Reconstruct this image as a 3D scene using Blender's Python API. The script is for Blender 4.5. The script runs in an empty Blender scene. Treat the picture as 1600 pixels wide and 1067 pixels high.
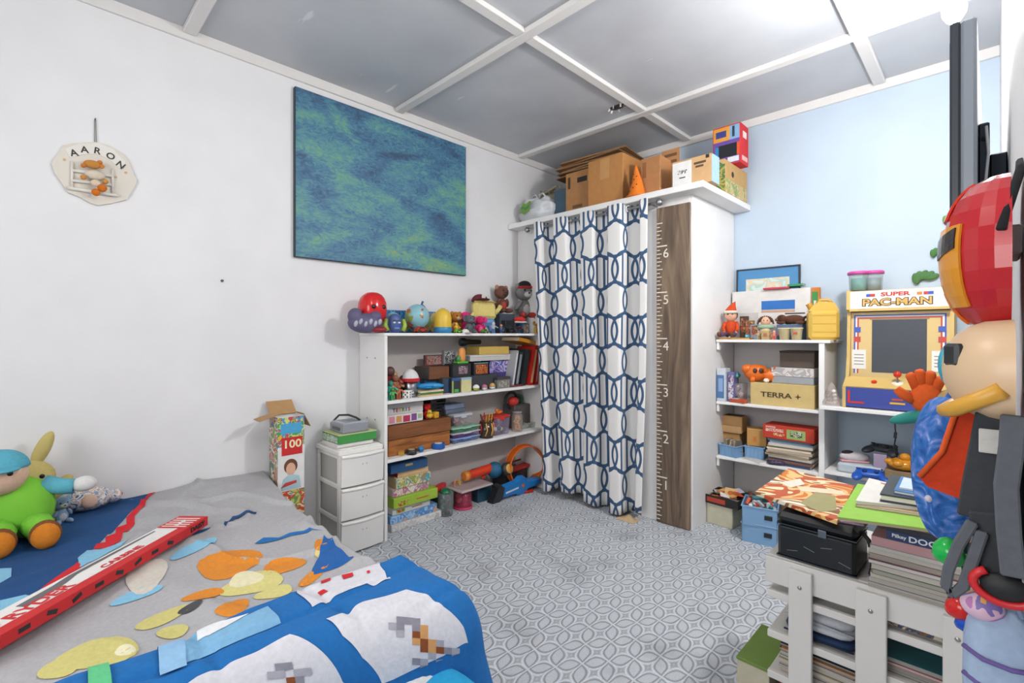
import bpy, math, random
from mathutils import Vector, Matrix, Euler, noise
random.seed(7)
sc = bpy.context.scene
COL = sc.collection
PI = math.pi

# ------------------------------------------------------------------ camera
F, HZ, VPX = 755.0, 524.0, 1550.0            # focal length and horizon in px of the 1600x1067 frame
TH = math.atan((VPX - 800) / F)
SN, CS = math.sin(TH), math.cos(TH)
CAM = Vector((2.9, 0.0, 1.24))
cd = bpy.data.cameras.new('camera')
cd.sensor_width = 36.0
cd.lens = F * 36.0 / 1600.0
cd.shift_y = (HZ - 533.5) / 1600.0
cd.clip_start = 0.01
cam = bpy.data.objects.new('camera', cd)
cam.location = CAM
cam.rotation_euler = (PI / 2, 0, TH)
COL.objects.link(cam)
sc.camera = cam

# ------------------------------------------------------------------ world, lights, exposure
w = bpy.data.worlds.new('world'); sc.world = w; w.use_nodes = True
w.node_tree.nodes['Background'].inputs[0].default_value = (.80, .88, 1, 1)
w.node_tree.nodes['Background'].inputs[1].default_value = 1.0
sc.view_settings.view_transform = 'Standard'
sc.view_settings.look = 'None'
sc.view_settings.gamma = 1.0
sc.view_settings.use_curve_mapping = False
sc.view_settings.exposure = 0.0
sc.cycles.use_denoising = True
sc.cycles.max_bounces = 8

def light(name, kind, loc, rot, energy, col, **kw):
    d = bpy.data.lights.new(name, kind)
    d.energy = energy; d.color = col
    for k, v in kw.items(): setattr(d, k, v)
    o = bpy.data.objects.new(name, d); o.location = loc; o.rotation_euler = rot
    COL.objects.link(o)
    return o
light('added_window_fill', 'AREA', (1.95, -1.55, 1.6), (PI / 2, 0, 0), 36, (1, .985, .96), shape='RECTANGLE', size=1.5, size_y=1.3)  # soft fill from behind the camera, set at an added, unseen window
light('added_pendant_fill', 'POINT', (1.95, .55, 2.36), (0, 0, 0), 36, (1, .975, .94), shadow_soft_size=.16)  # overhead fill added out of view, inside an invented pendant
light('corner_bulb_light', 'POINT', (2.80, 2.25, 2.30), (0, 0, 0), 76, (1, .985, .965), shadow_soft_size=.07)

# ------------------------------------------------------------------ survey: from a photo point to the surface it lies on
def ray(u, v):
    a, b = (u - 800) / F, (HZ - v) / F
    return Vector((-SN + a * CS, CS + a * SN, b))
def SX(u, v, x): r = ray(u, v); return CAM + r * ((x - CAM.x) / r.x)
def SY(u, v, y): r = ray(u, v); return CAM + r * (y / r.y)
def SZ(u, v, z): r = ray(u, v); return CAM + r * ((z - CAM.z) / r.z)
def yl(u, x): return SX(u, HZ, x).y
def zl(u, v, x): return SX(u, v, x).z
def xr(u, y): return SY(u, HZ, y).x
def zr(u, v, y): return SY(u, v, y).z

# ------------------------------------------------------------------ materials
def lin(h):
    h = h.lstrip('#')
    r = [int(h[i:i + 2], 16) / 255 for i in (0, 2, 4)]
    return tuple((c / 12.92 if c <= .04045 else ((c + .055) / 1.055) ** 2.4) for c in r) + (1,)
_mc = {}
def newmat(key):
    m = bpy.data.materials.new(key); m.use_nodes = True
    nt = m.node_tree
    return m, nt, nt.nodes['Principled BSDF']
def nd(nt, t, **kw):
    n = nt.nodes.new(t)
    for k, v in kw.items(): setattr(n, k, v)
    return n
def mth(nt, op, a, b=None, c=None):
    n = nt.nodes.new('ShaderNodeMath'); n.operation = op
    for i, x in enumerate((a, b, c)):
        if x is None: continue
        if isinstance(x, (int, float)): n.inputs[i].default_value = x
        else: nt.links.new(x, n.inputs[i])
    return n.outputs[0]
def M(col, kind='plastic', rough=None):
    key = (col, kind, rough)
    if key in _mc: return _mc[key]
    m, nt, p = newmat(kind + col)
    base = lin(col)
    p.inputs['Base Color'].default_value = base
    R = dict(plastic=.38, gloss=.15, fabric=.95, card=.75, paint=.6, metal=.3, clear=.12, wood=.55, paper=.9, rubber=.6, glow=.5)[kind]
    p.inputs['Roughness'].default_value = rough if rough is not None else R
    if kind == 'metal': p.inputs['Metallic'].default_value = 1
    if kind == 'clear':
        p.inputs['Alpha'].default_value = .38
    if kind == 'glow':
        p.inputs['Emission Color'].default_value = base
        p.inputs['Emission Strength'].default_value = 12
    if kind in ('fabric', 'card', 'paint', 'wood'):
        tc = nd(nt, 'ShaderNodeTexCoord')
        nz = nd(nt, 'ShaderNodeTexNoise')
        nz.inputs['Scale'].default_value = dict(fabric=90, card=25, paint=6, wood=5)[kind]
        nz.inputs['Detail'].default_value = 4
        src = tc.outputs['Object']
        if kind == 'wood':
            mp = nd(nt, 'ShaderNodeMapping'); mp.inputs['Scale'].default_value = (1, 1, 12)
            nt.links.new(src, mp.inputs[0]); src = mp.outputs[0]
        nt.links.new(src, nz.inputs['Vector'])
        amt = dict(fabric=.12, card=.10, paint=.05, wood=.45)[kind]
        mx = nd(nt, 'ShaderNodeMix', data_type='RGBA', blend_type='MULTIPLY')
        mx.inputs[0].default_value = 1
        mx.inputs[6].default_value = base
        cr = nd(nt, 'ShaderNodeValToRGB')
        cr.color_ramp.elements[0].position = .3; cr.color_ramp.elements[1].position = .7
        g = 1 - amt
        cr.color_ramp.elements[0].color = (g, g, g, 1); cr.color_ramp.elements[1].color = (1, 1, 1, 1)
        nt.links.new(nz.outputs['Fac'], cr.inputs[0]); nt.links.new(cr.outputs[0], mx.inputs[7])
        nt.links.new(mx.outputs[2], p.inputs['Base Color'])
        bp = nd(nt, 'ShaderNodeBump')
        bp.inputs['Strength'].default_value = dict(fabric=.35, card=.05, paint=.05, wood=.1)[kind]
        bp.inputs['Distance'].default_value = .003
        nt.links.new(nz.outputs['Fac'], bp.inputs['Height']); nt.links.new(bp.outputs[0], p.inputs['Normal'])
    _mc[key] = m
    return m
def PR(cols, scale=30, rough=.5, stretch=(1, 1, 1)):
    """printed picture stand-in: flat patches of a few inks"""
    key = ('pr', tuple(cols), scale, stretch)
    if key in _mc: return _mc[key]
    m, nt, p = newmat('print'); p.inputs['Roughness'].default_value = rough
    tc = nd(nt, 'ShaderNodeTexCoord'); mp = nd(nt, 'ShaderNodeMapping'); mp.inputs['Scale'].default_value = stretch
    nz = nd(nt, 'ShaderNodeTexNoise'); nz.inputs['Scale'].default_value = scale * .6; nz.inputs['Detail'].default_value = 1.5
    nz.inputs['Distortion'].default_value = 1.2
    cr = nd(nt, 'ShaderNodeValToRGB'); cr.color_ramp.interpolation = 'CONSTANT'
    n = len(cols)
    while len(cr.color_ramp.elements) < n: cr.color_ramp.elements.new(.5)
    for i, c in enumerate(cols):
        cr.color_ramp.elements[i].position = 0 if i == 0 else .30 + .40 * i / n
        cr.color_ramp.elements[i].color = lin(c)
    nt.links.new(tc.outputs['Object'], mp.inputs[0]); nt.links.new(mp.outputs[0], nz.inputs['Vector'])
    nt.links.new(nz.outputs['Fac'], cr.inputs[0]); nt.links.new(cr.outputs[0], p.inputs['Base Color'])
    _mc[key] = m
    return m

# ------------------------------------------------------------------ mesh builder
def T(loc=(0, 0, 0), rot=(0, 0, 0), s=(1, 1, 1)):
    return Matrix.Translation(loc) @ Euler(rot).to_matrix().to_4x4() @ Matrix.Diagonal((*s, 1))
class B:
    def __init__(s): s.v = []; s.f = []; s.mi = []; s.sm = []; s.k = 0; s.mats = []
    def m(s, mat):
        if mat not in s.mats: s.mats.append(mat)
        s.k = s.mats.index(mat); return s
    def add(s, vs, fs, smooth=False, Mx=None):
        o = len(s.v)
        s.v += [(Mx @ Vector(p)) if Mx else Vector(p) for p in vs]
        for f in fs: s.f.append([o + i for i in f]); s.mi.append(s.k); s.sm.append(smooth)
        return s
    def box(s, c, sz, bev=0, rot=(0, 0, 0), taper=1.0):
        a, b, h = sz[0] / 2, sz[1] / 2, sz[2] / 2
        Mx = T(c, rot)
        if bev <= 0:
            vs = []
            for z in (-h, h):
                k = taper if z < 0 else 1
                vs += [(-a * k, -b * k, z), (a * k, -b * k, z), (a * k, b * k, z), (-a * k, b * k, z)]
            fs = [(3, 2, 1, 0), (4, 5, 6, 7), (0, 1, 5, 4), (1, 2, 6, 5), (2, 3, 7, 6), (3, 0, 4, 7)]
            return s.add(vs, fs, False, Mx)
        e = min(bev, a * .9, b * .9, h * .9)
        vs, idx = [], {}
        for x in (-1, 1):
            for y in (-1, 1):
                for z in (-1, 1):
                    k = taper if z < 0 else 1
                    for ax in range(3):
                        p = [x * (a - e) * k, y * (b - e) * k, z * (h - e)]
                        p[ax] = (x * a * k, y * b * k, z * h)[ax]
                        idx[(x, y, z, ax)] = len(vs); vs.append(p)
        fs = []
        def q(pts):
            ps = [Vector(vs[i]) for i in pts]; cc = sum(ps, Vector()) / len(ps)
            nn = (ps[1] - ps[0]).cross(ps[2] - ps[0])
            fs.append(pts if nn.dot(cc) > 0 else pts[::-1])
        for d in (-1, 1):
            q([idx[(d, y, z, 0)] for y, z in ((-1, -1), (1, -1), (1, 1), (-1, 1))])
            q([idx[(x, d, z, 1)] for x, z in ((-1, -1), (1, -1), (1, 1), (-1, 1))])
            q([idx[(x, y, d, 2)] for x, y in ((-1, -1), (1, -1), (1, 1), (-1, 1))])
        for p_ in (-1, 1):
            for r_ in (-1, 1):
                q([idx[(p_, r_, -1, 0)], idx[(p_, r_, 1, 0)], idx[(p_, r_, 1, 1)], idx[(p_, r_, -1, 1)]])
                q([idx[(p_, -1, r_, 0)], idx[(p_, 1, r_, 0)], idx[(p_, 1, r_, 2)], idx[(p_, -1, r_, 2)]])
                q([idx[(-1, p_, r_, 1)], idx[(1, p_, r_, 1)], idx[(1, p_, r_, 2)], idx[(-1, p_, r_, 2)]])
                for z in (-1, 1): q([idx[(p_, r_, z, 0)], idx[(p_, r_, z, 1)], idx[(p_, r_, z, 2)]])
        return s.add(vs, fs, False, Mx)
    def bx(s, x0, y0, z0, x1, y1, z1, bev=0):
        return s.box(((x0 + x1) / 2, (y0 + y1) / 2, (z0 + z1) / 2), (abs(x1 - x0), abs(y1 - y0), abs(z1 - z0)), bev)
    def lathe(s, prof, c=(0, 0, 0), seg=20, rot=(0, 0, 0), cap=True, sc_=(1, 1, 1)):
        vs, fs = [], []
        n = len(prof)
        for r, z in prof:
            for i in range(seg):
                a = 2 * PI * i / seg; vs.append((r * math.cos(a), r * math.sin(a), z))
        for j in range(n - 1):
            for i in range(seg):
                k = (i + 1) % seg
                fs.append((j * seg + i, j * seg + k, (j + 1) * seg + k, (j + 1) * seg + i))
        if cap:
            if prof[0][0] > 1e-5: fs.append(tuple(range(seg))[::-1])
            if prof[-1][0] > 1e-5: fs.append(tuple((n - 1) * seg + i for i in range(seg)))
        return s.add(vs, fs, True, T(c, rot, sc_))
    def cyl(s, p0, p1, r0, r1=None, seg=14):
        p0, p1 = Vector(p0), Vector(p1); d = p1 - p0
        r1 = r0 if r1 is None else r1
        q = d.to_track_quat('Z', 'Y').to_matrix().to_4x4()
        vs, fs = [], []
        for r, z in ((r0, 0), (r1, d.length)):
            for i in range(seg):
                a = 2 * PI * i / seg; vs.append((r * math.cos(a), r * math.sin(a), z))
        for i in range(seg):
            k = (i + 1) % seg; fs.append((i, k, seg + k, seg + i))
        Mx = Matrix.Translation(p0) @ q
        s.add(vs, fs, True, Mx)
        return s.add(vs, [tuple(range(seg))[::-1], tuple(range(seg, 2 * seg))], False, Mx)
    def sph(s, c, r, rot=(0, 0, 0), seg=16, rings=10, pw=1.0, z0=-1.0, z1=1.0):
        if isinstance(r, (int, float)): r = (r, r, r)
        def sp(x): return math.copysign(abs(x) ** pw, x)
        t0, t1 = math.asin(z0), math.asin(z1)
        vs, fs = [], []
        for j in range(rings + 1):
            t = t0 + (t1 - t0) * j / rings
            for i in range(seg):
                a = 2 * PI * i / seg
                vs.append((sp(math.cos(t)) * sp(math.cos(a)) * r[0], sp(math.cos(t)) * sp(math.sin(a)) * r[1], sp(math.sin(t)) * r[2]))
        for j in range(rings):
            for i in range(seg):
                k = (i + 1) % seg
                fs.append((j * seg + i, j * seg + k, (j + 1) * seg + k, (j + 1) * seg + i))
        if z0 > -1: fs.append(tuple(range(seg))[::-1])
        if z1 < 1: fs.append(tuple(rings * seg + i for i in range(seg)))
        return s.add(vs, fs, True, T(c, rot))
    def tube(s, pts, r, seg=8, closed=False, smooth=True):
        P = [Vector(p) for p in pts]; n = len(P)
        rr = r if isinstance(r, (list, tuple)) else [r] * n
        vs, fs = [], []
        up = None
        for i in range(n):
            if closed: d = P[(i + 1) % n] - P[i - 1]
            else: d = P[min(i + 1, n - 1)] - P[max(i - 1, 0)]
            d.normalize()
            if up is None: up = d.orthogonal().normalized()
            else: up = (up - d * up.dot(d)).normalized()
            sd = d.cross(up)
            for k in range(seg):
                a = 2 * PI * k / seg; vs.append(P[i] + (up * math.cos(a) + sd * math.sin(a)) * rr[i])
        m_ = n if closed else n - 1
        for i in range(m_):
            for k in range(seg):
                k2 = (k + 1) % seg; j = (i + 1) % n
                fs.append((i * seg + k, i * seg + k2, j * seg + k2, j * seg + k))
        if not closed:
            fs.append(tuple(range(seg))[::-1]); fs.append(tuple((n - 1) * seg + k for k in range(seg)))
        return s.add(vs, fs, smooth)
    def prism(s, poly, d, Mx=None, smooth=False):
        """poly in local XY, extruded along +Z by d"""
        n = len(poly)
        ar = sum(poly[i][0] * poly[(i + 1) % n][1] - poly[(i + 1) % n][0] * poly[i][1] for i in range(n))
        if ar < 0: poly = poly[::-1]
        vs = [(x, y, 0) for x, y in poly] + [(x, y, d) for x, y in poly]
        fs = [tuple(range(n))[::-1], tuple(range(n, 2 * n))]
        s.add(vs, fs, False, Mx)
        return s.add(vs, [(i, (i + 1) % n, n + (i + 1) % n, n + i) for i in range(n)], smooth, Mx)
    def surf(s, fn, nu, nv, smooth=True):
        vs = [fn(i / nu, j / nv) for j in range(nv + 1) for i in range(nu + 1)]
        fs = [(j * (nu + 1) + i, j * (nu + 1) + i + 1, (j + 1) * (nu + 1) + i + 1, (j + 1) * (nu + 1) + i) for j in range(nv) for i in range(nu)]
        return s.add(vs, fs, smooth)
    def mesh(s, name):
        me = bpy.data.meshes.new(name)
        me.from_pydata([tuple(v) for v in s.v], [], s.f)
        for m_ in s.mats: me.materials.append(m_)
        if s.mats: me.polygons.foreach_set('material_index', s.mi)
        me.polygons.foreach_set('use_smooth', s.sm)
        me.update()
        return me
    def done(s, name, parent=None, mat=None, loc=None, rot=None, **tg):
        if mat and not s.mats: s.mats.append(mat)
        o = bpy.data.objects.new(name, s.mesh(name)); COL.objects.link(o)
        if parent: o.parent = parent
        if loc: o.location = loc
        if rot: o.rotation_euler = rot
        return tag(o, **tg)
def tag(o, label=None, cat=None, group=None, kind=None):
    if label: o['label'] = label
    if cat: o['category'] = cat
    if group: o['group'] = group
    if kind: o['kind'] = kind
    return o
def thing(name, label, cat, loc=(0, 0, 0), rz=0, group=None, rot=None):
    o = bpy.data.objects.new(name, None); COL.objects.link(o)
    o.empty_display_size = .02
    o.location = loc; o.rotation_euler = rot if rot else (0, 0, rz)
    return tag(o, label, cat, group)
def inst(name, me, parent, loc=(0, 0, 0), rot=(0, 0, 0), s=None):
    o = bpy.data.objects.new(name, me); COL.objects.link(o); o.parent = parent
    o.location = loc; o.rotation_euler = rot
    if s: o.scale = s
    return o
_us = {}
def ball_part(name, parent, c, r, mat, rot=(0, 0, 0), pw=1.0):
    k = (mat.name, pw)
    if k not in _us:
        b = B(); b.m(mat).sph((0, 0, 0), 1, pw=pw); _us[k] = b.mesh('round_piece')
    if isinstance(r, (int, float)): r = (r, r, r)
    return inst(name, _us[k], parent, c, rot, r)
def text_mesh(body, size, mat, depth=.0006, bold=0, sx=1.0, align='CENTER'):
    cu = bpy.data.curves.new('lettering', 'FONT'); cu.body = body; cu.size = size
    cu.extrude = depth; cu.align_x = align; cu.align_y = 'CENTER'; cu.offset = bold; cu.resolution_u = 3
    o = bpy.data.objects.new('tmp', cu); COL.objects.link(o)
    bpy.context.view_layer.update()
    me = bpy.data.meshes.new_from_object(o.evaluated_get(bpy.context.evaluated_depsgraph_get()))
    bpy.data.objects.remove(o); bpy.data.curves.remove(cu)
    me.materials.clear(); me.materials.append(mat)
    if sx != 1: me.transform(Matrix.Diagonal((sx, 1, 1, 1)))
    return me
def face_mx(face, sx, sy, sz):
    """matrix whose X/Y run right/up on a box face seen from outside, origin lower left, Z outward"""
    t = {'-y': ((-sx / 2, -sy / 2, 0), (1, 0, 0), (0, 0, 1)), '+y': ((sx / 2, sy / 2, 0), (-1, 0, 0), (0, 0, 1)),
         '+x': ((sx / 2, -sy / 2, 0), (0, 1, 0), (0, 0, 1)), '-x': ((-sx / 2, sy / 2, 0), (0, -1, 0), (0, 0, 1)),
         '+z': ((-sx / 2, -sy / 2, sz), (1, 0, 0), (0, 1, 0)), '+zx': ((sx / 2, -sy / 2, sz), (0, 1, 0), (-1, 0, 0)),
         '+zy': ((sx / 2, sy / 2, sz), (-1, 0, 0), (0, -1, 0))}[face]
    o, U, V = (Vector(q) for q in t); N = U.cross(V)
    m = Matrix((U, V, N)).transposed().to_4x4(); m.translation = o
    return m
def face_dim(face, sx, sy, sz):
    return {'y': (sx, sz), 'x': (sy, sz), 'z': (sx, sy), 'zx': (sy, sx), 'zy': (sx, sy)}[face[1:]]
def decorate(o, size, prints=(), texts=(), eps=.0008):
    for n_, p in enumerate(prints):
        face, u0, v0, u1, v1, mat = p[:6]; nm = p[6] if len(p) > 6 else 'label_panel'
        W, H = face_dim(face, *size); mx = face_mx(face, *size)
        e_ = eps + .0003 * n_; b = B(); b.m(mat).box(((u0 + u1) / 2 * W, (v0 + v1) / 2 * H, e_ / 2), ((u1 - u0) * W, (v1 - v0) * H, e_))
        e = b.done(nm, o); e.matrix_local = mx
    for t in texts:
        face, body, u, v, h, mat = t[:6]; sx_ = t[6] if len(t) > 6 else 1
        W, H = face_dim(face, *size); mx = face_mx(face, *size)
        me = text_mesh(body, h, mat, bold=h * .02, sx=sx_)
        e = inst('lettering', me, o); e.matrix_local = mx @ Matrix.Translation((u * W, v * H, eps + .0003 * len(prints) + .0006))
def carton(label, c, size, col, rz=0, name='cardboard_box', cat='box', kind='card', lid=None, prints=(), texts=(), tape=None, group=None, rot=None, bev=.002):
    """closed box: c is the middle of its base"""
    sx, sy, sz = size
    t = thing(name, label, cat, c, rz, group, rot)
    m = col if not isinstance(col, str) else M(col, kind)
    hb = sz if not lid else sz * (1 - lid[0])
    B().m(m).box((0, 0, hb / 2), (sx, sy, hb), bev).done('body', t)
    if lid:
        lm = lid[1] if not isinstance(lid[1], str) else M(lid[1], kind)
        B().m(lm).box((0, 0, hb + sz * lid[0] / 2), (sx + .004, sy + .004, sz * lid[0]), bev).done('lid', t)
    if tape:
        B().m(M(tape, 'gloss')).box((0, 0, sz + .0004), (sx * .98, .045, .0008)).done('tape', t)
    e = .0008 if not lid else .0030
    decorate(t, size, prints, texts, e)
    return t
def book(label, c, size, col, rz=0, name='book', cat='book', spine='-y', pages='#e9e4d6', rot=None, group=None, prints=(), texts=(), soft=False):
    """lies flat: size = width x, depth y, thickness z; spine on one side"""
    sx, sy, sz = size
    t = thing(name, label, cat, c, rz, group, rot)
    m = col if not isinstance(col, str) else M(col, 'plastic', .45)
    k = min(.0022, sz * .2) if not soft else min(.0008, sz * .15)
    b = B().m(m)
    b.box((0, 0, k / 2), (sx, sy, k)); b.box((0, 0, sz - k / 2), (sx, sy, k))
    d = {'-y': ((0, -sy / 2 + k / 2), (sx, k)), '+y': ((0, sy / 2 - k / 2), (sx, k)), '+x': ((sx / 2 - k / 2, 0), (k, sy)), '-x': ((-sx / 2 + k / 2, 0), (k, sy))}[spine]
    b.box((*d[0], sz / 2), (*d[1], sz - 2 * k))
    b.done('cover', t)
    g = .004 if not soft else .0008
    B().m(M(pages, 'paper')).box((0, 0, sz / 2), (sx - 2 * g, sy - 2 * g, sz - 2 * k - .0002)).done('pages', t)
    decorate(t, size, prints, texts, .0005)
    return t
_dn = [0]
def drape(name, parent, poly, h, mat, eps=.0015, step=.012):
    """flat print on a cloth: a polygon (x, y) cut on a grid and laid on the height field h"""
    import bmesh
    bm = bmesh.new()
    vs = [bm.verts.new((x, y, 0)) for x, y in poly]
    try: f = bm.faces.new(vs)
    except ValueError: bm.free(); return
    f.normal_update()
    if f.normal.z < 0: f.normal_flip()
    bmesh.ops.triangulate(bm, faces=[f])
    xs = [p[0] for p in poly]; ys = [p[1] for p in poly]
    for ax, lo, hi in ((0, min(xs), max(xs)), (1, min(ys), max(ys))):
        k = math.ceil(lo / step)
        while k * step < hi:
            co = [0, 0, 0]; co[ax] = k * step; no = [0, 0, 0]; no[ax] = 1
            bmesh.ops.bisect_plane(bm, geom=bm.verts[:] + bm.edges[:] + bm.faces[:], plane_co=co, plane_no=no)
            k += 1
    _dn[0] += 1
    for v in bm.verts: v.co.z = h(v.co.x, v.co.y) + eps * .8 + .00005 * _dn[0]
    for f in bm.faces: f.smooth = True
    me = bpy.data.meshes.new(name); bm.to_mesh(me); bm.free()
    me.materials.append(mat)
    o = bpy.data.objects.new(name, me); COL.objects.link(o); o.parent = parent
    return o
def onh(u, v, h, z=.5):
    """where the sight line meets the height field (first crossing)"""
    r = ray(u, v); t0 = (.75 - CAM.z) / r.z; t1 = (.05 - CAM.z) / r.z
    N_ = 140; a = t0
    for k in range(1, N_ + 1):
        b_ = t0 + (t1 - t0) * k / N_; p = CAM + r * b_
        if p.z < h(p.x, p.y): break
        a = b_
    for _ in range(14):
        m_ = (a + b_) / 2; p = CAM + r * m_
        if p.z < h(p.x, p.y): b_ = m_
        else: a = m_
    return (max(p.x, .009), p.y)
def sst(a, b, x):
    t = max(0, min(1, (x - a) / (b - a))); return t * t * (3 - 2 * t)

# ================================================================== THE ROOM
XR, YB, ZC, ZT = 2.93, 3.68, 2.79, 2.735      # right wall, back wall, ceiling panels, lower edge of the ceiling trim
def wallmat(col, dust=.05):
    m, nt, p = newmat('wall_paint'); p.inputs['Roughness'].default_value = .62
    tc = nd(nt, 'ShaderNodeTexCoord'); nz = nd(nt, 'ShaderNodeTexNoise'); nz.inputs['Scale'].default_value = 3; nz.inputs['Detail'].default_value = 8
    cr = nd(nt, 'ShaderNodeValToRGB'); c = lin(col)
    cr.color_ramp.elements[0].position = .35; cr.color_ramp.elements[1].position = .65
    cr.color_ramp.elements[0].color = (c[0] * (1 - dust), c[1] * (1 - dust), c[2] * (1 - dust), 1); cr.color_ramp.elements[1].color = c
    nt.links.new(tc.outputs['Object'], nz.inputs['Vector']); nt.links.new(nz.outputs['Fac'], cr.inputs[0]); nt.links.new(cr.outputs[0], p.inputs['Base Color'])
    n2 = nd(nt, 'ShaderNodeTexNoise'); n2.inputs['Scale'].default_value = 120; bp = nd(nt, 'ShaderNodeBump'); bp.inputs['Strength'].default_value = .08; bp.inputs['Distance'].default_value = .002
    nt.links.new(tc.outputs['Object'], n2.inputs['Vector']); nt.links.new(n2.outputs['Fac'], bp.inputs['Height']); nt.links.new(bp.outputs[0], p.inputs['Normal'])
    return m
WHITE, BLUE = wallmat('#e4e4e6'), wallmat('#bacada')
SHW = M('#ecebea', 'paint')
def carpetmat():
    m, nt, p = newmat('carpet'); p.inputs['Roughness'].default_value = 1
    tc = nd(nt, 'ShaderNodeTexCoord'); sx = nd(nt, 'ShaderNodeSeparateXYZ')
    wn = nd(nt, 'ShaderNodeTexNoise'); wn.inputs['Scale'].default_value = 14
    ad = nd(nt, 'ShaderNodeVectorMath', operation='MULTIPLY_ADD'); ad.inputs[1].default_value = (.012, .012, 0)
    nt.links.new(tc.outputs['Object'], wn.inputs['Vector']); nt.links.new(wn.outputs['Color'], ad.inputs[0]); nt.links.new(tc.outputs['Object'], ad.inputs[2])
    nt.links.new(ad.outputs[0], sx.inputs[0])
    X = mth(nt, 'MULTIPLY_ADD', sx.outputs[0], 9.111, mth(nt, 'MULTIPLY', sx.outputs[1], 5.071)); Y = mth(nt, 'MULTIPLY_ADD', sx.outputs[0], 7.22, mth(nt, 'MULTIPLY', sx.outputs[1], -5.415))
    fx = mth(nt, 'PINGPONG', X, .5); fy = mth(nt, 'PINGPONG', Y, .5)
    sX = mth(nt, 'SINE', mth(nt, 'MULTIPLY', fx, PI)); sY = mth(nt, 'SINE', mth(nt, 'MULTIPLY', fy, PI))
    g1 = mth(nt, 'SUBTRACT', fy, mth(nt, 'MULTIPLY', sX, .325)); g2 = mth(nt, 'SUBTRACT', fx, mth(nt, 'MULTIPLY', sY, .325))
    # light line on the petal edge, dark band just inside
    d = mth(nt, 'MINIMUM', mth(nt, 'ABSOLUTE', g1), mth(nt, 'ABSOLUTE', g2))
    line = mth(nt, 'SUBTRACT', 1, mth(nt, 'SMOOTH_MIN', mth(nt, 'MULTIPLY', d, 15), 1, .3))
    gi = mth(nt, 'MINIMUM', g1, g2)
    dk = mth(nt, 'SUBTRACT', 1, mth(nt, 'SMOOTH_MIN', mth(nt, 'MULTIPLY', mth(nt, 'ABSOLUTE', mth(nt, 'ADD', gi, .095)), 18), 1, .3))
    star = mth(nt, 'SUBTRACT', 1, mth(nt, 'SMOOTH_MIN', mth(nt, 'MULTIPLY', mth(nt, 'ABSOLUTE', mth(nt, 'SUBTRACT', gi, .10)), 14), 1, .3))
    fb = nd(nt, 'ShaderNodeTexNoise'); fb.inputs['Scale'].default_value = 220; fb.inputs['Detail'].default_value = 3
    st = nd(nt, 'ShaderNodeTexNoise'); st.inputs['Scale'].default_value = 3.2; st.inputs['Detail'].default_value = 6
    nt.links.new(tc.outputs['Object'], fb.inputs['Vector']); nt.links.new(tc.outputs['Object'], st.inputs['Vector'])
    val = mth(nt, 'ADD', .57, mth(nt, 'MULTIPLY', line, .20))
    val = mth(nt, 'SUBTRACT', val, mth(nt, 'MULTIPLY', dk, .27))
    val = mth(nt, 'SUBTRACT', val, mth(nt, 'MULTIPLY', star, .20))
    val = mth(nt, 'MULTIPLY', val, mth(nt, 'ADD', .62, mth(nt, 'MULTIPLY', fb.outputs['Fac'], .76)))
    dirt = nd(nt, 'ShaderNodeMapRange'); dirt.inputs[1].default_value = .33; dirt.inputs[2].default_value = .47; dirt.inputs[3].default_value = .78; dirt.inputs[4].default_value = 1
    nt.links.new(st.outputs['Fac'], dirt.inputs[0])
    val = mth(nt, 'MULTIPLY', val, dirt.outputs[0])
    cc = nd(nt, 'ShaderNodeCombineColor')
    for i, k in enumerate((.95, 1.0, 1.07)): nt.links.new(mth(nt, 'MULTIPLY', val, k), cc.inputs[i])
    nt.links.new(cc.outputs[0], p.inputs['Base Color'])
    bp = nd(nt, 'ShaderNodeBump'); bp.inputs['Strength'].default_value = .6; bp.inputs['Distance'].default_value = .006
    hh = mth(nt, 'ADD', mth(nt, 'MULTIPLY', fb.outputs['Fac'], .5), mth(nt, 'SUBTRACT', line, dk))
    nt.links.new(hh, bp.inputs['Height']); nt.links.new(bp.outputs[0], p.inputs['Normal'])
    return m
B().m(carpetmat()).bx(-.1, -1.7, -.06, 4.0, 3.8, 0).done('floor', kind='structure', label='grey carpet with a looped lattice pattern')
B().m(WHITE).bx(-.12, -1.7, 0, 0, YB + .12, 2.9).done('wall_left', kind='structure')
B().m(BLUE).bx(0, YB, 0, XR + .12, YB + .12, 2.9).done('wall_back', kind='structure')
b = B().m(WHITE); b.bx(XR, .78, 0, XR + .12, YB, 2.9); b.done('wall_right', kind='structure')
B().m(WHITE).bx(3.05, .78, 0, 4.0, .9, 2.9).done('wall_return', kind='structure')
B().m(WHITE).bx(3.9, -1.6, 0, 4.0, .78, 2.9).done('wall_side', kind='structure')
wf = B().m(WHITE)
wf.bx(0, -1.7, 0, 1.2, -1.6, 2.9); wf.bx(2.7, -1.7, 0, 3.9, -1.6, 2.9); wf.bx(1.2, -1.7, 0, 2.7, -1.6, .95); wf.bx(1.2, -1.7, 2.25, 2.7, -1.6, 2.9)
wf.done('wall_front', kind='structure')
wn = B().m(SHW); wn.bx(1.2, -1.69, .95, 1.26, -1.6, 2.25); wn.bx(2.64, -1.69, .95, 2.7, -1.6, 2.25); wn.bx(1.26, -1.69, .95, 2.64, -1.6, 1.01); wn.bx(1.26, -1.69, 2.19, 2.64, -1.6, 2.25); wn.bx(1.93, -1.68, 1.01, 1.97, -1.61, 2.19)
wi = wn.done('added_window_1', kind='structure')  # unseen window, added behind the camera to go with the fill light
for x0, x1 in ((1.26, 1.93), (1.97, 2.64)): B().m(M('#dfeaf2', 'clear')).bx(x0, -1.66, 1.01, x1, -1.655, 2.19).done('pane', wi)

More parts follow.
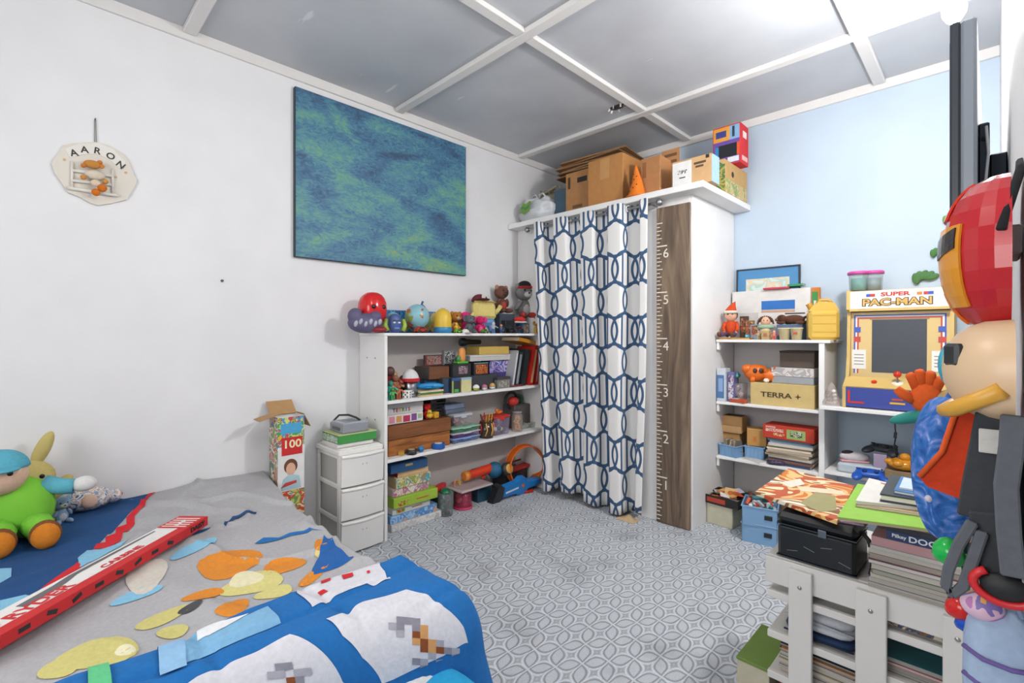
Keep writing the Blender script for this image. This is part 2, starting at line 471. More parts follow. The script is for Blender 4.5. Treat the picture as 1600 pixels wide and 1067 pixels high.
# ceiling: grey boards between white battens
ce = B().m(M('#9a9da3', 'paint')).bx(-.1, -1.7, ZC + .012, 4.0, 3.8, 2.9).done('ceiling', kind='structure')
def ceilmat():
    m, nt, p = newmat('ceiling_board'); p.inputs['Roughness'].default_value = .45
    tc = nd(nt, 'ShaderNodeTexCoord'); nz = nd(nt, 'ShaderNodeTexNoise'); nz.inputs['Scale'].default_value = 2.2; nz.inputs['Detail'].default_value = 6
    mp = nd(nt, 'ShaderNodeMapping'); mp.inputs['Scale'].default_value = (1.2, 7, 1); mp.inputs['Rotation'].default_value = (0, 0, .12)
    sp = nd(nt, 'ShaderNodeTexNoise'); sp.inputs['Scale'].default_value = 1.9; sp.inputs['Detail'].default_value = 3
    nt.links.new(tc.outputs['Object'], nz.inputs['Vector']); nt.links.new(tc.outputs['Object'], mp.inputs[0]); nt.links.new(mp.outputs[0], sp.inputs['Vector'])
    cr = nd(nt, 'ShaderNodeValToRGB'); cr.color_ramp.elements[0].position = .3; cr.color_ramp.elements[1].position = .7
    cr.color_ramp.elements[0].color = lin('#b2b5bb'); cr.color_ramp.elements[1].color = lin('#c2c5ca')
    mr = nd(nt, 'ShaderNodeMapRange'); mr.inputs[1].default_value = .70; mr.inputs[2].default_value = .73
    mx = nd(nt, 'ShaderNodeMix', data_type='RGBA'); mx.inputs[7].default_value = lin('#d6d8dc')
    nt.links.new(nz.outputs['Fac'], cr.inputs[0]); nt.links.new(sp.outputs['Fac'], mr.inputs[0]); nt.links.new(mr.outputs[0], mx.inputs[0]); nt.links.new(cr.outputs[0], mx.inputs[6]); nt.links.new(mx.outputs[2], p.inputs['Base Color'])
    return m
CB = ceilmat()
gx, gy = [0, 1.205, 2.415, 3.62, 4.0], [-1.6, -.62, .585, 1.80, 3.0, YB]
for i in range(4):
    for j in range(5):
        if i >= 2 and gy[j] > .5 and gx[i] > 2.9: continue
        B().m(CB).bx(gx[i] + .008, gy[j] + .008, ZC, min(gx[i + 1], 4) - .008, gy[j + 1] - .008, ZC + .012).done('panel', ce)
BAT = M('#dedcda', 'paint')
for y in (-.62, .585, 1.80, 3.0):
    x1 = 3.9 if y < .7 else XR
    B().m(BAT).bx(.02, y - .03, ZC - .028, x1, y + .03, ZC, .004).done('batten', ce)
for x in (1.205, 2.415):
    for y0, y1 in ((-1.6, -.65), (-.59, .555), (.615, 1.77), (1.83, 2.97), (3.03, YB - .02)):
        B().m(BAT).bx(x - .03, y0, ZC - .026, x + .03, y1, ZC, .004).done('batten', ce)
# torn hole by the batten crossing
tb = B().m(M('#3b3a3a', 'paint')); tb.lathe([(.001, -.002), (.045, -.003), (.05, .0)], (1.10, 2.83, ZC - .001), 11, sc_=(1.3, .7, 1)); tb.done('torn_hole', ce)
tb = B().m(M('#d9d7d2', 'paper'))
for k in range(7):
    a = k * .9; tb.box((1.10 + .062 * math.cos(a), 2.83 + .036 * math.sin(a), ZC - .006), (.03, .012, .003), 0, (.5, .3 * k, a))
tb.done('torn_paper', ce)
B().m(BAT).bx(0, -1.6, ZT, .018, YB, ZC + .012, .003).done('trim_1', kind='structure')
B().m(BAT).bx(.018, YB - .018, ZT, XR, YB, ZC + .012, .003).done('trim_2', kind='structure')
B().m(M('#4c4a48', 'paint')).cyl((.001, .735, 1.53), (.006, .735, 1.53), .007, seg=10).done('trim_3', kind='structure')
B().m(SHW).bx(0, .0, 0, .012, 1.2, .09, .003).done('baseboard_left', kind='structure')

# pendant lamp added out of view for fill light, and the bare bulb by the back corner
t = thing('added_fill_lamp', 'round frosted pendant lamp added near the bed for fill light, out of view', 'lamp', (1.95, .55, 2.79))
B().m(M('#d8d4cc', 'metal')).lathe([(.0, -.03), (.06, -.03), (.07, 0), (.0, 0)], seg=28).done('base', t); B().m(M('#d8d4cc', 'metal')).cyl((0, 0, -.03), (0, 0, -.3), .006).done('cord', t)
B().m(M('#fff4e2', 'glow')).lathe([(.0, -.5), (.06, -.49), (.10, -.46), (.12, -.41), (.11, -.35), (.07, -.31), (.02, -.3)], seg=28).done('shade', t)
t = thing('light_bulb', 'bare glowing bulb on a white cord above the wall screen', 'lamp', (2.808, 2.25, 2.47))
B().m(M('#eeeeea', 'plastic')).cyl((0, 0, -.01), (0, 0, ZC - 2.47), .004).done('cord', t)
B().m(M('#eeeeea', 'plastic')).lathe([(.0, -.05), (.03, -.05), (.034, -.02), (.055, -.008), (.055, 0), (0, 0)]).done('socket', t)
B().m(M('#fff6e6', 'glow')).lathe([(.0, -.155), (.018, -.15), (.032, -.125), (.034, -.105), (.022, -.07), (.016, -.05)]).done('bulb', t)

# ================================================================== CLOSET in the corner
YC, XC = 2.985, 1.553
t = thing('closet', 'white built-in corner closet with open front and overhanging top shelf', 'closet', (0, 0, 0))
B().m(SHW).bx(XC - .02, YC, 0, XC, YB - .004, 2.135, .002).done('side_panel', t)
B().m(SHW).bx(1.19, YC - .002, 0, XC - .02, YC + .03, 2.135, .002).done('front_panel', t)
B().m(SHW).bx(0.003, YC, 0, .34, YC + .03, 2.135, .002).done('front_panel', t)
B().m(SHW).bx(.34, YC, 2.05, 1.19, YC + .03, 2.135, .002).done('header', t)
B().m(SHW).bx(0.003, YC - .115, 2.135, 1.67, YB - .005, 2.175, .003).done('top_board', t)
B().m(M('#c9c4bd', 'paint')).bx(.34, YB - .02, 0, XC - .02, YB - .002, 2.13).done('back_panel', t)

# curtain: printed cotton hung in deep folds
def curtainmat():
    m, nt, p = newmat('curtain_print'); p.inputs['Roughness'].default_value = .95
    uv = nd(nt, 'ShaderNodeUVMap'); sp = nd(nt, 'ShaderNodeSeparateXYZ'); nt.links.new(uv.outputs[0], sp.inputs[0])
    U, V = sp.outputs[0], sp.outputs[1]           # in units of one column
    R, q, W = .62, 1.08, .05
    ds = []
    for ou, ov, bars in ((0, 0, True), (.5, q, False)):
        xa = mth(nt, 'PINGPONG', mth(nt, 'ADD', U, ou + 40), .5)
        ya = mth(nt, 'PINGPONG', mth(nt, 'ADD', V, ov + 40 * 2 * q), q)
        y2 = mth(nt, 'MULTIPLY', ya, ya)
        for cx in (0, 1):
            dx = mth(nt, 'SUBTRACT', xa, cx)
            r = mth(nt, 'SQRT', mth(nt, 'ADD', mth(nt, 'MULTIPLY', dx, dx), y2))
            ds.append(mth(nt, 'ABSOLUTE', mth(nt, 'SUBTRACT', r, R)))
        if bars:
            ds.append(mth(nt, 'ADD', mth(nt, 'ABSOLUTE', mth(nt, 'SUBTRACT', xa, .17)), mth(nt, 'MULTIPLY', mth(nt, 'GREATER_THAN', ya, .52), 9)))
    d = ds[0]
    for e in ds[1:]: d = mth(nt, 'MINIMUM', d, e)
    mk = nd(nt, 'ShaderNodeMapRange'); mk.inputs[1].default_value = W - .006; mk.inputs[2].default_value = W + .006
    nt.links.new(d, mk.inputs[0])
    mx = nd(nt, 'ShaderNodeMix', data_type='RGBA'); mx.inputs[6].default_value = lin('#3d5a7c'); mx.inputs[7].default_value = lin('#eceae8')
    nt.links.new(mk.outputs[0], mx.inputs[0]); nt.links.new(mx.outputs[2], p.inputs['Base Color'])
    return m
t = thing('curtain', 'white curtain with navy interlocking ring print hanging over the closet', 'curtain', (.78, 2.91, 0))
folds = 4.0
def cpt(s, z):
    """s 0..1 across; folds deeper at the bottom"""
    zz = 1 - z / 2.13
    x0, x1 = .312 + .115 * zz, 1.305 - .03 * zz
    ph = s * folds * 2 * PI
    amp = .062 + .014 * math.sin(s * 9 + 1)
    wob = .012 * math.sin(z * 2.3 + s * 11) * zz
    x = x0 + (x1 - x0) * (s + .016 * math.sin(2 * ph)) + wob
    y = YC - .082 + amp * -math.tanh(2.2 * math.cos(ph) + .5) * (.75 + .2 * zz)
    return x, y
NU, NV = 150, 40
me_v, me_f, uvs = [], [], []
arc = [0.0]
for i in range(NU):
    a_, b_ = cpt(i / NU, 1.2), cpt((i + 1) / NU, 1.2); arc.append(arc[-1] + math.hypot(a_[0] - b_[0], a_[1] - b_[1]))
for j in range(NV + 1):
    for i in range(NU + 1):
        s_ = i / NU; zb = .03 + .03 * math.sin(s_ * 7) + .02 * s_
        z = zb + (2.14 - zb) * j / NV
        x, y = cpt(s_, z); me_v.append((x - .78, y - 2.91, z)); uvs.append((arc[i] / .178, z / .196))
for j in range(NV):
    for i in range(NU): me_f.append((j * (NU + 1) + i, j * (NU + 1) + i + 1, (j + 1) * (NU + 1) + i + 1, (j + 1) * (NU + 1) + i))
me = bpy.data.meshes.new('cloth'); me.from_pydata(me_v, [], me_f)
ul = me.uv_layers.new(name='UVMap')
for lp in me.loops: ul.data[lp.index].uv = uvs[lp.vertex_index]
me.polygons.foreach_set('use_smooth', [True] * len(me_f)); me.materials.append(curtainmat())
o = bpy.data.objects.new('cloth', me); COL.objects.link(o); o.parent = t
sm = o.modifiers.new('thick', 'SOLIDIFY'); sm.thickness = .003
for k in range(10):
    s_ = (k + .5) / 10; x, y = cpt(s_, 2.1)
    if k % 1 == 0:
        g = B().m(M('#b9b9b9', 'metal')); g.tube([(.021 * math.cos(a * PI / 6), 0, .021 * math.sin(a * PI / 6)) for a in range(12)], .0035, 6, True)
        g.done('grommet', t, loc=(x - .78, YC - .082 - 2.91, 2.105), rot=(0, 0, PI / 2 + (.6 if k % 2 else -.6)))
t = thing('curtain_rod', 'brushed steel curtain rod with ball ends below the closet shelf', 'curtain rod', (.78, YC - .082, 2.105))
RM = M('#a8a8aa', 'metal')
B().m(RM).cyl((-.56, 0, 0), (.565, 0, 0), .0095).done('rod', t)
for s_ in (-1, 1):
    B().m(RM).sph((s_ * .585, 0, 0), .024).done('finial', t)
    B().m(RM).tube([(s_ * .53, 0, 0), (s_ * .53, .03, -.005), (s_ * .53, .077, -.005)], .006).done('bracket', t)

# growth chart board
def woodmat(c1, c2, c3, sc_=6, ax=2):
    m, nt, p = newmat('stained_wood'); p.inputs['Roughness'].default_value = .6
    tc = nd(nt, 'ShaderNodeTexCoord'); mp = nd(nt, 'ShaderNodeMapping'); s3 = [9, 9, 9]; s3[ax] = .8; mp.inputs['Scale'].default_value = s3
    nz = nd(nt, 'ShaderNodeTexNoise'); nz.inputs['Scale'].default_value = sc_ * .5; nz.inputs['Detail'].default_value = 8; nz.inputs['Distortion'].default_value = 1.5
    cr = nd(nt, 'ShaderNodeValToRGB'); e = cr.color_ramp.elements; e[0].position = .3; e[1].position = .72; e.new(.5)
    e[0].color = lin(c1); e[1].color = lin(c2); e[2].color = lin(c3)
    nt.links.new(tc.outputs['Object'], mp.inputs[0]); nt.links.new(mp.outputs[0], nz.inputs['Vector']); nt.links.new(nz.outputs['Fac'], cr.inputs[0]); nt.links.new(cr.outputs[0], p.inputs['Base Color'])
    return m
t = thing('growth_chart', 'dark stained wooden growth chart board marked 1 to 6 feet', 'growth chart', (1.428, YC - .004, 0))
BW = .228
B().m(woodmat('#463a32', '#6e5c4c', '#94806a', 3.2)).bx(-BW / 2, -.02, .005, BW / 2, 0, 2.085, .002).done('board', t)
TK = M('#e9e2d4', 'paint')
for i in range(1, 79):
    L = .022 if i % 2 else .034
    if i % 6 == 0: L = .04
    if i % 12 == 0: L = .072
    z = .3048 * i / 12
    w_ = .006 if i % 12 else .008
    B().m(TK).bx(-BW / 2 + .004, -.0212, z - w_ / 2, -BW / 2 + .004 + L, -.0196, z + w_ / 2).done('tick_mark', t)
for k in range(1, 7):
    me = text_mesh(str(k), .085, TK)
    inst('numeral', me, t, (-BW / 2 + .068, -.0208, .3048 * k - .052), (PI / 2, 0, 0))

# ================================================================== BED
t = thing('bed', 'low bed along the white wall under the printed covers', 'bed', (1.0, .15, 0))
B().m(M('#5b5048', 'wood')).bx(-.97, -.75, .06, .98, .62, .2, .01).done('base', t)
B().m(M('#d8d6d2', 'fabric')).bx(-.97, -.75, .2, .98, .62, .43, .04).done('mattress', t)
for x in (-.9, .9):
    for y in (-.68, .55): B().m(M('#3c342e', 'wood')).bx(x - .03, y - .03, 0, x + .03, y + .03, .06).done('leg', t)
def edge_y(x):
    return .99 - .085 * sst(0, .6, x) - .04 * sst(.5, 1.2, x)
def h_duv(x, y):
    n = noise.noise(Vector((x * 4.2, y * 4.2, 1.3))) * .014 + noise.noise(Vector((x * 11 + y * 3, y * 9, 4.1))) * .007
    r = abs(noise.noise(Vector((x * 3.1 - y * 2.2, y * 3.7 + x * 1.2, 7.7))))
    n += .018 * max(0, .12 - r) / .12 * sst(.0, .5, y)
    e = edge_y(x)
    z = .478 + n + .016 * math.exp(-((y - .7) / .12) ** 2) * (1 - sst(.3, 1.0, x))
    z -= .36 * sst(e - .055, e + .055, y)
    return max(z, .11)
DV = thing('duvet', 'grey printed duvet spread over the bed with a blue pillow end', 'duvet', (0, 0, 0))
b = B().m(M('#b0afb2', 'fabric'))
b.surf(lambda i, j: (.006 + 1.74 * i, -.62 + 1.66 * j, h_duv(.006 + 1.74 * i, -.62 + 1.66 * j)), 220, 210)
b.done('cover', DV)
def z6(pts): return [onh(x * .36265, 680 + y * .36265, h_duv, .48) for x, y in pts]
def z7(pts, h=None, z=.48): return [onh(250 + x * .34375, 720 + y * .34375, h or h_duv, z) for x, y in pts]
def oval(cx, cy, a, b_, rot=0, n=18, wob=0):
    o_ = []
    for k in range(n):
        t_ = 2 * PI * k / n; r_ = 1 + wob * math.sin(3 * t_ + cx)
        x, y = a * r_ * math.cos(t_), b_ * r_ * math.sin(t_)
        o_.append((cx + x * math.cos(rot) - y * math.sin(rot), cy + x * math.sin(rot) + y * math.cos(rot)))
    return o_
FB = lambda c: M(c, 'fabric')
# the blue end of the cover, its red zigzag border and pale blue shapes
drape('blue_field', DV, [(.008, -.6), (.008, .44)] + z6([(640, 238), (610, 280), (520, 380), (400, 492), (340, 545), (170, 668), (0, 765), (-120, 840)]) + [(1.0, -.6)], h_duv, FB('#14487f'))
drape('red_border', DV, z6([(655, 226), (632, 238), (600, 300), (560, 340), (545, 355), (545, 385), (500, 400), (498, 425), (455, 440), (455, 462), (415, 470), (398, 497), (470, 490), (520, 455), (530, 420), (580, 385), (580, 350), (625, 305), (640, 270), (665, 240)]), h_duv, FB('#d3202c'), .003)
drape('red_border', DV, z6([(345, 540), (165, 675), (255, 645), (350, 572)]), h_duv, FB('#d3202c'), .003)
drape('pale_shape', DV, z6([(335, 532), (375, 498), (430, 495), (550, 452), (520, 480), (400, 545), (345, 572)]), h_duv, FB('#86c0dd'), .003)
drape('pale_shape', DV, z6([(0, 715), (110, 690), (160, 700), (80, 745), (0, 775)]), h_duv, FB('#86c0dd'), .003)
drape('pale_shape', DV, z6([(-30, 580), (50, 575), (48, 612), (0, 640), (-30, 650)]), h_duv, FB('#86c0dd'), .003)
# loose abstract colour patches of the print
for cx, cy, a, b_, r_, c in ((310, 470, 150, 62, -.22, '#dd8a2c'), (560, 478, 100, 34, -.22, '#dd8a2c'), (420, 560, 150, 46, -.25, '#d8cf86'), (200, 610, 100, 20, -.22, '#dd8a2c'),
                             (330, 672, 80, 34, -.3, '#dd8a2c'), (390, 540, 80, 34, -.2, '#e6dfb8'), (520, 600, 90, 26, -.25, '#d8cf86'), (755, 420, 55, 30, .1, '#dfcf8e'), (730, 385, 30, 26, 0, '#dd8a2c'),
                             (700, 520, 90, 22, -.7, '#dd8a2c')):
    drape('print_patch', DV, z7(oval(cx, cy, a, b_, r_, wob=.10)), h_duv, FB(c), .002 + .0004 * (cx % 5))
for cx, cy, a, b_, r_, c in ((420, 945, 190, 60, -.22, '#cfc67c'), (250, 1010, 90, 40, -.3, '#cfc67c'), (700, 790, 130, 26, -.4, '#cfc67c'), (745, 850, 70, 28, -.2, '#cfc67c'), (540, 930, 46, 24, -.2, '#e9e3c0'),
                             (830, 490, 110, 20, -.42, '#86c0dd'), (590, 690, 120, 22, -.35, '#86c0dd'), (630, 610, 100, 62, -.6, '#d5cfc4'), (820, 745, 60, 16, -.5, '#4a4a4c')):
    drape('print_patch', DV, z6(oval(cx, cy, a, b_, r_, wob=.08)), h_duv, FB(c), .002 + .0004 * (cx % 5))
drape('blue_streak', DV, z7([(140, 345), (165, 322), (230, 305), (245, 290), (225, 312), (170, 335)]), h_duv, FB('#1d4a78'), .0025)
drape('blue_streak', DV, z7([(290, 290), (330, 255), (440, 235), (435, 245), (340, 268), (300, 300)]), h_duv, FB('#1d4a78'), .0025)
drape('blue_streak', DV, z7([(430, 380), (470, 352), (540, 352), (590, 330), (680, 306), (745, 322), (690, 316), (590, 345), (530, 365), (470, 378)]), h_duv, FB('#1b6cae'), .0025)
drape('blue_corner', DV, z7([(745, 340), (880, 440), (835, 475), (700, 522), (690, 500), (722, 440), (735, 380)]), h_duv, FB('#1f5fa6'), .0022)

# quilted comforter with panels, folded over the foot of the bed
X0c, X1c, Y1c = 1.555, 1.99, .872
def x_edge(y): return 1.962 + .25 * (max(-.1, min(y, .86)) - .75)
def h_com(x, y):
    x0 = X0c + .02 * math.sin(y * 9)
    y1 = Y1c - .02 * sst(1.75, 1.55, x) - .03 * math.sin((x - 1.6) * 6) * 0
    X1 = x_edge(y)
    d = min(x - x0, X1 - x, (y1 - y))
    cx_, cy_ = X1 - .10, y1 - .10
    if x > cx_ and y > cy_: d = min(x - x0, .10 - math.hypot(x - cx_, y - cy_))
    k = max(0, min(1, d / .085))
    pr = math.sqrt(max(0, 1 - (1 - k) ** 2))
    q = 0
    for c_ in (1.70, 1.89): q += math.exp(-((x - c_ - .03 * math.sin(y * 4)) / .012) ** 2)
    for c_ in (-.25, .02, .28, .55): q += math.exp(-((y - c_ - .15 * (x - 1.8)) / .012) ** 2)
    n = noise.noise(Vector((x * 6, y * 6, 9.2))) * .016 + noise.noise(Vector((x * 15, y * 13, 2.2))) * .006
    return .415 + .162 * pr + (n - .012 * min(q, 1.2)) * k - (0 if d > 0 else min(.3, -d * 4))
_dn[0] = 0
CF = thing('comforter', 'bright blue quilted comforter with white pixel panels folded at the bed foot', 'comforter', (0, 0, 0))
b = B().m(FB('#1668ad'))
b.surf(lambda i, j: ((X0c - .03) + (X1c - X0c + .05) * i, -.6 + (Y1c + .62) * j, h_com((X0c - .03) + (X1c - X0c + .05) * i, -.6 + (Y1c + .62) * j)), 120, 300)
b.done('cover', CF)
def p7(pts): return [(min(x, x_edge(y) - .0015), y) for x, y in z7(pts, h_com, .56)]
WP, GP = FB('#d6d5dc'), FB('#8d8b98')
drape('white_panel', CF, p7([(622, 602), (692, 668), (830, 602), (940, 560), (1050, 538), (1000, 478), (950, 452), (840, 486), (700, 562)]), h_com, WP, .0030, .004)
drape('white_panel', CF, p7([(755, 722), (830, 800), (920, 900), (1010, 1040), (1060, 1015), (1150, 955), (1290, 890), (1400, 832), (1380, 760), (1290, 668), (1120, 588), (920, 645)]), h_com, WP, .0030, .004)
drape('white_panel', CF, p7([(170, 985), (120, 1020), (120, 1100), (880, 1100), (830, 1009), (690, 835), (590, 792), (440, 872)]), h_com, WP, .0030, .004)
drape('pale_blue_panel', CF, p7([(20, 838), (100, 930), (270, 862), (400, 805), (550, 742), (490, 664), (410, 700), (180, 800)]), h_com, FB('#7fb2d6'), .0030, .004)
drape('white_square', CF, p7([(95, 800), (170, 828), (225, 800), (300, 760), (405, 700), (300, 730), (180, 775)]), h_com, FB('#e4e6ea'), .005, .004)
for pts in ([(835, 492), (928, 452), (924, 466), (880, 492), (845, 502)], [(825, 526), (875, 513), (880, 530), (835, 545)], [(715, 607), (745, 590), (765, 600), (730, 620)], [(722, 550), (770, 536), (775, 550), (732, 565)], [(938, 508), (952, 503), (956, 514), (944, 518)]):
    drape('red_square', CF, p7(pts), h_com, FB('#c9222b'), .005, .004)
def pix(cx, cy, ux, uy, vx, vy, i, j, c):
    x, y = cx + ux * i + vx * j, cy + uy * i + vy * j
    drape('pixel_square', CF, p7([(x, y), (x + ux, y + uy), (x + ux + vx, y + uy + vy), (x + vx, y + vy)]), h_com, FB(c), .005, .004)
G1, G2, BR, TA = '#8c8a96', '#a9a8b2', '#8a4a24', '#d29a62'
for i, j, c in ((0, 0, G1), (1, 0, G1), (2, 0, G1), (0, 1, G1), (2, 1, G1), (0, 2, G2), (-1, 1, G2), (2, 2, BR), (3, 2, TA), (3, 1, TA), (2, 3, TA), (3, 3, BR), (4, 3, TA), (3, 4, BR), (4, 4, TA), (5, 4, BR),
                (5, 3, G2), (6, 4, G1), (7, 4, G2), (7, 5, G1), (8, 5, G2), (4, 5, G2), (5, 6, G1), (3, 6, G2), (3, 7, G1), (2, 8, G2), (6, 6, G2), (2, 6, G1)):
    pix(1075, 715, 36, 3, 0, 31, i, j, c)
for i, j, c in ((0, 0, G1), (1, 0, G1), (2, 1, G2), (0, 1, G2), (1, 2, BR), (2, 2, G1), (3, 1, G2), (-1, 1, G2)):
    pix(520, 935, 40, -4, 6, 34, i, j, c)
drape('green_square', CF, [onh(u, v, h_com, .56) for u, v in ((132, 1048), (170, 1040), (178, 1085), (138, 1095))], h_com, FB('#5fbf86'), .005, .012)
drape('pale_blue_square', CF, [onh(u, v, h_com, .56) for u, v in ((232, 1013), (274, 1000), (292, 1044), (250, 1060))], h_com, FB('#8fb9dd'), .005, .012)
b = B().m(FB('#1b93c4'))
def h_tq(x, y):
    d = min(2.15 - x, .80 - y, x - 1.6); k = max(0, min(1, d / .07))
    return .20 + .225 * math.sqrt(max(0, 1 - (1 - k) ** 2)) + noise.noise(Vector((x * 9, y * 9, 5))) * .014 * k + noise.noise(Vector((x * 22, y * 14, 8))) * .006 * k
b.surf(lambda i, j: (1.6 + .55 * i, -.6 + 1.40 * j, h_tq(1.6 + .55 * i, -.6 + 1.40 * j)), 40, 90)
tq = b.done('blanket', label='turquoise blanket bunched under the quilted comforter', cat='blanket')

# long flat air rifle box lying across the bed
A, Bp = Vector(SZ(0, 1012, .51)), Vector(SZ(325, 818, .51))
dr = (Bp - A); dr.z = 0; Lb = .86; dr.normalize()
end = Bp; rzb = math.atan2(dr.y, dr.x)
cen = end - dr * (Lb / 2) + Vector((-dr.y, dr.x, 0)) * .055
RD, BK = M('#c8272b', 'card'), M('#26262a', 'paint')
t = thing('rifle_box', 'long red and white air rifle box lying across the grey duvet', 'box', (cen.x, cen.y, .505), rzb)
sz = (Lb, .11, .034)
B().m(RD).box((0, 0, .017), sz, .001).done('body', t)
dk = []
decorate(t, sz, [('+z', .04, .30, .86, .98, M('#e6e3e0', 'card'), 'white_panel'), ('+z', .86, .0, .995, 1, RD, 'end_panel')])
for k in range(5): decorate(t, sz, [('+z', .875 + .022 * k, .12, .885 + .022 * k, .94, M('#e6d9d2', 'card'), 'stripe')], eps=.0014)
decorate(t, sz, [], [('+z', 'RED RYDER', .23, .44, .046, M('#c8272b', 'paint'), 1.2), ('+z', 'CARBINE', .60, .42, .030, M('#c8272b', 'paint'), 1.25), ('-y', 'DAISY', .93, .5, .024, BK, 1.2), ('+z', 'DAISY', .92, .5, .020, M('#e6e3e0', 'paint'))], eps=.0012)
gb = B().m(M('#6a6a6e', 'card'))     # the printed picture of a rifle
gb.prism([(.0, .0), (.12, .012), (.17, .028), (.48, .034), (.48, .040), (.16, .044), (.10, .034), (.0, .03)], .0006, T((-.20, .002, .0352)))
gb.done('rifle_picture', t)
for k in range(9): B().m(BK).box((-.33 + .07 * k, -.0556, .017), (.028, .0006, .012), 0, (0, .35 * (k % 3 - 1), 0)).done('side_print', t)

# ------------------------------------------------------------------ soft toys
def eyes(head, r, dx, y, z, er, c='#181818'):
    for s_ in (-1, 1): ball_part('eye', head, (s_ * dx, y, z), (er, er * .6, er), M(c, 'gloss'))
def plush(label, loc, rz, h, body, belly=None, muzzle=None, ear='round', earc=None, feet=None, limb=None, name='plush_toy', group=None, headc=None, tilt=0, er=.03, nose='#2a2020'):
    """seated soft toy, front = -Y"""
    f = lambda c: M(c, 'fabric')
    t = thing(name, label, 'soft toy', loc, rz, group)
    if tilt: t.rotation_euler = (tilt, 0, rz)
    limb = limb or body
    bd = ball_part('body', t, (0, 0, .27 * h), (.21 * h, .18 * h, .27 * h), f(body))
    if belly: ball_part('belly', t, (0, -.05 * h, .25 * h), (.15 * h, .15 * h, .2 * h), f(belly))
    B().m(f(headc or body)).sph((0, 0, 0), (.27 * h, .23 * h, .23 * h)).done('head', t, loc=(0, -.02 * h, .72 * h))
    hd = t.children[-1] if False else [o for o in COL.objects if o.parent == t and o.name.startswith('head')][-1]
    if muzzle:
        ball_part('muzzle', hd, (0, -.18 * h, -.06 * h), (.12 * h, .1 * h, .085 * h), f(muzzle))
        if nose: ball_part('nose', hd, (0, -.275 * h, -.03 * h), (.035 * h, .02 * h, .025 * h), M(nose, 'gloss'))
    eyes(hd, h, .10 * h, -.20 * h, .05 * h, er * h)
    for s_ in (-1, 1):
        if ear == 'round': ball_part('ear', hd, (s_ * .21 * h, 0, .16 * h), (.09 * h, .05 * h, .09 * h), f(earc or body))
        elif ear == 'long': ball_part('ear', hd, (s_ * .2 * h, .0, .28 * h), (.06 * h, .045 * h, .22 * h), f(earc or body), (0, s_ * .55, 0))
        elif ear == 'flop': ball_part('ear', hd, (s_ * .26 * h, 0, -.02 * h), (.07 * h, .05 * h, .17 * h), f(earc or body), (0, -s_ * .3, 0))
        elif ear == 'big': ball_part('ear', hd, (s_ * .3 * h, .02 * h, .03 * h), (.15 * h, .04 * h, .17 * h), f(earc or body))
        ball_part('arm', t, (s_ * .22 * h, -.06 * h, .36 * h), (.07 * h, .08 * h, .17 * h), f(limb), (.5, -s_ * .5, 0))
        ball_part('leg', t, (s_ * .15 * h, -.2 * h, .085 * h), (.085 * h, .19 * h, .085 * h), f(feet or limb), (0, 0, s_ * .25))
    return t
# doll in green dungarees at the pillow end
f_ = FB
t = thing('doll', 'cloth doll in lime green dungarees and brown shoes sitting on the bed', 'soft toy', (.30, -.03, .475), PI / 2)
ball_part('body', t, (.02, 0, .115), (.095, .075, .115), f_('#7cc63c'))
hd = B().m(f_('#e2bfa4')).sph((0, 0, 0), (.075, .07, .075)).done('head', t, loc=(-.035, -.03, .255))
B().m(f_('#57a9be')).sph((0, .01, .02), (.08, .078, .07), z0=.05).done('cap', hd)
B().m(f_('#57a9be')).sph((0, -.06, .028), (.055, .05, .01)).done('cap_peak', hd)
eyes(hd, .2, .025, -.062, .012, .009)
for s_, ex in ((-1, -.04), (1, .075)):
    lg = B().m(f_('#7cc63c')).tube([(s_ * .05, -.02, .06), (ex * .9, -.09, .05), (ex, -.13, .045)], [.05, .046, .04], 10).done('leg', t)
    sh = B().m(f_('#7d4a22')).sph((0, 0, 0), (.045, .04, .05)).done('shoe', t, loc=(ex + .006, -.165, .045))
    B().m(f_('#d17d1f')).sph((0, -.018, -.002), (.04, .026, .046)).done('sole', sh)
am = B().m(f_('#5fb0c4')).tube([(.08, 0, .19), (.13, -.02, .175), (.165, -.03, .17)], [.034, .03, .028], 10).done('arm', t)
B().m(f_('#dcdcda')).sph((.195, -.035, .175), (.04, .03, .03)).done('glove', am)
B().m(f_('#5fb0c4')).tube([(-.07, 0, .19), (-.12, -.02, .15), (-.14, -.03, .12)], [.034, .03, .028], 10).done('arm', t)
B().m(f_('#e8e6e0')).box((.06, -.085, .075), (.05, .002, .022), 0, (.3, -.4, 0)).done('care_tag', t)
# yellow long-eared toy behind it
t = thing('plush_toy', 'pale yellow long-eared soft toy leaning on the wall behind the doll', 'soft toy', (.115, .005, .475), PI / 2 + .1)
Yw = f_('#c9b873')
ball_part('body', t, (0, 0, .075), (.09, .075, .085), Yw)
hd = B().m(Yw).sph((0, 0, 0), (.085, .075, .078)).done('head', t, loc=(.0, -.01, .18))
ball_part('ear', hd, (.045, .01, .115), (.026, .022, .075), Yw, (0, .38, 0))
ball_part('ear', hd, (-.07, .01, .09), (.026, .022, .07), Yw, (0, -.6, 0))
eyes(hd, .2, .034, -.066, .018, .009)
ball_part('nose', hd, (0, -.074, -.004), (.008, .005, .006), M('#3a2a20', 'gloss'))
ball_part('arm', t, (.095, -.01, .125), (.03, .028, .06), Yw, (0, .7, 0))
ball_part('arm', t, (-.09, -.02, .1), (.028, .026, .05), Yw, (0, -.7, 0))
for s_ in (-1, 1): ball_part('foot', t, (s_ * .05, -.075, .03), (.03, .06, .028), Yw)
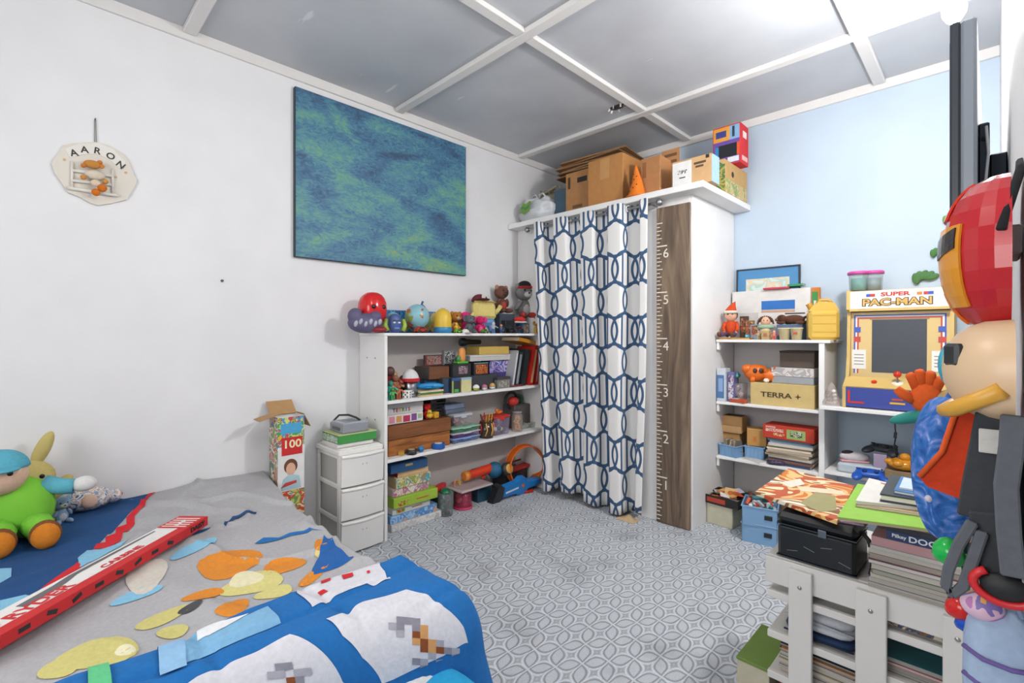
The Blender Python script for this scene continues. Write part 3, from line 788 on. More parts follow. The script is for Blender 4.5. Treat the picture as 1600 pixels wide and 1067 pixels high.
# small ones along the wall
p = SX(150, 790, .09)
t = thing('plush_toy', 'round soft toy in blue and white floral cloth on the bed', 'soft toy', (.09, yl(138, .09), .48), PI / 2)
fl = PR(['#d7d2cf', '#7d97b4', '#d9b9a6', '#e3e1de', '#4a6a94'], 60)
B().m(fl).sph((0, 0, .045), (.085, .06, .05)).done('body', t)
B().m(f_('#d9b6a0')).sph((.0, -.05, .045), (.03, .018, .03)).done('face', t)
B().m(fl).sph((.085, 0, .04), (.03, .035, .03)).done('head', t)
t = plush('small pale blue soft toy lying behind the doll foot', (.22, yl(96, .22), .48), PI / 2 + .3, .11, '#8fa9c4', belly='#c4cbd2', muzzle='#c9c2a8')
t = thing('soft_ball', 'small orange and red cloth ball beside the blue duvet tip', 'ball', (.05, yl(181, .05), .49))
B().m(f_('#d9772c')).sph((0, 0, .022), .022).done('ball', t)
B().m(f_('#c8302c')).sph((.004, .004, .022), (.021, .021, .012)).done('band', t)

# ================================================================== tall toy-block box, drawer unit and what is on it
xf = .20; y0, y1 = yl(434, xf), yl(474, xf) + .005
cy, wy = (y0 + y1) / 2, y1 - y0
t = thing('toy_box', 'tall open toy brick carton printed 100 between bed and drawers', 'box', (xf - .06, cy, 0), 0)
Hb = .80
mw = M('#e6e4e2', 'card')
b = B().m(mw)
for sx_ in (-1, 1): b.box((sx_ * .0585, 0, Hb / 2), (.003, wy, Hb))
for sy_ in (-1, 1): b.box((0, sy_ * (wy / 2 - .0015), Hb / 2), (.114, .003, Hb))
b.box((0, 0, .002), (.114, wy - .006, .003))
b.done('body', t)
sz = (.12, wy, Hb)
gp = PR(['#3f9a58', '#d9b33a', '#c83a34', '#4a8fc0', '#cfd36a', '#3f9a58'], 34)
decorate(t, sz, [('+x', 0, .80, 1, .998, gp, 'printed_band'), ('+x', 0, .0, 1, .50, PR(['#cfc05a', '#57a35e', '#c8452e', '#d8d3a0', '#5aa0c0'], 30), 'printed_band'),
                 ('-y', 0, 0, 1, .998, PR(['#b89a86', '#a84b3c', '#d8d2c8', '#7f9a5a', '#5d6c8e'], 26), 'printed_side'),
                 ('+x', .14, .74, .92, .86, M('#c8272b', 'card'), 'red_badge')], eps=.0008)
decorate(t, sz, [('+x', .30, .775, .56, .795, M('#e6e4e2', 'card'), 'small_badge'), ('+x', .1, .885, .9, .955, M('#4aa3cf', 'card'), 'blue_badge')], [('+x', '100', .53, .812, .060, M('#f0e6b8', 'paint'), 1.1)], eps=.0014)
# printed child: hair, face, shirt
_pl = [0]
def pf(nm, c, poly):
    _pl[0] += 1
    B().m(M(c, 'card')).prism(poly, .0006 * _pl[0], face_mx('+x', *sz) @ Matrix.Translation((wy * .48, Hb * .62, .0008))).done(nm, t)
pf('printed_hair', '#6a4630', oval(0, .035, .036, .040)); pf('printed_face', '#dcae92', [(x, y) for x, y in oval(0, .02, .025, .034)]); pf('printed_shirt', '#a9c8cf', [(-.05, -.09), (.055, -.09), (.045, -.025), (.012, -.012), (-.012, -.012), (-.04, -.03)])
pf('printed_tray', '#c23a3a', [(-.052, -.075), (.03, -.06), (.03, -.045), (-.03, -.05)])
for nm, loc, rot, s3 in (('flap', (.02, -wy / 2 - .045, Hb + .005), (.25, 0, 0), (.1, .10, .003)), ('flap', (-.085, 0, Hb + .035), (0, -2.4 + PI / 2 + .0, 0), (.003, wy, .10)), ('flap', (.0, wy / 2 + .02, Hb - .03), (-1.1, 0, 0), (.1, .085, .003))):
    B().m(M('#b08a5c', 'card')).box((0, 0, 0), s3).done(nm, t, loc=loc, rot=rot)

PLW = M('#e9e7e4', 'plastic', .45)
DY0, DY1, DX = 1.238, 1.508, .30
t = thing('drawer_unit', 'white plastic three-drawer tower next to the bookshelf', 'drawers', (DX / 2 + .01, (DY0 + DY1) / 2, 0))
wy = DY1 - DY0; hx = DX / 2
b = B().m(PLW); b.box((0, 0, .575), (DX, wy + .012, .03), .006); b.box((0, 0, .593), (DX - .03, wy - .02, .008), .003); b.done('top', t)
b = B().m(PLW)
for sy_ in (-1, 1):
    for sx_ in (-1, 1): b.box((sx_ * (hx - .018), sy_ * (wy / 2 - .006), .28), (.03, .012, .56), .002)
    for z in (.012, .195, .385, .555): b.box((0, sy_ * (wy / 2 - .006), z), (DX - .06, .0118, .024), .002)
b.done('frame', t)
b = B().m(M('#b9b7b2', 'plastic'))
for sy_ in (-1, 1): b.box((0, sy_ * (wy / 2 - .016), .28), (DX - .03, .004, .53))
b.box((-hx + .006, 0, .28), (.004, wy - .03, .54)); b.done('side_panel', t)
for k in range(3):
    z0 = .012 + .187 * k
    def dfn(i, j, z0=z0):
        yy = -wy / 2 + .004 + (wy - .008) * i
        bow = .022 * (1 - (2 * i - 1) ** 2)
        return (hx + .012 + bow * (.5 + .5 * j) + .008 * j, yy, z0 + .176 * j)
    b = B().m(PLW); b.surf(dfn, 14, 6, True)
    b.surf(lambda i, j: (hx - .02 + (dfn(i, 1)[0] - hx + .02) * j, dfn(i, 1)[1], z0 + .176), 14, 1)
    for e_ in (0, 1): b.add([(hx - .02, dfn(e_, 0)[1], z0), dfn(e_, 0), dfn(e_, 1), (hx - .02, dfn(e_, 0)[1], z0 + .176)], [(0, 1, 2, 3)])
    b.surf(lambda i, j: (hx - .02 + (dfn(i, 0)[0] - hx + .02) * j, dfn(i, 0)[1], z0), 14, 1)
    d = b.done('drawer', t)
    b = B().m(PLW); b.surf(lambda i, j: (dfn(i, 1)[0] + .007 * math.sin(PI * j), dfn(i, 1)[1], z0 + .160 + .02 * j), 14, 4); b.done('pull_rim', d)
    for e_ in (-.012, .012): B().m(M('#c4c2be', 'plastic')).sph((hx + .036, e_, z0 + .12), .004).done('rivet', d)
z = .600
def LB(uc, ur, xf, dep):
    a, c = yl(uc, xf), yl(ur, xf)
    return (xf - dep / 2, (a + c) / 2), (dep, c - a)
(c, s2) = LB(527, 583, .275, .20)
carton('white flat box lowest of the pile on the drawer unit', (*c, z), (*s2, .022), '#e4e2de', name='flat_box')
(c, s2) = LB(529, 588, .285, .21)
carton('green sided flat game box on the drawer unit', (*c, z + .023), (*s2, .052), '#3f9447', name='game_box', lid=(.12, '#b9bf8e'), prints=[('-y', .05, .1, .95, .8, PR(['#d9dcd4', '#8aa882', '#b9c4bb', '#e6e6e0'], 40))])
(c, s2) = LB(536, 576, .27, .17)
t = thing('game_console', 'grey flat game console with black cable on top of the green box', 'game console', (c[0], c[1], z + .076))
b = B().m(M('#8f939b', 'plastic')); b.box((0, 0, .025), (s2[0], s2[1], .05), .004); b.done('body', t)
B().m(M('#aab0b8', 'plastic')).box((0, 0, .053), (s2[0] * .9, s2[1] * .92, .008), .002).done('top_plate', t)
for k in range(4): B().m(M('#6c7078', 'plastic')).box((-.05 + .03 * k, 0, .0575), (.012, s2[1] * .6, .002)).done('vent', t)
B().m(M('#555a62', 'plastic')).box((0, -s2[1] / 2 - .001, .022), (s2[0] * .55, .003, .018)).done('disc_door', t)
B().m(M('#2a2c30', 'rubber')).tube([(-.09, -.05, .0), (-.10, -.05, .05), (-.07, -.03, .085), (-.01, .0, .09), (.03, .03, .075), (.04, .05, .058)], .006).done('cable', t)

# ================================================================== BOOKSHELF along the left wall
BX, BY0, BY1 = .312, 1.52, 2.972
ZS = (1.255, .842, .487)
t = thing('bookshelf', 'white painted bookshelf along the wall beside the closet', 'bookshelf', (0, BY0, 0))
B().m(SHW).bx(.003, 0, 0, BX, .02, ZS[0] - .018, .002).done('side_panel', t)
B().m(SHW).bx(.003, BY1 - BY0 - .02, 0, BX - .004, BY1 - BY0, ZS[0] - .018, .002).done('side_panel', t)
B().m(SHW).bx(.003, -.004, ZS[0] - .018, BX + .003, BY1 - BY0, ZS[0], .002).done('shelf', t)
for z in ZS[1:]: B().m(SHW).bx(.003, .0205, z - .02, BX, BY1 - BY0 - .0205, z, .002).done('shelf', t)
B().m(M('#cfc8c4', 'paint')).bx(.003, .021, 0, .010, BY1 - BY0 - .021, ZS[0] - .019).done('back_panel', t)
for z in (.72, .30, 1.1):
    for x in (.1, .2): B().m(M('#8d8a86', 'metal')).cyl((x, -.0015, z), (x, .001, z), .005, seg=8).done('screw', t)

# ---- makers of small toys
def figurine(label, loc, rz, h, cols, hat=None, group=None, name='toy_figure', kind='plastic', arms=.4):
    lg, bd, hdc, ar = cols
    t = thing(name, label, 'toy', loc, rz, group)
    for s_ in (-1, 1):
        B().m(M(lg, kind)).box((s_ * .09 * h, 0, .2 * h), (.14 * h, .16 * h, .4 * h), .03 * h).done('leg', t)
        B().m(M(ar, kind)).tube([(s_ * .2 * h, 0, .66 * h), (s_ * (.2 + arms * .3) * h, -.08 * h, .54 * h), (s_ * (.22 + arms * .35) * h, -.2 * h, .5 * h)], [.065 * h, .055 * h, .06 * h], 8).done('arm', t)
    B().m(M(bd, kind)).box((0, 0, .55 * h), (.36 * h, .2 * h, .34 * h), .06 * h, taper=.8).done('torso', t)
    hd = B().m(M(hdc, kind)).sph((0, 0, 0), (.15 * h, .14 * h, .16 * h), seg=12, rings=8).done('head', t, loc=(0, -.01 * h, .85 * h))
    if hat: B().m(M(hat, kind)).sph((0, .01 * h, .03 * h), (.17 * h, .16 * h, .15 * h), seg=12, rings=6, z0=.0).done('hat', hd)
    return t
def toy_car(label, loc, rz, L, col, col2='#20242a', group=None, name='toy_car'):
    t = thing(name, label, 'toy', loc, rz, group); w_ = L * .48
    pr = [(-.5, .12), (.5, .12), (.5, .26), (.28, .32), (.12, .5), (-.22, .5), (-.38, .34), (-.5, .32)]
    B().m(M(col, 'gloss')).prism([(x * L, z * L) for x, z in pr], w_, T((0, w_ / 2, 0), (PI / 2, 0, 0))).done('body', t)
    B().m(M(col2, 'gloss')).prism([(x * L, z * L) for x, z in [(-.32, .335), (.22, .335), (.1, .46), (-.2, .46)]], w_ * 1.02, T((0, w_ * .51, 0), (PI / 2, 0, 0))).done('window', t)
    for x in (-.3, .3):
        for s_ in (-1, 1): B().m(M('#1b1b1d', 'rubber')).cyl((x * L, s_ * w_ * .38, .13 * L), (x * L, s_ * w_ * .55, .13 * L), .13 * L).done('wheel', t)
    return t
def motorbike(label, loc, rz, L, col, group=None):
    t = thing('toy_motorbike', label, 'toy', loc, rz, group)
    for x in (-.32, .32):
        b = B().m(M('#1a1a1c', 'rubber')); b.tube([(x * L + .17 * L * math.cos(a * PI / 8), 0, .2 * L + .17 * L * math.sin(a * PI / 8)) for a in range(16)], .045 * L, 6, True)
        wh = b.done('wheel', t); B().m(M('#8b8d90', 'metal')).cyl((x * L, -.03 * L, .2 * L), (x * L, .03 * L, .2 * L), .07 * L, seg=10).done('hub', wh)
    B().m(M(col, 'gloss')).prism([(x * L, z * L) for x, z in [(-.45, .45), (-.1, .36), (.1, .28), (.2, .52), (.05, .6), (-.15, .48), (-.4, .56)]], .1 * L, T((0, .05 * L, 0), (PI / 2, 0, 0))).done('body', t)
    B().m(M('#55575a', 'metal')).tube([(.32 * L, 0, .2 * L), (.2 * L, 0, .62 * L)], .025 * L).done('fork', t)
    B().m(M('#2a2a2c', 'rubber')).tube([(.16 * L, -.16 * L, .66 * L), (.2 * L, 0, .64 * L), (.16 * L, .16 * L, .66 * L)], .022 * L).done('handlebar', t)
    return t
def container(label, c, size, col, lid, fill=(), rz=0, group=None, name='plastic_container', solid=False, cap=.16):
    sx_, sy_, sz_ = size
    t = thing(name, label, 'container', c, rz, group)
    k = 'plastic' if solid else 'clear'
    hb = sz_ * (1 - cap)
    b = B().m(M(col, k)); b.box((0, 0, hb / 2), (sx_, sy_, hb), .004, taper=.9); b.done('body', t)
    if lid:
        B().m(M(lid, 'plastic')).box((0, 0, hb + sz_ * cap / 2), (sx_ * 1.05, sy_ * 1.05, sz_ * cap), .004).done('lid', t)
        for s_ in (-1, 1): B().m(M(lid, 'plastic')).box((sx_ * .53, s_ * .0, hb), (.006, sy_ * .3, sz_ * .22), .002).done('clip', t); break
    if fill:
        b = B(); rn = random.Random(label)
        for i in range(12):
            b.m(M(fill[i % len(fill)], 'plastic'))
            b.box((rn.uniform(-.34, .34) * sx_, rn.uniform(-.34, .34) * sy_, hb * rn.uniform(.15, .75)), (sx_ * .24, sy_ * .24, hb * .22), .002, (rn.random(), rn.random(), rn.random() * 3))
        b.done('contents', t, kind='stuff')
    return t
def ball(label, c, r, c1, c2=None, band=None, name='toy_ball', group=None, rot=(0, 0, 0)):
    t = thing(name, label, 'ball', c, group=group, rot=rot)
    B().m(M(c1, 'gloss')).sph((0, 0, r), r, z0=0).done('upper_half', t)
    B().m(M(c2 or c1, 'gloss')).sph((0, 0, r), r, z1=0).done('lower_half', t)
    if band: B().m(M(band, 'gloss')).lathe([(r * .9, -r * .08), (r * 1.015, -r * .08), (r * 1.015, r * .08), (r * .9, r * .08)], (0, 0, r), 18).done('band', t)
    return t
def standing_book(label, c, th, h, d, lean, col, pages='#e6e1d6', band=None, name='book'):
    """spine towards +X, leaning along Y by turning about its lower edge"""
    t = thing(name, label, 'book', c, rot=(lean, 0, 0))
    m = M(col, 'plastic', .45); b = B().m(m)
    b.box((-d / 2, .0012, h / 2), (d, .0024, h)); b.box((-d / 2, th - .0012, h / 2), (d, .0024, h)); b.box((-.0012, th / 2, h / 2), (.0024, th - .005, h)); b.done('cover', t)
    B().m(M(pages, 'paper')).box((-d / 2 - .002, th / 2, h / 2), (d - .008, th - .0055, h - .008)).done('pages', t)
    if band: B().m(M(band, 'paint')).box((.0004, th / 2, h * .5), (.0008, th * .55, h * .85)).done('spine_label', t)
    return t
FX = PI / 2          # facing +X
z0 = ZS[0]
P_ = lambda u, x: (x, yl(u, x), z0)
# ---- top of the bookshelf
x = .16
t = thing('toy_mask', 'glossy red moulded toy mask at the left end of the bookshelf top', 'mask', (x, yl(582, x), z0 + .075), FX)
b = B().m(M('#cf2226', 'gloss')); b.sph((0, 0, .075), (.085, .085, .105), pw=.85); b.done('shell', t)
for s_ in (-1, 1): B().m(M('#3a1416', 'gloss')).sph((s_ * .034, -.078, .085), (.014, .01, .014)).done('eye_hole', t)
B().m(M('#7a1418', 'gloss')).tube([(-.06, -.055, .02), (-.03, -.078, .005), (0, -.084, .0), (.03, -.078, .005), (.06, -.055, .02)], .004).done('chin_seam', t)
t = thing('toy_mask', 'dark purple rubber toy mask with silver lumps under the red mask', 'mask', (.20, yl(571, .20), z0), FX - .3)
b = B().m(M('#5d5878', 'rubber')); b.sph((0, 0, .06), (.105, .07, .062)); b.sph((-.06, 0, .1), (.045, .05, .05)); b.sph((.055, -.01, .1), (.04, .045, .035)); b.done('shell', t)
for k in range(6): B().m(M('#a9abb8', 'gloss')).sph((-.065 + .028 * k, -.062 + .004 * abs(k - 2.5), .055 + .012 * (k % 2)), (.012, .012, .02), (0, .3, 0)).done('lump', t)
B().m(M('#8c2430', 'rubber')).sph((.075, -.02, .02), (.05, .05, .02)).done('inner_lining', t)
t = thing('toy_figure', 'blue rounded head figure with green arms left of the globe', 'toy', (*P_(617, .2)[:2], z0), FX - .2)
B().m(M('#44598f', 'plastic')).sph((0, 0, .062), (.042, .036, .062), pw=.8).done('head', t)
B().m(M('#2e3d68', 'plastic')).box((0, -.034, .078), (.05, .008, .010), .002).done('brow', t)
B().m(M('#6d80b4', 'plastic')).box((0, -.036, .03), (.036, .006, .012), .003).done('mouth', t)
for s_ in (-1, 1):
    B().m(M('#9cb64a', 'plastic')).tube([(s_ * .05, 0, .015), (s_ * .066, 0, .05), (s_ * .056, .005, .09)], [.018, .017, .013]).done('arm', t)
    B().m(M('#dfe2ea', 'gloss')).sph((s_ * .016, -.034, .066), (.009, .006, .006)).done('eye', t)
B().m(M('#7fb9b4', 'plastic')).sph((.0, .03, .11), (.04, .03, .022)).done('crest', t)
# globe
def globemat():
    m, nt, p = newmat('globe_map'); p.inputs['Roughness'].default_value = .3
    tc = nd(nt, 'ShaderNodeTexCoord'); nz = nd(nt, 'ShaderNodeTexNoise'); nz.inputs['Scale'].default_value = 14; nz.inputs['Detail'].default_value = 3
    n2 = nd(nt, 'ShaderNodeTexNoise'); n2.inputs['Scale'].default_value = 22
    cr = nd(nt, 'ShaderNodeValToRGB'); cr.color_ramp.interpolation = 'CONSTANT'; e = cr.color_ramp.elements
    pass
    c2 = nd(nt, 'ShaderNodeValToRGB'); c2.color_ramp.interpolation = 'CONSTANT'; e2 = c2.color_ramp.elements; e2[0].color = lin('#a9a04a'); e2[1].position = .5; e2[1].color = lin('#b5562e'); e2.new(.42).color = lin('#7f9a4c')
    g = mth(nt, 'GREATER_THAN', nz.outputs['Fac'], .55); mx = nd(nt, 'ShaderNodeMix', data_type='RGBA'); mx.inputs[6].default_value = lin('#86b7c4')
    nt.links.new(tc.outputs['Object'], nz.inputs['Vector']); nt.links.new(tc.outputs['Object'], n2.inputs['Vector']); nt.links.new(n2.outputs['Fac'], c2.inputs[0])
    nt.links.new(g, mx.inputs[0]); nt.links.new(c2.outputs[0], mx.inputs[7]); nt.links.new(mx.outputs[2], p.inputs['Base Color'])
    return m
gx_ = .15; gyy = yl(652, gx_); r = .083
t = thing('globe', 'small world globe on a dark arm stand on the bookshelf', 'globe', (gx_, gyy, z0), FX)
B().m(M('#3a3230', 'plastic')).lathe([(0, 0), (.055, 0), (.05, .008), (.012, .016), (.008, .03), (0, .03)]).done('base', t)
tl = .41
g = B().m(globemat()).sph((0, 0, 0), r, seg=28, rings=18).done('sphere', t, loc=(0, 0, r + .03), rot=(.1, tl, .4))
b = B().m(M('#3b5a72', 'metal')); b.tube([((r + .008) * math.sin(a + tl), .0, r + .03 + (r + .008) * math.cos(a + tl)) for a in [PI * k / 12 for k in range(13)]], .0035); b.done('meridian_arm', t)
B().m(M('#24577f', 'plastic')).cyl((math.sin(tl) * r, 0, r + .03 + r * math.cos(tl)), (math.sin(tl) * (r + .03), 0, r + .03 + (r + .03) * math.cos(tl)), .007).done('pin', t)
(c, s2) = ((.035, (yl(604, .05) + yl(738, .05)) / 2), (.03, yl(738, .05) - yl(604, .05)))
carton('long blue picture box standing against the wall behind the globe', (*c, z0), (*s2, .155), '#2f6fae', name='picture_box', prints=[('+x', .02, .06, .98, .96, PR(['#2f77b8', '#57a7cf', '#1f4f8a', '#b08a4e', '#7fb068', '#2f77b8'], 16))])
toy_car('rust red toy car in front of the globe', (.27, yl(658, .27), z0), FX, .085, '#a53324')
x = .22; yy = yl(692, x)
t = thing('money_bank', 'yellow capsule shaped money bank with blue base', 'money bank', (x, yy, z0), FX - .3)
B().m(M('#d9b53c', 'plastic')).lathe([(0, .02), (.058, .022), (.06, .05), (.06, .105), (.052, .14), (.03, .163), (0, .17)], seg=24).done('body', t)
B().m(M('#2f7fae', 'plastic')).lathe([(0, 0), (.062, 0), (.063, .035), (.059, .042), (0, .042)], seg=24).done('base', t)
B().m(M('#8d7424', 'plastic')).box((0, 0, .170), (.03, .006, .003)).done('coin_slot', t)
plush('orange and brown small soft toy beside the yellow bank', (.13, yl(712, .13), z0), FX, .165, '#b5702a', belly='#d9a655', muzzle='#dcc59a')
figurine('small yellow figure below the orange soft toy', (.24, yl(713, .24), z0), FX, .075, ('#c8a23a', '#d8b23c', '#d8b23c', '#c8a23a'))
toy_car('lime green small toy car on the bookshelf top', (.285, yl(716, .285), z0), FX, .055, '#6fb52e')
t = thing('doll_hat', 'white small toy cap in front of the grey elephant toy', 'toy', (.29, yl(727, .29), z0), FX)
B().m(M('#e2e0dc', 'plastic')).sph((0, 0, 0), (.032, .032, .03), z0=0).done('crown', t); B().m(M('#b9b6b2', 'plastic')).sph((0, -.03, .004), (.026, .026, .004)).done('peak', t)
plush('hot pink soft toy wedged behind the grey elephant', (.11, yl(727, .11), z0), FX, .17, '#d62a72', belly='#e56a9c', ear='flop')
plush('dark grey elephant-eared soft toy on the bookshelf top', (.235, yl(733, .235), z0), FX + .1, .14, '#5d6064', muzzle='#6d7074', ear='big', earc='#55585c')
plush('bright magenta big-eared soft toy right of the grey one', (.2, yl(750, .2), z0), FX - .3, .135, '#cf1f68', belly='#e06a98', ear='big', earc='#d93a80')
# pale yellow square cushion toy with a cap
x = .115; yy = yl(757, x)
t = thing('cushion_toy', 'pale yellow square cushion toy wearing a dark red cap', 'soft toy', (x, yy, z0 + .10), 0, rot=(-.12, 0, FX - .15))
B().m(f_('#d9c97c')).box((0, 0, .075), (.205, .085, .15), .03).done('body', t)
B().m(f_('#c9b560')).tube([(-.1, -.03, .14), (0, -.036, .148), (.1, -.03, .14)], .005).done('piping', t)
B().m(f_('#6d98c6')).box((0, 0, -.012), (.17, .08, .07), .025).done('trousers', t)
hd = B().m(f_('#6a2233')).sph((-.03, 0, .15), (.07, .055, .055), z0=0).done('cap', t); B().m(f_('#5a1c2c')).sph((-.03, -.04, .155), (.06, .05, .008)).done('peak', hd)
B().m(f_('#dcdad4')).box((-.03, -.056, .178), (.034, .004, .026), .001, (.25, 0, 0)).done('badge', hd)
B().m(f_('#d9c97c')).tube([(.09, 0, .05), (.13, -.01, .085), (.155, -.01, .115)], [.022, .017, .02]).done('arm', t)
B().m(f_('#d9c97c')).tube([(-.09, 0, .05), (-.125, -.01, .03), (-.13, -.02, .0)], [.02, .016, .018]).done('arm', t)
for s_ in (-1, 1): B().m(f_('#6d98c6')).tube([(s_ * .045, 0, -.03), (s_ * .05, -.02, -.085)], [.026, .024]).done('leg', t)
plush('brown monkey soft toy with red collar above the cushion toy', (.07, yl(783, .07), z0 + .165), FX, .235, '#6b4436', belly='#b03a2c', muzzle='#4a332a', ear='round', earc='#a8766a')
t = plush('grey bear soft toy with black hat beside the closet', (.095, yl(819, .095), z0 + .13), FX - .3, .30, '#7d7b7c', belly='#b9b7b5', muzzle='#dad8d6', ear='round', feet='#b3403a')
hd = [o for o in t.children if o.name.startswith('head')][0]
B().m(f_('#242428')).sph((0, 0, .035), (.07, .068, .065), z0=0).done('hat', hd); B().m(f_('#b5302c')).lathe([(.068, .03), (.075, .032), (.075, .05), (.066, .052)], seg=18).done('hat_band', hd)
carton('blue picture tin under the red trainers on the bookshelf top', (.12, yl(816, .12), z0), (.08, .085, .085), '#2a6ea6', name='picture_tin', rz=.15, prints=[('+x', .1, .1, .9, .9, PR(['#2a7fc0', '#d8a24a', '#c8d2da', '#1f5d98'], 40))])
carton('dark storage tin supporting the monkey soft toy', (.07, yl(786, .07), z0), (.1, .17, .16), '#3c4552', name='storage_tin')
carton('grey tin box under the bear with the black hat', (.06, yl(822, .06), z0), (.09, .13, .125), '#6a6c70', name='storage_tin')
t = thing('toy_shoe', 'red and white toy trainer lying above the blue tin', 'toy', (.16, yl(812, .16), z0 + .088), FX - .4)
B().m(M('#c03030', 'fabric')).sph((0, 0, .026), (.055, .03, .026)).done('upper', t); B().m(M('#e2e0dc', 'rubber')).box((0, 0, .006), (.11, .05, .012), .005).done('sole', t)
motorbike('black toy motorbike on the bookshelf top under the cushion toy arm', (.20, yl(793, .20), z0), FX - .2, .12, '#2a2c30')
motorbike('dark red and black toy motorbike nearest the closet', (.25, yl(812, .25), z0), FX + .1, .10, '#5a2026')
carton('small black gadget box behind the toy motorbikes', (.14, yl(793, .14), z0), (.06, .10, .105), '#2b2d31', name='gadget_box', kind='plastic')
figurine('silver and blue toy robot on the bookshelf front edge', (.26, yl(771, .26), z0), FX, .085, ('#4d6f9c', '#b6bcc6', '#c4c8d0', '#8d97a8'), name='toy_robot')
figurine('navy blue toy robot right of the silver one', (.27, yl(783, .27), z0), FX, .07, ('#2f4570', '#5d6f96', '#c0846a', '#2f4570'), name='toy_robot')
toy_car('olive green toy car at the front of the bookshelf top', (.285, yl(757, .285), z0), FX, .06, '#5f8a34')
figurine('red and yellow toy figure next to the closet post', (.2, yl(838, .2), z0), FX, .145, ('#d8b244', '#b8322c', '#b5302a', '#c99a3a'), hat='#a02622')
figurine('golden small toy figure in front of the red and yellow one', (.28, yl(839, .28), z0), FX, .085, ('#c8962e', '#d0a83c', '#b8582c', '#d8bc5a'))

# ---- second shelf
z0 = ZS[1]
FG = 'action figures at the left of the second shelf'
for k, (u, x, h, cl, lb) in enumerate((
        (607, .20, .20, ('#7a3a34', '#8c2c34', '#5a3a34', '#9a4438'), 'tall maroon action figure at the back left of the second shelf'),
        (604, .27, .12, ('#2e8a78', '#3fa08a', '#2e7a6a', '#56b29c'), 'teal action figure at the left shelf panel'),
        (615, .24, .15, ('#6d5a44', '#a86a4a', '#8a5a42', '#b87a58'), 'tan jointed action figure on the second shelf'),
        (620, .28, .09, ('#a85a3a', '#b8663e', '#a04f34', '#c87a4c'), 'rust orange small action figure at the shelf front'),
        (611, .29, .075, ('#3f8f54', '#57a060', '#3f8f54', '#6ab474'), 'small green action figure at the shelf front'),
        (626, .20, .14, ('#30343c', '#55342f', '#3a3434', '#5a5e66'), 'black and brown action figure beside the white cap'),
        (613, .18, .17, ('#4c6c4c', '#6e8a4c', '#aa8c6c', '#4c6c4c'), 'olive green soldier figure behind the tan figure'))):
    figurine(lb, (x, max(yl(u, x) + .012, BY0 + .022 + .36 * h), z0), FX + .3 * (k % 3 - 1), h, cl, arms=.3)
x = .22; yy = yl(641, x)
t = thing('storage_drum', 'silver cylinder drum under the white cap', 'container', (x, yy, z0)); B().m(M('#b9bcc2', 'metal')).lathe([(0, 0), (.045, 0), (.045, .095), (.04, .1), (0, .1)]).done('drum', t); B().m(M('#8d9096', 'metal')).lathe([(.0455, .02), (.048, .022), (.048, .03), (.0455, .032)]).done('rib', t)
t = thing('cap', 'white cap with red brim on the second bookshelf shelf', 'hat', (x, yy, z0 + .1), FX - .4)
B().m(M('#dcdcdc', 'fabric')).sph((0, 0, .005), (.058, .058, .075), z0=0).done('crown', t); B().m(M('#c02a2e', 'fabric')).lathe([(.057, 0), (.062, 0), (.062, .02), (.056, .022)], seg=20).done('band', t); B().m(M('#c02a2e', 'fabric')).sph((0, -.055, .006), (.05, .045, .006)).done('brim', t)
x = .29; s_ = .052
t = thing('dice', 'white foam dice with black spots at the shelf front', 'dice', (x - .01, yl(638, x), z0), .5)
B().m(M('#e8e6e2', 'rubber')).box((0, 0, s_ / 2), (s_, s_, s_), .006).done('cube', t)
for a, b_ in ((-.25, -.28), (-.25, 0), (-.25, .28), (.25, -.28), (.25, 0), (.25, .28)): B().m(M('#222226', 'paint')).cyl((s_ / 2 - .0002, a * s_, s_ / 2 + b_ * s_), (s_ / 2 + .0006, a * s_, s_ / 2 + b_ * s_), .0055, seg=8).done('spot', t)
for a, b_ in ((-.25, -.25), (.25, .25), (0, 0), (.25, -.25), (-.25, .25)): B().m(M('#222226', 'paint')).cyl((a * s_, -s_ / 2 + .0002, s_ / 2 + b_ * s_), (a * s_, -s_ / 2 - .0006, s_ / 2 + b_ * s_), .0055, seg=8).done('spot', t)
(c, s2) = LB(656, 692, .295, .14)
for k, (cl, lb, th) in enumerate((('#c9b184', 'tan thin book lowest of three under the blue toy plane', .012), ('#4f7a4a', 'green thin book in the middle under the blue toy plane', .010), ('#d8c9a2', 'cream thin book on top of the three under the toy plane', .012))):
    book(lb, (c[0] - .004 * k, c[1] + .006 * k, z0 + .0125 * k), (*s2, th), cl, spine='+x')
t = thing('toy_plane', 'bright blue plastic toy plane on thin books on the second shelf', 'toy', (.25, yl(672, .25), z0 + .037), 1.2)
b = B().m(M('#1f86c4', 'plastic')); b.sph((0, 0, .025), (.095, .022, .022)); b.done('fuselage', t)
B().m(M('#1f86c4', 'plastic')).prism([(-.05, -.09), (-.015, -.09), (.03, 0), (-.015, .09), (-.05, .09), (-.02, 0)], .007, T((0, 0, .022))).done('wing', t)
B().m(M('#1c78b0', 'plastic')).prism([(-.1, 0), (-.06, 0), (-.085, .055), (-.105, .055)], .006, T((0, .003, .03), (PI / 2, 0, 0))).done('tail_fin', t)
(c, s2) = LB(664, 697, .17, .12); carton('navy box behind the blue toy plane', (*c, z0), (*s2, .095), '#27425f', name='game_box')
(c, s2) = LB(692, 778, .235, .20); s2 = (.20, s2[1])
carton('long black console carton in the middle of the second shelf', (*c, z0), (*s2, .105), '#3b3d42', name='console_box', bev=.004, prints=[('+x', .03, .08, .16, .9, M('#2c4a6a', 'card'))])
(c, s2) = LB(686, 706, .21, .19); s2 = (.19, s2[1] + .0)
t = carton('brown wooden block box with dark side on the navy box', (c[0], c[1] - .045, z0 + .098), (.17, s2[1] + .06, .085), '#7a4a2c', name='wooden_box', kind='wood', prints=[('-y', 0, 0, 1, 1, M('#55504c', 'card'), 'side_board')])
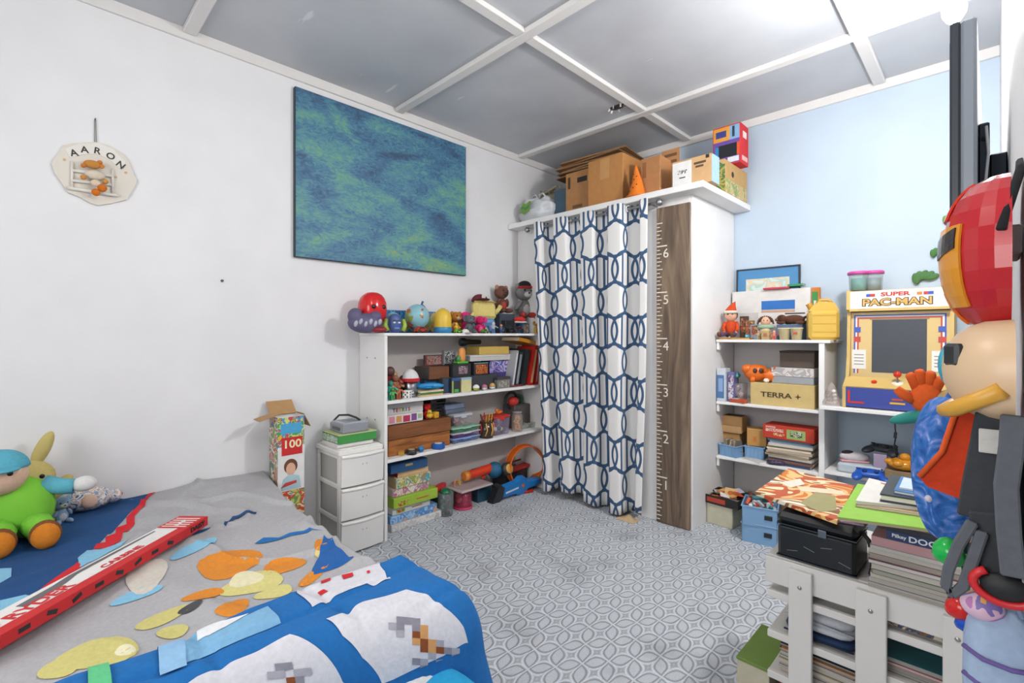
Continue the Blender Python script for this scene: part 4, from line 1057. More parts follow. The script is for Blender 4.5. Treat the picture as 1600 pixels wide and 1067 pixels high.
(c, s2) = LB(708, 736, .22, .12); carton('black picture box with pale print on the console carton', (*c, z0 + .106), (*s2, .09), '#2d2c32', name='picture_box', prints=[('+x', .3, .2, .8, .8, PR(['#3a363e', '#a8848a', '#5d565e', '#c9b9b9'], 60))])
(c, s2) = LB(741, 763, .22, .12); carton('black picture box with orange print on the console carton', (*c, z0 + .106), (*s2, .09), '#2a2b30', name='picture_box', prints=[('+x', .12, .1, .95, .85, PR(['#4a2c1c', '#c8682a', '#7a3a1e', '#d99a52'], 60)), ('+x', .0, .95, 1, 1, M('#7fb2b8', 'card'))])
(c, s2) = LB(765, 800, .18, .10); carton('purple illustrated game box leaning by the grey book', (*c, z0 + .0), (*s2, .205), '#3f3a78', name='game_box', prints=[('+x', .0, .55, 1, 1, PR(['#3d3780', '#8a78b8', '#c4b4cc', '#2d5aa8', '#5a4a90'], 45))])
(c, s2) = LB(735, 797, .20, .15); carton('white flat box under the yellow one on the second shelf', (c[0], c[1], z0 + .207), (*s2, .045), '#c6c4c2', name='flat_box', lid=(.3, '#d4d2d0'))
(c, s2) = LB(751, 795, .205, .16); t = carton('mustard yellow carton on the white flat box', (c[0], c[1], z0 + .253), (*s2, .06), '#c9a855', rz=-.05, name='flat_box')
t = thing('torch', 'black torch lying on top behind the mustard carton', 'torch', (.10, yl(735, .10), z0 + .314), FX - .2); B().m(M('#1c1c1f', 'plastic')).lathe([(0, 0), (.03, 0), (.033, .03), (.02, .06), (.017, .17), (0, .17)], (-.085, 0, .034), rot=(0, PI / 2, 0)).done('barrel', t); B().m(M('#3a4a52', 'gloss')).lathe([(0, -.002), (.027, -.002), (.027, .002), (0, .002)], (-.087, 0, .034), rot=(0, PI / 2, 0)).done('lens', t); B().m(M('#55575c', 'plastic')).box((-.01, 0, .054), (.02, .01, .006), .002).done('switch', t)
t = thing('toy_playset', 'orange and green toy playset piece on the black picture boxes', 'toy', (.20, yl(720, .20), z0 + .197), FX)
B().m(M('#55a838', 'plastic')).box((0, 0, .008), (.10, .06, .016), .005).done('base', t); B().m(M('#d8904a', 'plastic')).sph((.01, 0, .06), (.03, .02, .055), pw=.8).done('tower', t); B().m(M('#3f8a4a', 'plastic')).sph((-.03, -.01, .035), (.018, .016, .022)).done('bush', t)
(c, s2) = LB(664, 692, .10, .02); carton('maroon picture card standing behind the wooden box', (*c, z0 + .185), (*s2, .075), '#5c3438', name='picture_card', prints=[('+x', .1, .1, .9, .9, PR(['#6a3a3a', '#a86a5a', '#8a8a88', '#4a2c30'], 60))])
(c, s2) = LB(694, 712, .12, .03); carton('grey picture card standing beside the maroon one', (*c, z0 + .185), (*s2, .105), '#8a8c8e', name='picture_card', prints=[('+x', .1, .1, .9, .9, PR(['#9a9c9e', '#3c3e42', '#c4c4c4', '#6a6c70'], 50))])
(c, s2) = LB(706, 719, .27, .03); carton('small black gadget box with green corner at the shelf front', (*c, z0), (*s2, .105), '#2c2c34', name='gadget_box', prints=[('+x', 0, .8, 1, 1, M('#2f4f88', 'card')), ('+x', .3, .05, .8, .25, M('#4aa848', 'card')), ('+x', 0, 0, .2, .8, M('#8aa860', 'card'))])
(c, s2) = LB(721, 737, .262, .022); carton('cream playing card box with blue top at the shelf front', (c[0], c[1], z0 + .0), (*s2, .10), '#cfc893', name='card_box', prints=[('+x', 0, .85, 1, 1, M('#8fb4d4', 'card'))])
ball('white and olive green capsule ball on the second shelf', (.285, yl(744, .285), z0), .024, '#e2e2e0', '#9aa43c', '#c8c8c0')
ball('white and pink capsule ball between two others', (.285, yl(757, .285), z0), .022, '#b06a7a', '#d8d4d4', '#8a5a66')
ball('white and gold patterned capsule ball right of the pink one', (.285, yl(769, .285), z0), .024, '#c8a05a', '#dddbd8', '#8a3a34')
(c, s2) = LB(777, 797, .28, .035); carton('grey small photo box at the front of the second shelf', (*c, z0), (*s2, .085), '#77756f', name='photo_box', lid=(.25, '#3c3a3c'), prints=[('+x', .1, .1, .9, .65, PR(['#7a776e', '#a5a29a', '#5c5a55'], 50))])
(c, s2) = LB(797, 818, .285, .05); book('maroon booklet lying flat at the foot of the books', (*c, z0), (*s2, .012), '#6e2f34', spine='+x')
yb_ = yl(799, .26)
standing_book('grey hardback leaning left of the black binder', (.265, yb_ - .0, z0 + .002), .022, .285, .17, -.20, '#a9aaae', band='#d2d2d4')
standing_book('black photo album leaning beside the grey hardback', (.255, yb_ + .045, z0 + .002), .04, .275, .18, -.20, '#2d3238', band='#8b9298')
standing_book('black ring binder between the album and the red book', (.265, yb_ + .105, z0 + .002), .05, .295, .19, -.20, '#262b2c')
standing_book('thick red book leaning with tan pages showing', (.285, yb_ + .18, z0 + .002), .04, .315, .2, -.22, '#b5261f', band='#d8ac7c')
standing_book('thin red book leaning on the thick red one', (.29, yb_ + .245, z0 + .002), .022, .32, .2, -.16, '#a5201e', band='#c9a8a0')
standing_book('orange red upright book closest to the closet', (.27, yb_ + .285, z0 + .002), .035, .29, .19, .03, '#c33a1e')
book('amber yellow book lying across the tops of the leaning books', (.16, yb_ + .20, z0 + .335), (.19, .26, .03), '#c98a2a', rz=.2, spine='+x', rot=(-.16, 0, .1))

# ---- third shelf
z0 = ZS[2]
(c, s2) = LB(607, 703, .255, .18)
t = thing('wooden_chest', 'brown wooden chest of two planks on the third bookshelf shelf', 'chest', (*c, z0))
wdm = woodmat('#6a3a18', '#a8682e', '#8a4f22', 5, 1)
B().m(wdm).box((0, 0, .05), (s2[0], s2[1], .098), .003).done('plank', t); B().m(woodmat('#5a3218', '#85502a', '#6e3f1e', 5, 1)).box((0, 0, .145), (s2[0] + .012, s2[1] + .012, .088), .004).done('plank', t)
B().m(M('#5a3218', 'wood')).box((-.01, 0, .191), (s2[0] - .02, s2[1] - .02, .004)).done('lid_board', t)
zc = z0 + .194
(c, s2) = LB(602, 661, .235, .16); pk = [('+x', .1, .15, .24, .85, M('#d88a9a', 'card'), 'fruit_print'), ('+x', .28, .15, .42, .85, M('#d89a5a', 'card'), 'fruit_print'), ('+x', .46, .12, .64, .8, M('#b5305a', 'card'), 'fruit_print'), ('+x', .68, .15, .82, .9, M('#7a4a8a', 'card'), 'fruit_print'), ('+x', .86, .3, .96, .8, M('#9ab48a', 'card'), 'fruit_print')]
carton('white game box with fruit pictures on the wooden chest', (*c, zc), (*s2, .058), '#dedbda', name='game_box', prints=pk)
(c, s2) = LB(606, 661, .225, .16); t = carton('white puzzle game box with coloured title letters', (*c, zc + .059), (*s2, .066), '#d6d3d3', name='game_box', lid=(.35, '#c4c1c2'))
for k, (ch, cl) in enumerate(zip('TETRIS', ('#4a3a6a', '#b5302c', '#d08a2a', '#3f8a4a', '#4a3a8a', '#b5302c'))): decorate(t, (*s2, .066), [], [('+x', ch, .16 + .085 * k, .38, .034, M(cl, 'paint'))], eps=.003)
t = plush('small red soft toy on the wooden chest', (.2, yl(667, .2), zc), FX, .105, '#c01f1f', belly='#d83a30')
t = thing('toy_duck', 'small yellow rubber duck on the wooden chest', 'toy', (.215, yl(671, .215), zc), FX - .6)
Yk = M('#d8b83a', 'rubber'); B().m(Yk).sph((0, 0, .02), (.024, .03, .02)).done('body', t); B().m(Yk).sph((0, -.012, .045), .016).done('head', t); B().m(M('#c8682a', 'rubber')).sph((0, -.03, .044), (.008, .008, .004)).done('beak', t); B().m(Yk).sph((0, .03, .027), (.008, .012, .01)).done('tail', t)
carton('small yellow toy block beside the duck', (.215, yl(680, .215), zc), (.035, .04, .04), '#d8ac30', name='toy_block', kind='plastic', rz=.2, cat='toy', prints=[('+x', .25, .25, .75, .75, M('#c8882a', 'card'))])
(c, s2) = LB(673, 696, .15, .10)
t = thing('crate', 'black slatted plastic crate behind the duck', 'crate', (*c, z0 + .196)); BKp = M('#25262a', 'plastic')
for k in range(5): B().m(BKp).box((s2[0] / 2, 0, .012 + .024 * k), (.005, s2[1], .014), .001).done('slat', t)
for sy_ in (-1, 1): B().m(BKp).box((0, sy_ * s2[1] / 2, .06), (s2[0], .006, .12), .001).done('end_panel', t)
B().m(BKp).box((0, 0, .003), (s2[0], s2[1], .006)).done('bottom', t)
(c, s2) = LB(697, 726, .17, .10); carton('blue grey flat box topmost on the clear tub', (c[0], c[1] - .005, z0 + .228), (*s2, .034), '#7d8aa2', name='flat_box'); carton('slate grey flat box just under the blue grey one', (c[0], c[1], z0 + .198), (s2[0] + .01, s2[1] + .01, .029), '#626b7e', name='flat_box')
(c, s2) = LB(710, 738, .23, .15); container('clear tub with grey clip lid on the stacked craft cases', (*c, z0 + .110), (*s2, .085), '#b9a9ae', '#b9bcc4', ('#b87a80', '#9a8a92', '#c9b0b0'), cap=.22)
(c, s2) = LB(708, 750, .265, .17)
for k, (cl, ld, fl_, lb) in enumerate((('#7f9ad0', '#8aa0d0', ('#3f62b0', '#5f82c8'), 'blue bead case lowest of the stacked craft cases'), ('#8a6aa8', '#c9c4cc', ('#4a2f6a', '#7a4a8a'), 'purple bead case in the middle of the craft stack'), ('#6ab08a', '#9ac4ac', ('#2f7a4a', '#4a9a68'), 'green bead case topmost of the craft stack'))):
    container(lb, (c[0], c[1], z0 + .036 * k), (*s2, .035), cl, ld, fl_, cap=.2)
x = .285
t = carton('small yellow wooden cube at the front of the third shelf', (x - .015, yl(629, x) , z0), (.028, .028, .028), '#d8a84a', name='toy_block', kind='wood', cat='toy', rz=.4)
t = thing('tape_roll', 'black roll of tape at the front of the third shelf', 'tape', (x, yl(643, x), z0)); B().m(M('#2c2c30', 'gloss')).lathe([(.022, 0), (.034, 0), (.034, .03), (.022, .03), (.022, 0)], cap=False, seg=24).done('roll', t); B().m(M('#a89a82', 'card')).lathe([(.020, .001), (.022, .001), (.022, .0305), (.020, .0305), (.020, .001)], cap=False, seg=24).done('core', t)
ball('small sky blue ball beside the black tape roll', (x, yl(658, x), z0), .02, '#2f7cb8', '#2a70a8')
t = thing('tape_roll', 'bright blue roll of tape on the third shelf', 'tape', (.28, yl(685, .28), z0)); B().m(M('#1f58a8', 'gloss')).lathe([(.026, 0), (.042, 0), (.044, .006), (.044, .03), (.042, .036), (.026, .036), (.026, 0)], cap=False, seg=24).done('roll', t); B().m(M('#d9dade', 'card')).lathe([(.0, .033), (.026, .033), (.026, .037), (.0, .037)], seg=20).done('core', t)
x = .25; yy = yl(760, x)
t = thing('pot', 'dark pot full of yellow and orange craft sticks', 'pot', (x, yy, z0))
B().m(M('#3a2c2a', 'gloss')).lathe([(0, 0), (.05, 0), (.053, .05), (.05, .12), (.046, .12), (.048, .05), (.045, .006), (0, .006)], seg=20).done('pot', t)
for k in range(11): a = k * 2.4; B().m(M(('#d8a83a', '#c8642a', '#b52f26', '#d8b85a', '#3a4a44')[k % 5], 'wood')).cyl((.02 * math.cos(a), .02 * math.sin(a), .01), (.046 * math.cos(a + .4), .046 * math.sin(a + .4), .15 + .02 * (k % 3)), .004, seg=6).done('stick', t)
for k in range(7): a = k * .9; B().m(M(('#d8a83a', '#c8642a', '#b52f26')[k % 3], 'gloss')).tube([(.0535 * math.cos(a), .0535 * math.sin(a), .02), (.0545 * math.cos(a + .3), .0545 * math.sin(a + .3), .06), (.051 * math.cos(a + .1), .051 * math.sin(a + .1), .11)], .005, 5).done('painted_streak', t)
(c, s2) = LB(772, 797, .27, .12); container('clear tub with red lid holding orange toys', (*c, z0), (*s2, .145), '#a89ab8', '#c23428', ('#d8682a', '#2f6a86', '#d8d4cc', '#b52f26', '#d8a03a'), cap=.12)
t = thing('toy_figure', 'orange jointed toy lying on the red tub lid', 'toy', (.2, yl(780, .2), z0 + .147), .3); B().m(M('#d8742a', 'plastic')).sph((0, 0, .015), (.02, .045, .015)).done('body', t); B().m(M('#d8742a', 'plastic')).sph((0, -.04, .03), (.014, .016, .016)).done('head', t)
x = .24; yy = yl(808, x)
t = thing('jar', 'clear jar full of orange rubber bands', 'jar', (x, yy, z0)); B().m(M('#c9b6a8', 'clear')).lathe([(0, 0), (.042, 0), (.044, .02), (.044, .12), (.036, .135), (.036, .14)], seg=20).done('glass', t); B().m(M('#8a8086', 'plastic')).lathe([(0, .138), (.038, .138), (.038, .155), (0, .155)]).done('lid', t)
b = B().m(M('#d8882f', 'rubber'))
for k in range(9): a = k * .7; b.tube([(.022 * math.cos(q) + .010 * math.cos(a), .022 * math.sin(q) * math.cos(a), .02 + .011 * k + .018 * math.sin(q) * math.sin(a)) for q in [i * PI / 5 for i in range(10)]], .004, 5, True)
b.done('contents', t, kind='stuff')
x = .13; yy = yl(803, x)
t = thing('headset', 'black and green toy headset with red dome on the third shelf', 'toy', (x, yy, z0 + .19), FX)
B().m(M('#b9302a', 'gloss')).sph((-.03, -.02, .03), (.05, .04, .04)).done('dome', t); B().m(M('#2a2c2e', 'plastic')).tube([(.07 * math.cos(a * PI / 8) - .03, .0, .035 + .065 * math.sin(a * PI / 8)) for a in range(16)], .012, 8, True).done('ring', t); B().m(M('#2f7a4a', 'plastic')).tube([(.06 + .055 * math.cos(a * PI / 8), .01, .03 + .045 * math.sin(a * PI / 8)) for a in range(16)], .006, 6, True).done('band', t); B().m(M('#26342c', 'plastic')).sph((.06, .015, .03), (.045, .01, .036)).done('ear_pad', t)
carton('dark grey console box under the toy headset', (.11, yl(808, .11), z0), (.14, .20, .188), '#55504e', name='storage_box', kind='plastic', bev=.006)
ball('clear green faceted ball near the closet end of the third shelf', (.16, yl(836, .16), z0 + .05), .034, '#6ab490', '#4f9a78')
(c, s2) = LB(815, 846, .24, .13); container('clear shallow tray under the green ball', (*c, z0), (*s2, .05), '#c4c9c2', None, ('#8ab45a', '#c9c4ba', '#a4a0a0'))

# ---- on the floor under the bookshelf
STK = (('#d4d1ce', .048, 612, 690, .232, 'white jigsaw box lowest of the floor stack of games', ['#d8d5d2', '#c4c4c6', '#dcdad6', '#b8b4b0']),
       ('#6f9cc8', .052, 610, 683, .225, 'sky blue game box second from the floor in the stack', ['#6a9cd0', '#9fc0dc', '#4f86c4', '#c4a08a']),
       ('#d6d3d2', .046, 613, 672, .222, 'white game box with red badge below the lime green one', None),
       ('#9aba3c', .066, 616, 684, .250, 'lime green game box in the floor stack', None),
       ('#d8c4bc', .050, 614, 670, .225, 'pink and white illustrated game box above the green one', ['#d8b0a4', '#dcd8d2', '#b86a86', '#a4a49a', '#e0d4b8']),
       ('#cdb68a', .066, 619, 673, .235, 'tan illustrated game box with colourful lettering blobs', ['#cdb27a', '#8a9a4a', '#d8c89a', '#4a9aa8', '#b87a3a', '#d8ccae']),
       ('#b3302a', .036, 622, 669, .220, 'red sided thin game box with cream front', None),
       ('#24507f', .058, 611, 668, .245, 'navy blue lidded box on top of the floor stack', None))
z = 0.001
for cl, h, uc, ur, xf, lb, pal in STK:
    (c, s2) = LB(uc, ur, xf, .20)
    pr = [('+x', .01, .04, .99, .96, PR(pal, 26))] if pal else []
    if 'badge' in lb: pr = [('+x', .12, .1, .42, .95, M('#b83a38', 'card'), 'badge'), ('+x', .5, .35, .9, .65, M('#8c8a88', 'card'), 'title_print')]
    if 'lime' in lb: pr = [('+x', .1, .15, .32, .6, PR(['#b5302a', '#9aba3c', '#5a3020'], 70), 'picture'), ('+x', .5, .38, .78, .52, M('#b5702a', 'card'), 'title_print')]
    if 'cream' in lb: pr = [('+x', .0, .0, 1, 1, M('#d8b88a', 'card'), 'front_panel')]
    if 'navy' in lb: pr = [('+x', .38, .55, .58, .8, M('#a89a6a', 'card'), 'finger_notch')]
    carton(lb, (*c, z), (*s2, h), cl, name='game_box', prints=pr, rz=random.uniform(-.02, .02)); z += h + .001
x = .22; yy = yl(696, x)
t = thing('jar', 'grey clear jar with green knob lid beside the game stack', 'jar', (x, yy, 0)); B().m(M('#9aa3a4', 'clear')).lathe([(0, .002), (.05, .002), (.055, .05), (.055, .15), (.05, .155)], seg=20).done('glass', t); B().m(M('#1f6a48', 'gloss')).sph((0, 0, .155), (.04, .04, .03), z0=0).done('lid', t)
b = B()
for k in range(8): b.m(M(('#2c2c30', '#7a2c40', '#3f5a58')[k % 3], 'plastic')).box((.02 * math.cos(k * 2), .02 * math.sin(k * 2), .02 + .014 * k), (.03, .03, .02), .003, (k, k * .4, 0))
b.done('contents', t, kind='stuff')
t = thing('toy_jet', 'red plastic toy jet lying behind the grey jar', 'toy', (.13, yl(684, .13), .13), .5); RDp = M('#bd2a2a', 'plastic')
B().m(RDp).sph((0, .02, .03), (.03, .11, .026)).done('body', t); B().m(RDp).prism([(-.09, 0), (.09, 0), (.04, .06), (-.04, .06)], .008, T((0, -.02, .03))).done('wing', t)
carton('dark green toy garage behind the grey jar', (.11, yl(688, .11), 0), (.12, .13, .128), '#2f4a3c', name='toy_garage', kind='plastic', cat='toy', prints=[('+x', .15, .05, .85, .75, M('#5c7468', 'plastic'), 'garage_door')])
x = .19; yy = yl(723, x)
t = thing('basket', 'pink and red round toy basket under a clear lid', 'basket', (x, yy, 0)); B().m(M('#c04a68', 'clear')).lathe([(0, .002), (.06, .002), (.065, .02), (.065, .13), (.062, .13), (.06, .02)], seg=22).done('bowl', t); B().m(M('#c23a5c', 'plastic')).lathe([(.058, 0), (.072, 0), (.070, .014), (.06, .014)], seg=22).done('base_ring', t)
b = B()
for k in range(9): b.m(M(('#d86a60', '#b52f3c', '#e0a090')[k % 3], 'plastic')).sph((.03 * math.cos(k * 2.1), .03 * math.sin(k * 2.1), .03 + .011 * k), .02)
b.done('contents', t, kind='stuff')
t = thing('tub_lid', 'large clear grey plastic lid resting on the pink basket', 'lid', (.185, yl(733, .185), .134), 0); B().m(M('#b9aaaa', 'plastic')).box((0, 0, .008), (.20, .30, .014), .005).done('plate', t); B().m(M('#a89a9a', 'plastic')).box((0, 0, .017), (.16, .25, .004)).done('inset', t)
for k, (a, cl) in enumerate((((-.05, -.09), '#c84a3a'), ((-.02, -.07), '#d8b04a'), ((-.06, -.05), '#c8a83a'), ((-.03, -.11), '#d88a6a'))): figurine('tiny coloured toy person on the clear lid, %s one' % ('red', 'yellow', 'mustard', 'peach')[k], (.185 + a[0], yl(733, .185) + a[1], .154), FX, .04, (cl, cl, '#d8a890', cl))
# red toy blaster with blue ball
yy = yl(770, .17)
t = thing('toy_blaster', 'orange red toy blaster with a blue foam ball on the clear lid', 'toy', (.16, yl(746, .16), .195), FX)
OR = M('#cf3a1c', 'plastic')
B().m(OR).cyl((-.12, 0, .012), (.14, 0, .022), .034, .036).done('barrel', t); B().m(M('#dd8430', 'plastic')).lathe([(.02, -.01), (.036, -.01), (.036, .03), (.02, .03)], (-.12, 0, .012), rot=(0, PI / 2, 0)).done('muzzle', t); B().m(OR).box((.06, 0, -.02), (.03, .02, .05), .006).done('grip', t); B().m(M('#2c2c30', 'plastic')).box((-.02, 0, .045), (.08, .015, .012), .003).done('rail', t)
B().m(M('#1f5f82', 'rubber')).sph((.165, -.01, .005), .062, seg=22, rings=14).done('foam_ball', t)
(c, s2) = LB(747, 768, .21, .12); carton('dark teal storage box on the floor under the blaster', (*c, 0), (*s2, .115), '#23485a', name='storage_box', kind='plastic', bev=.006, lid=(.12, '#2d5668'))
carton('black storage case behind the blue toy gun', (.10, yl(797, .10), 0), (.15, .26, .15), '#2b2a2e', name='storage_case', kind='plastic', bev=.01, prints=[('+z', .2, .1, .8, .4, M('#8a8684', 'plastic')), ('+z', .3, .6, .9, .9, M('#6a2a2e', 'plastic'))])
# blue toy gun
t = thing('toy_gun', 'bright blue and black toy dart gun lying on the carpet', 'toy', (.295, yl(806, .295), .075), 0, rot=(PI / 2 + .25, 0, FX - .03))
BLp = M('#1878c2', 'plastic'); bkp = M('#232428', 'plastic')
B().m(BLp).prism([(-.16, -.045), (-.02, -.045), (.02, -.065), (.09, -.062), (.12, -.03), (.26, -.02), (.26, .02), (.1, .03), (.07, .07), (.02, .075), (-.02, .045), (-.16, .03)], .05, T((0, 0, -.025))).done('body', t)
B().m(bkp).prism([(-.25, -.085), (-.2, -.085), (-.15, -.05), (-.15, .04), (-.2, .06), (-.22, .05)], .06, T((0, 0, -.03))).done('stock', t)
B().m(bkp).prism([(.12, -.032), (.17, -.03), (.19, -.075), (.14, -.085)], .03, T((0, 0, -.015))).done('grip', t)
B().m(M('#d8682a', 'plastic')).cyl((.05, .01, .026), (.05, .01, .03), .014).done('dial', t); B().m(M('#d8682a', 'plastic')).cyl((.255, 0, 0), (.275, 0, 0), .014).done('muzzle', t)
B().m(M('#e0e4ea', 'paint')).box((-.06, -.005, .0262), (.13, .014, .0016), 0, (0, 0, .12)).done('white_print', t)
t = thing('toy_drum', 'round dart drum with orange centre on the black case', 'toy', (.235, yl(793, .235), .155), FX); B().m(M('#3a3836', 'plastic')).lathe([(0, -.02), (.05, -.02), (.052, .02), (0, .02)], (0, 0, .05), rot=(PI / 2 - .3, 0, 0)).done('case', t); B().m(M('#d8a04a', 'plastic')).lathe([(.015, .02), (.036, .02), (.036, .028), (.015, .028)], (0, 0, .05), rot=(PI / 2 - .3, 0, 0)).done('ring', t); B().m(M('#b8482a', 'plastic')).lathe([(0, .02), (.02, .02), (.02, .026), (0, .026)], (0, 0, .05), rot=(PI / 2 - .3, 0, 0)).done('centre', t)
# orange track loop
yy = yl(825, .25)
t = thing('track_loop', 'bright orange plastic toy track loop standing by the closet', 'toy', (.250, yl(820, .250), .0), -.32)
RL = .163
def lp(i, j):
    a = -PI * .42 + 2 * PI * .84 * i + PI / 2 * 0 - PI * .0
    a = -PI / 2 + .35 + (2 * PI - .7) * i
    return (.09 * (i - .5) + (j - .5) * .085, RL * math.cos(a), .005 + RL + RL * math.sin(a) + .03)
b = B().m(M('#e06a12', 'plastic', .3)); b.surf(lp, 48, 4, True); o = b.done('track', t); sm = o.modifiers.new('thick', 'SOLIDIFY'); sm.thickness = .005
for e_ in (0, 1):
    b = B().m(M('#d05c0e', 'plastic')); b.tube([Vector(lp(i / 40, e_)) for i in range(41)], .0055, 6); b.done('side_rail', t)
B().m(M('#b3261e', 'plastic')).box((0, -.02, .0125), (.15, .12, .02), .004).done('base', t)
t = thing('toy_ramp', 'red plastic track ramp lying behind the track loop', 'toy', (.08, yl(812, .08), .152), .1); B().m(M('#b3261e', 'plastic')).prism([(-.2, 0), (.2, 0), (.2, .05), (.12, .03), (-.2, .012)], .07, T((.03, 0, 0), (PI / 2, 0, PI / 2))).done('ramp', t); B().m(M('#8c1e18', 'plastic')).box((-.01, .0, .04), (.012, .3, .014), .003).done('rail', t)
t = thing('cloth', 'crumpled beige cloth poking out under the curtain', 'cloth', (1.16, 2.86, 0)); b = B().m(FB('#c9ae88')); b.surf(lambda i, j: (-.07 + .14 * i, -.05 + .1 * j, .002 + .022 * math.sin(PI * i) * math.sin(PI * j) * (1 + .5 * math.sin(9 * i + 5 * j))), 14, 10); b.done('fold', t)

# ================================================================== PICTURE and name sign on the left wall
def canvasmat():
    m, nt, p = newmat('abstract_paint'); p.inputs['Roughness'].default_value = .55
    tc = nd(nt, 'ShaderNodeTexCoord'); mp = nd(nt, 'ShaderNodeMapping'); mp.inputs['Scale'].default_value = (1, 1.0, 2.2); mp.inputs['Rotation'].default_value = (.18, 0, 0)
    nz = nd(nt, 'ShaderNodeTexNoise'); nz.inputs['Scale'].default_value = 2.4; nz.inputs['Detail'].default_value = 2; nz.inputs['Distortion'].default_value = .8
    st = nd(nt, 'ShaderNodeTexNoise'); st.inputs['Scale'].default_value = 16; st.inputs['Detail'].default_value = 5; st.inputs['Distortion'].default_value = 2.2
    nt.links.new(tc.outputs['Object'], mp.inputs[0]); nt.links.new(mp.outputs[0], nz.inputs['Vector']); nt.links.new(mp.outputs[0], st.inputs['Vector'])
    sp = nd(nt, 'ShaderNodeSeparateXYZ'); nt.links.new(tc.outputs['Object'], sp.inputs[0])
    v = mth(nt, 'ADD', mth(nt, 'MULTIPLY', nz.outputs['Fac'], .62), mth(nt, 'MULTIPLY', st.outputs['Fac'], .42))
    v = mth(nt, 'SUBTRACT', v, mth(nt, 'MULTIPLY', sp.outputs[2], .06))
    cr = nd(nt, 'ShaderNodeValToRGB'); e = cr.color_ramp.elements
    e[0].position = .30; e[0].color = lin('#2c404c'); e[1].position = .80; e[1].color = lin('#b4b45c')
    for q, c in ((.42, '#33597a'), (.50, '#42718e'), (.57, '#4f868e'), (.63, '#5f9488'), (.70, '#7a9c66')): e.new(q).color = lin(c)
    nt.links.new(v, cr.inputs[0]); nt.links.new(cr.outputs[0], p.inputs['Base Color'])
    bp = nd(nt, 'ShaderNodeBump'); bp.inputs['Strength'].default_value = .4; bp.inputs['Distance'].default_value = .003
    nt.links.new(st.outputs['Fac'], bp.inputs['Height']); nt.links.new(bp.outputs[0], p.inputs['Normal'])
    return m
t = thing('canvas_painting', 'large canvas in swirling blue, teal and green on the white wall', 'painting', (.001, 1.745, 2.193))
B().m(M('#2b3a42', 'paint')).box((.015, 0, 0), (.03, 1.285, .99), .002).done('stretcher', t)
B().m(canvasmat()).box((.031, 0, 0), (.002, 1.278, .984)).done('painted_face', t)

t = thing('name_sign', 'cream wooden name plaque reading AARON with a small teddy on a bench', 'sign', (.0, .226, 1.985))
def sg(x, y, d=.012): p_ = SX(60 + x * .15, 170 + y * .15, d); return (p_.y - .226, p_.z - 1.985)
WM = Matrix(((0, 0, 1, 0), (1, 0, 0, 0), (0, 1, 0, 0), (0, 0, 0, 1)))      # wall plane: X->Y, Y->Z, Z->X
out = [sg(*q) for q in ((135, 570), (160, 520), (225, 450), (255, 382), (350, 357), (470, 350), (590, 345), (740, 385), (890, 480), (940, 540), (975, 650), (1025, 750), (990, 830), (920, 945), (760, 985), (620, 1005), (540, 980), (440, 920), (310, 870), (240, 770), (170, 670))]
B().m(M('#d9d3c8', 'paint')).prism(out, .012, WM).done('plaque', t)
B().m(M('#e2dfd8', 'paint')).prism([sg(*q) for q in ((270, 420), (430, 360), (620, 360), (780, 420), (910, 560), (850, 625), (740, 530), (600, 470), (450, 478), (330, 510))], .0028, WM @ Matrix.Translation((0, 0, .0118))).done('arch', t)
for ch, x, y, a in (('A', 370, 463, .32), ('A', 480, 430, .12), ('R', 612, 442, -.12), ('O', 750, 497, -.38), ('N', 855, 588, -.62)):
    yy, zz = sg(x, y); me = text_mesh(ch, .040, M('#33302e', 'paint'), bold=.0008)
    o = inst('lettering', me, t); o.matrix_local = WM @ Matrix.Translation((yy, zz, .0152)) @ Matrix.Rotation(a, 4, 'Z')
for x, y in ((270, 530), (910, 665), (375, 632), (805, 712)):
    yy, zz = sg(x, y); B().m(M('#c9a880', 'paint')).cyl((.0120, yy, zz), (.0132, yy, zz), .006, seg=8).done('painted_flower', t)
WT = M('#e6e2da', 'paint')
for (x0, y0, x1, y1), r_ in (((340, 745, 760, 790), .007), ((350, 640, 780, 700), .007), ((300, 820, 830, 905), .008)):
    a, c = sg(x0, y0, .02), sg(x1, y1, .02); B().m(WT).tube([(.020, *a), (.020, *c)], r_, 6).done('bench_slat', t)
for x, y0, y1 in ((350, 545, 815), (775, 630, 880)):
    a, c = sg(x, y0, .02), sg(x, y1, .02); B().m(WT).tube([(.018, *a), (.018, *c)], .005, 6).done('bench_post', t)
td = M('#c98a3e', 'fabric')
yy, zz = sg(590, 690, .035)
tb = B().m(M('#d8cdba', 'fabric')).sph((.035, yy, zz), (.02, .036, .022)).done('teddy_body', t)
yy, zz = sg(560, 580, .04); B().m(td).sph((.042, yy, zz), (.02, .03, .018)).done('teddy_hat', t)
for x, y in ((470, 590), (540, 560), (640, 560), (660, 600)): yy, zz = sg(x, y, .045); B().m(M('#c97a34', 'fabric')).sph((.046, yy, zz), .010).done('hat_flower', t)
for x, y in ((470, 710), (700, 755)): yy, zz = sg(x, y, .05); B().m(td).sph((.045, yy, zz), .011).done('teddy_paw', t)
for x, y in ((600, 775), ): yy, zz = sg(x, y, .05); B().m(M('#dcc9b4', 'fabric')).sph((.05, yy, zz), (.016, .02, .016)).done('teddy_face', t)
for x, y, r_ in ((665, 825, .017), (600, 870, .016)): yy, zz = sg(x, y, .055); B().m(M('#cf7016', 'fabric')).sph((.055, yy, zz), r_).done('teddy_foot', t)
yy, zz = sg(597, 348); y2, z2 = sg(594, 110)
B().m(M('#8b8984', 'fabric')).tube([(.006, yy - .003, zz - .01), (.004, y2 - .002, z2), (.004, y2 + .002, z2), (.006, yy + .003, zz - .01)], .0015, 5).done('cord', t)
B().m(M('#8a8680', 'metal')).cyl((.0, y2, z2 + .002), (.012, y2, z2 + .004), .003, seg=8).done('nail', t)

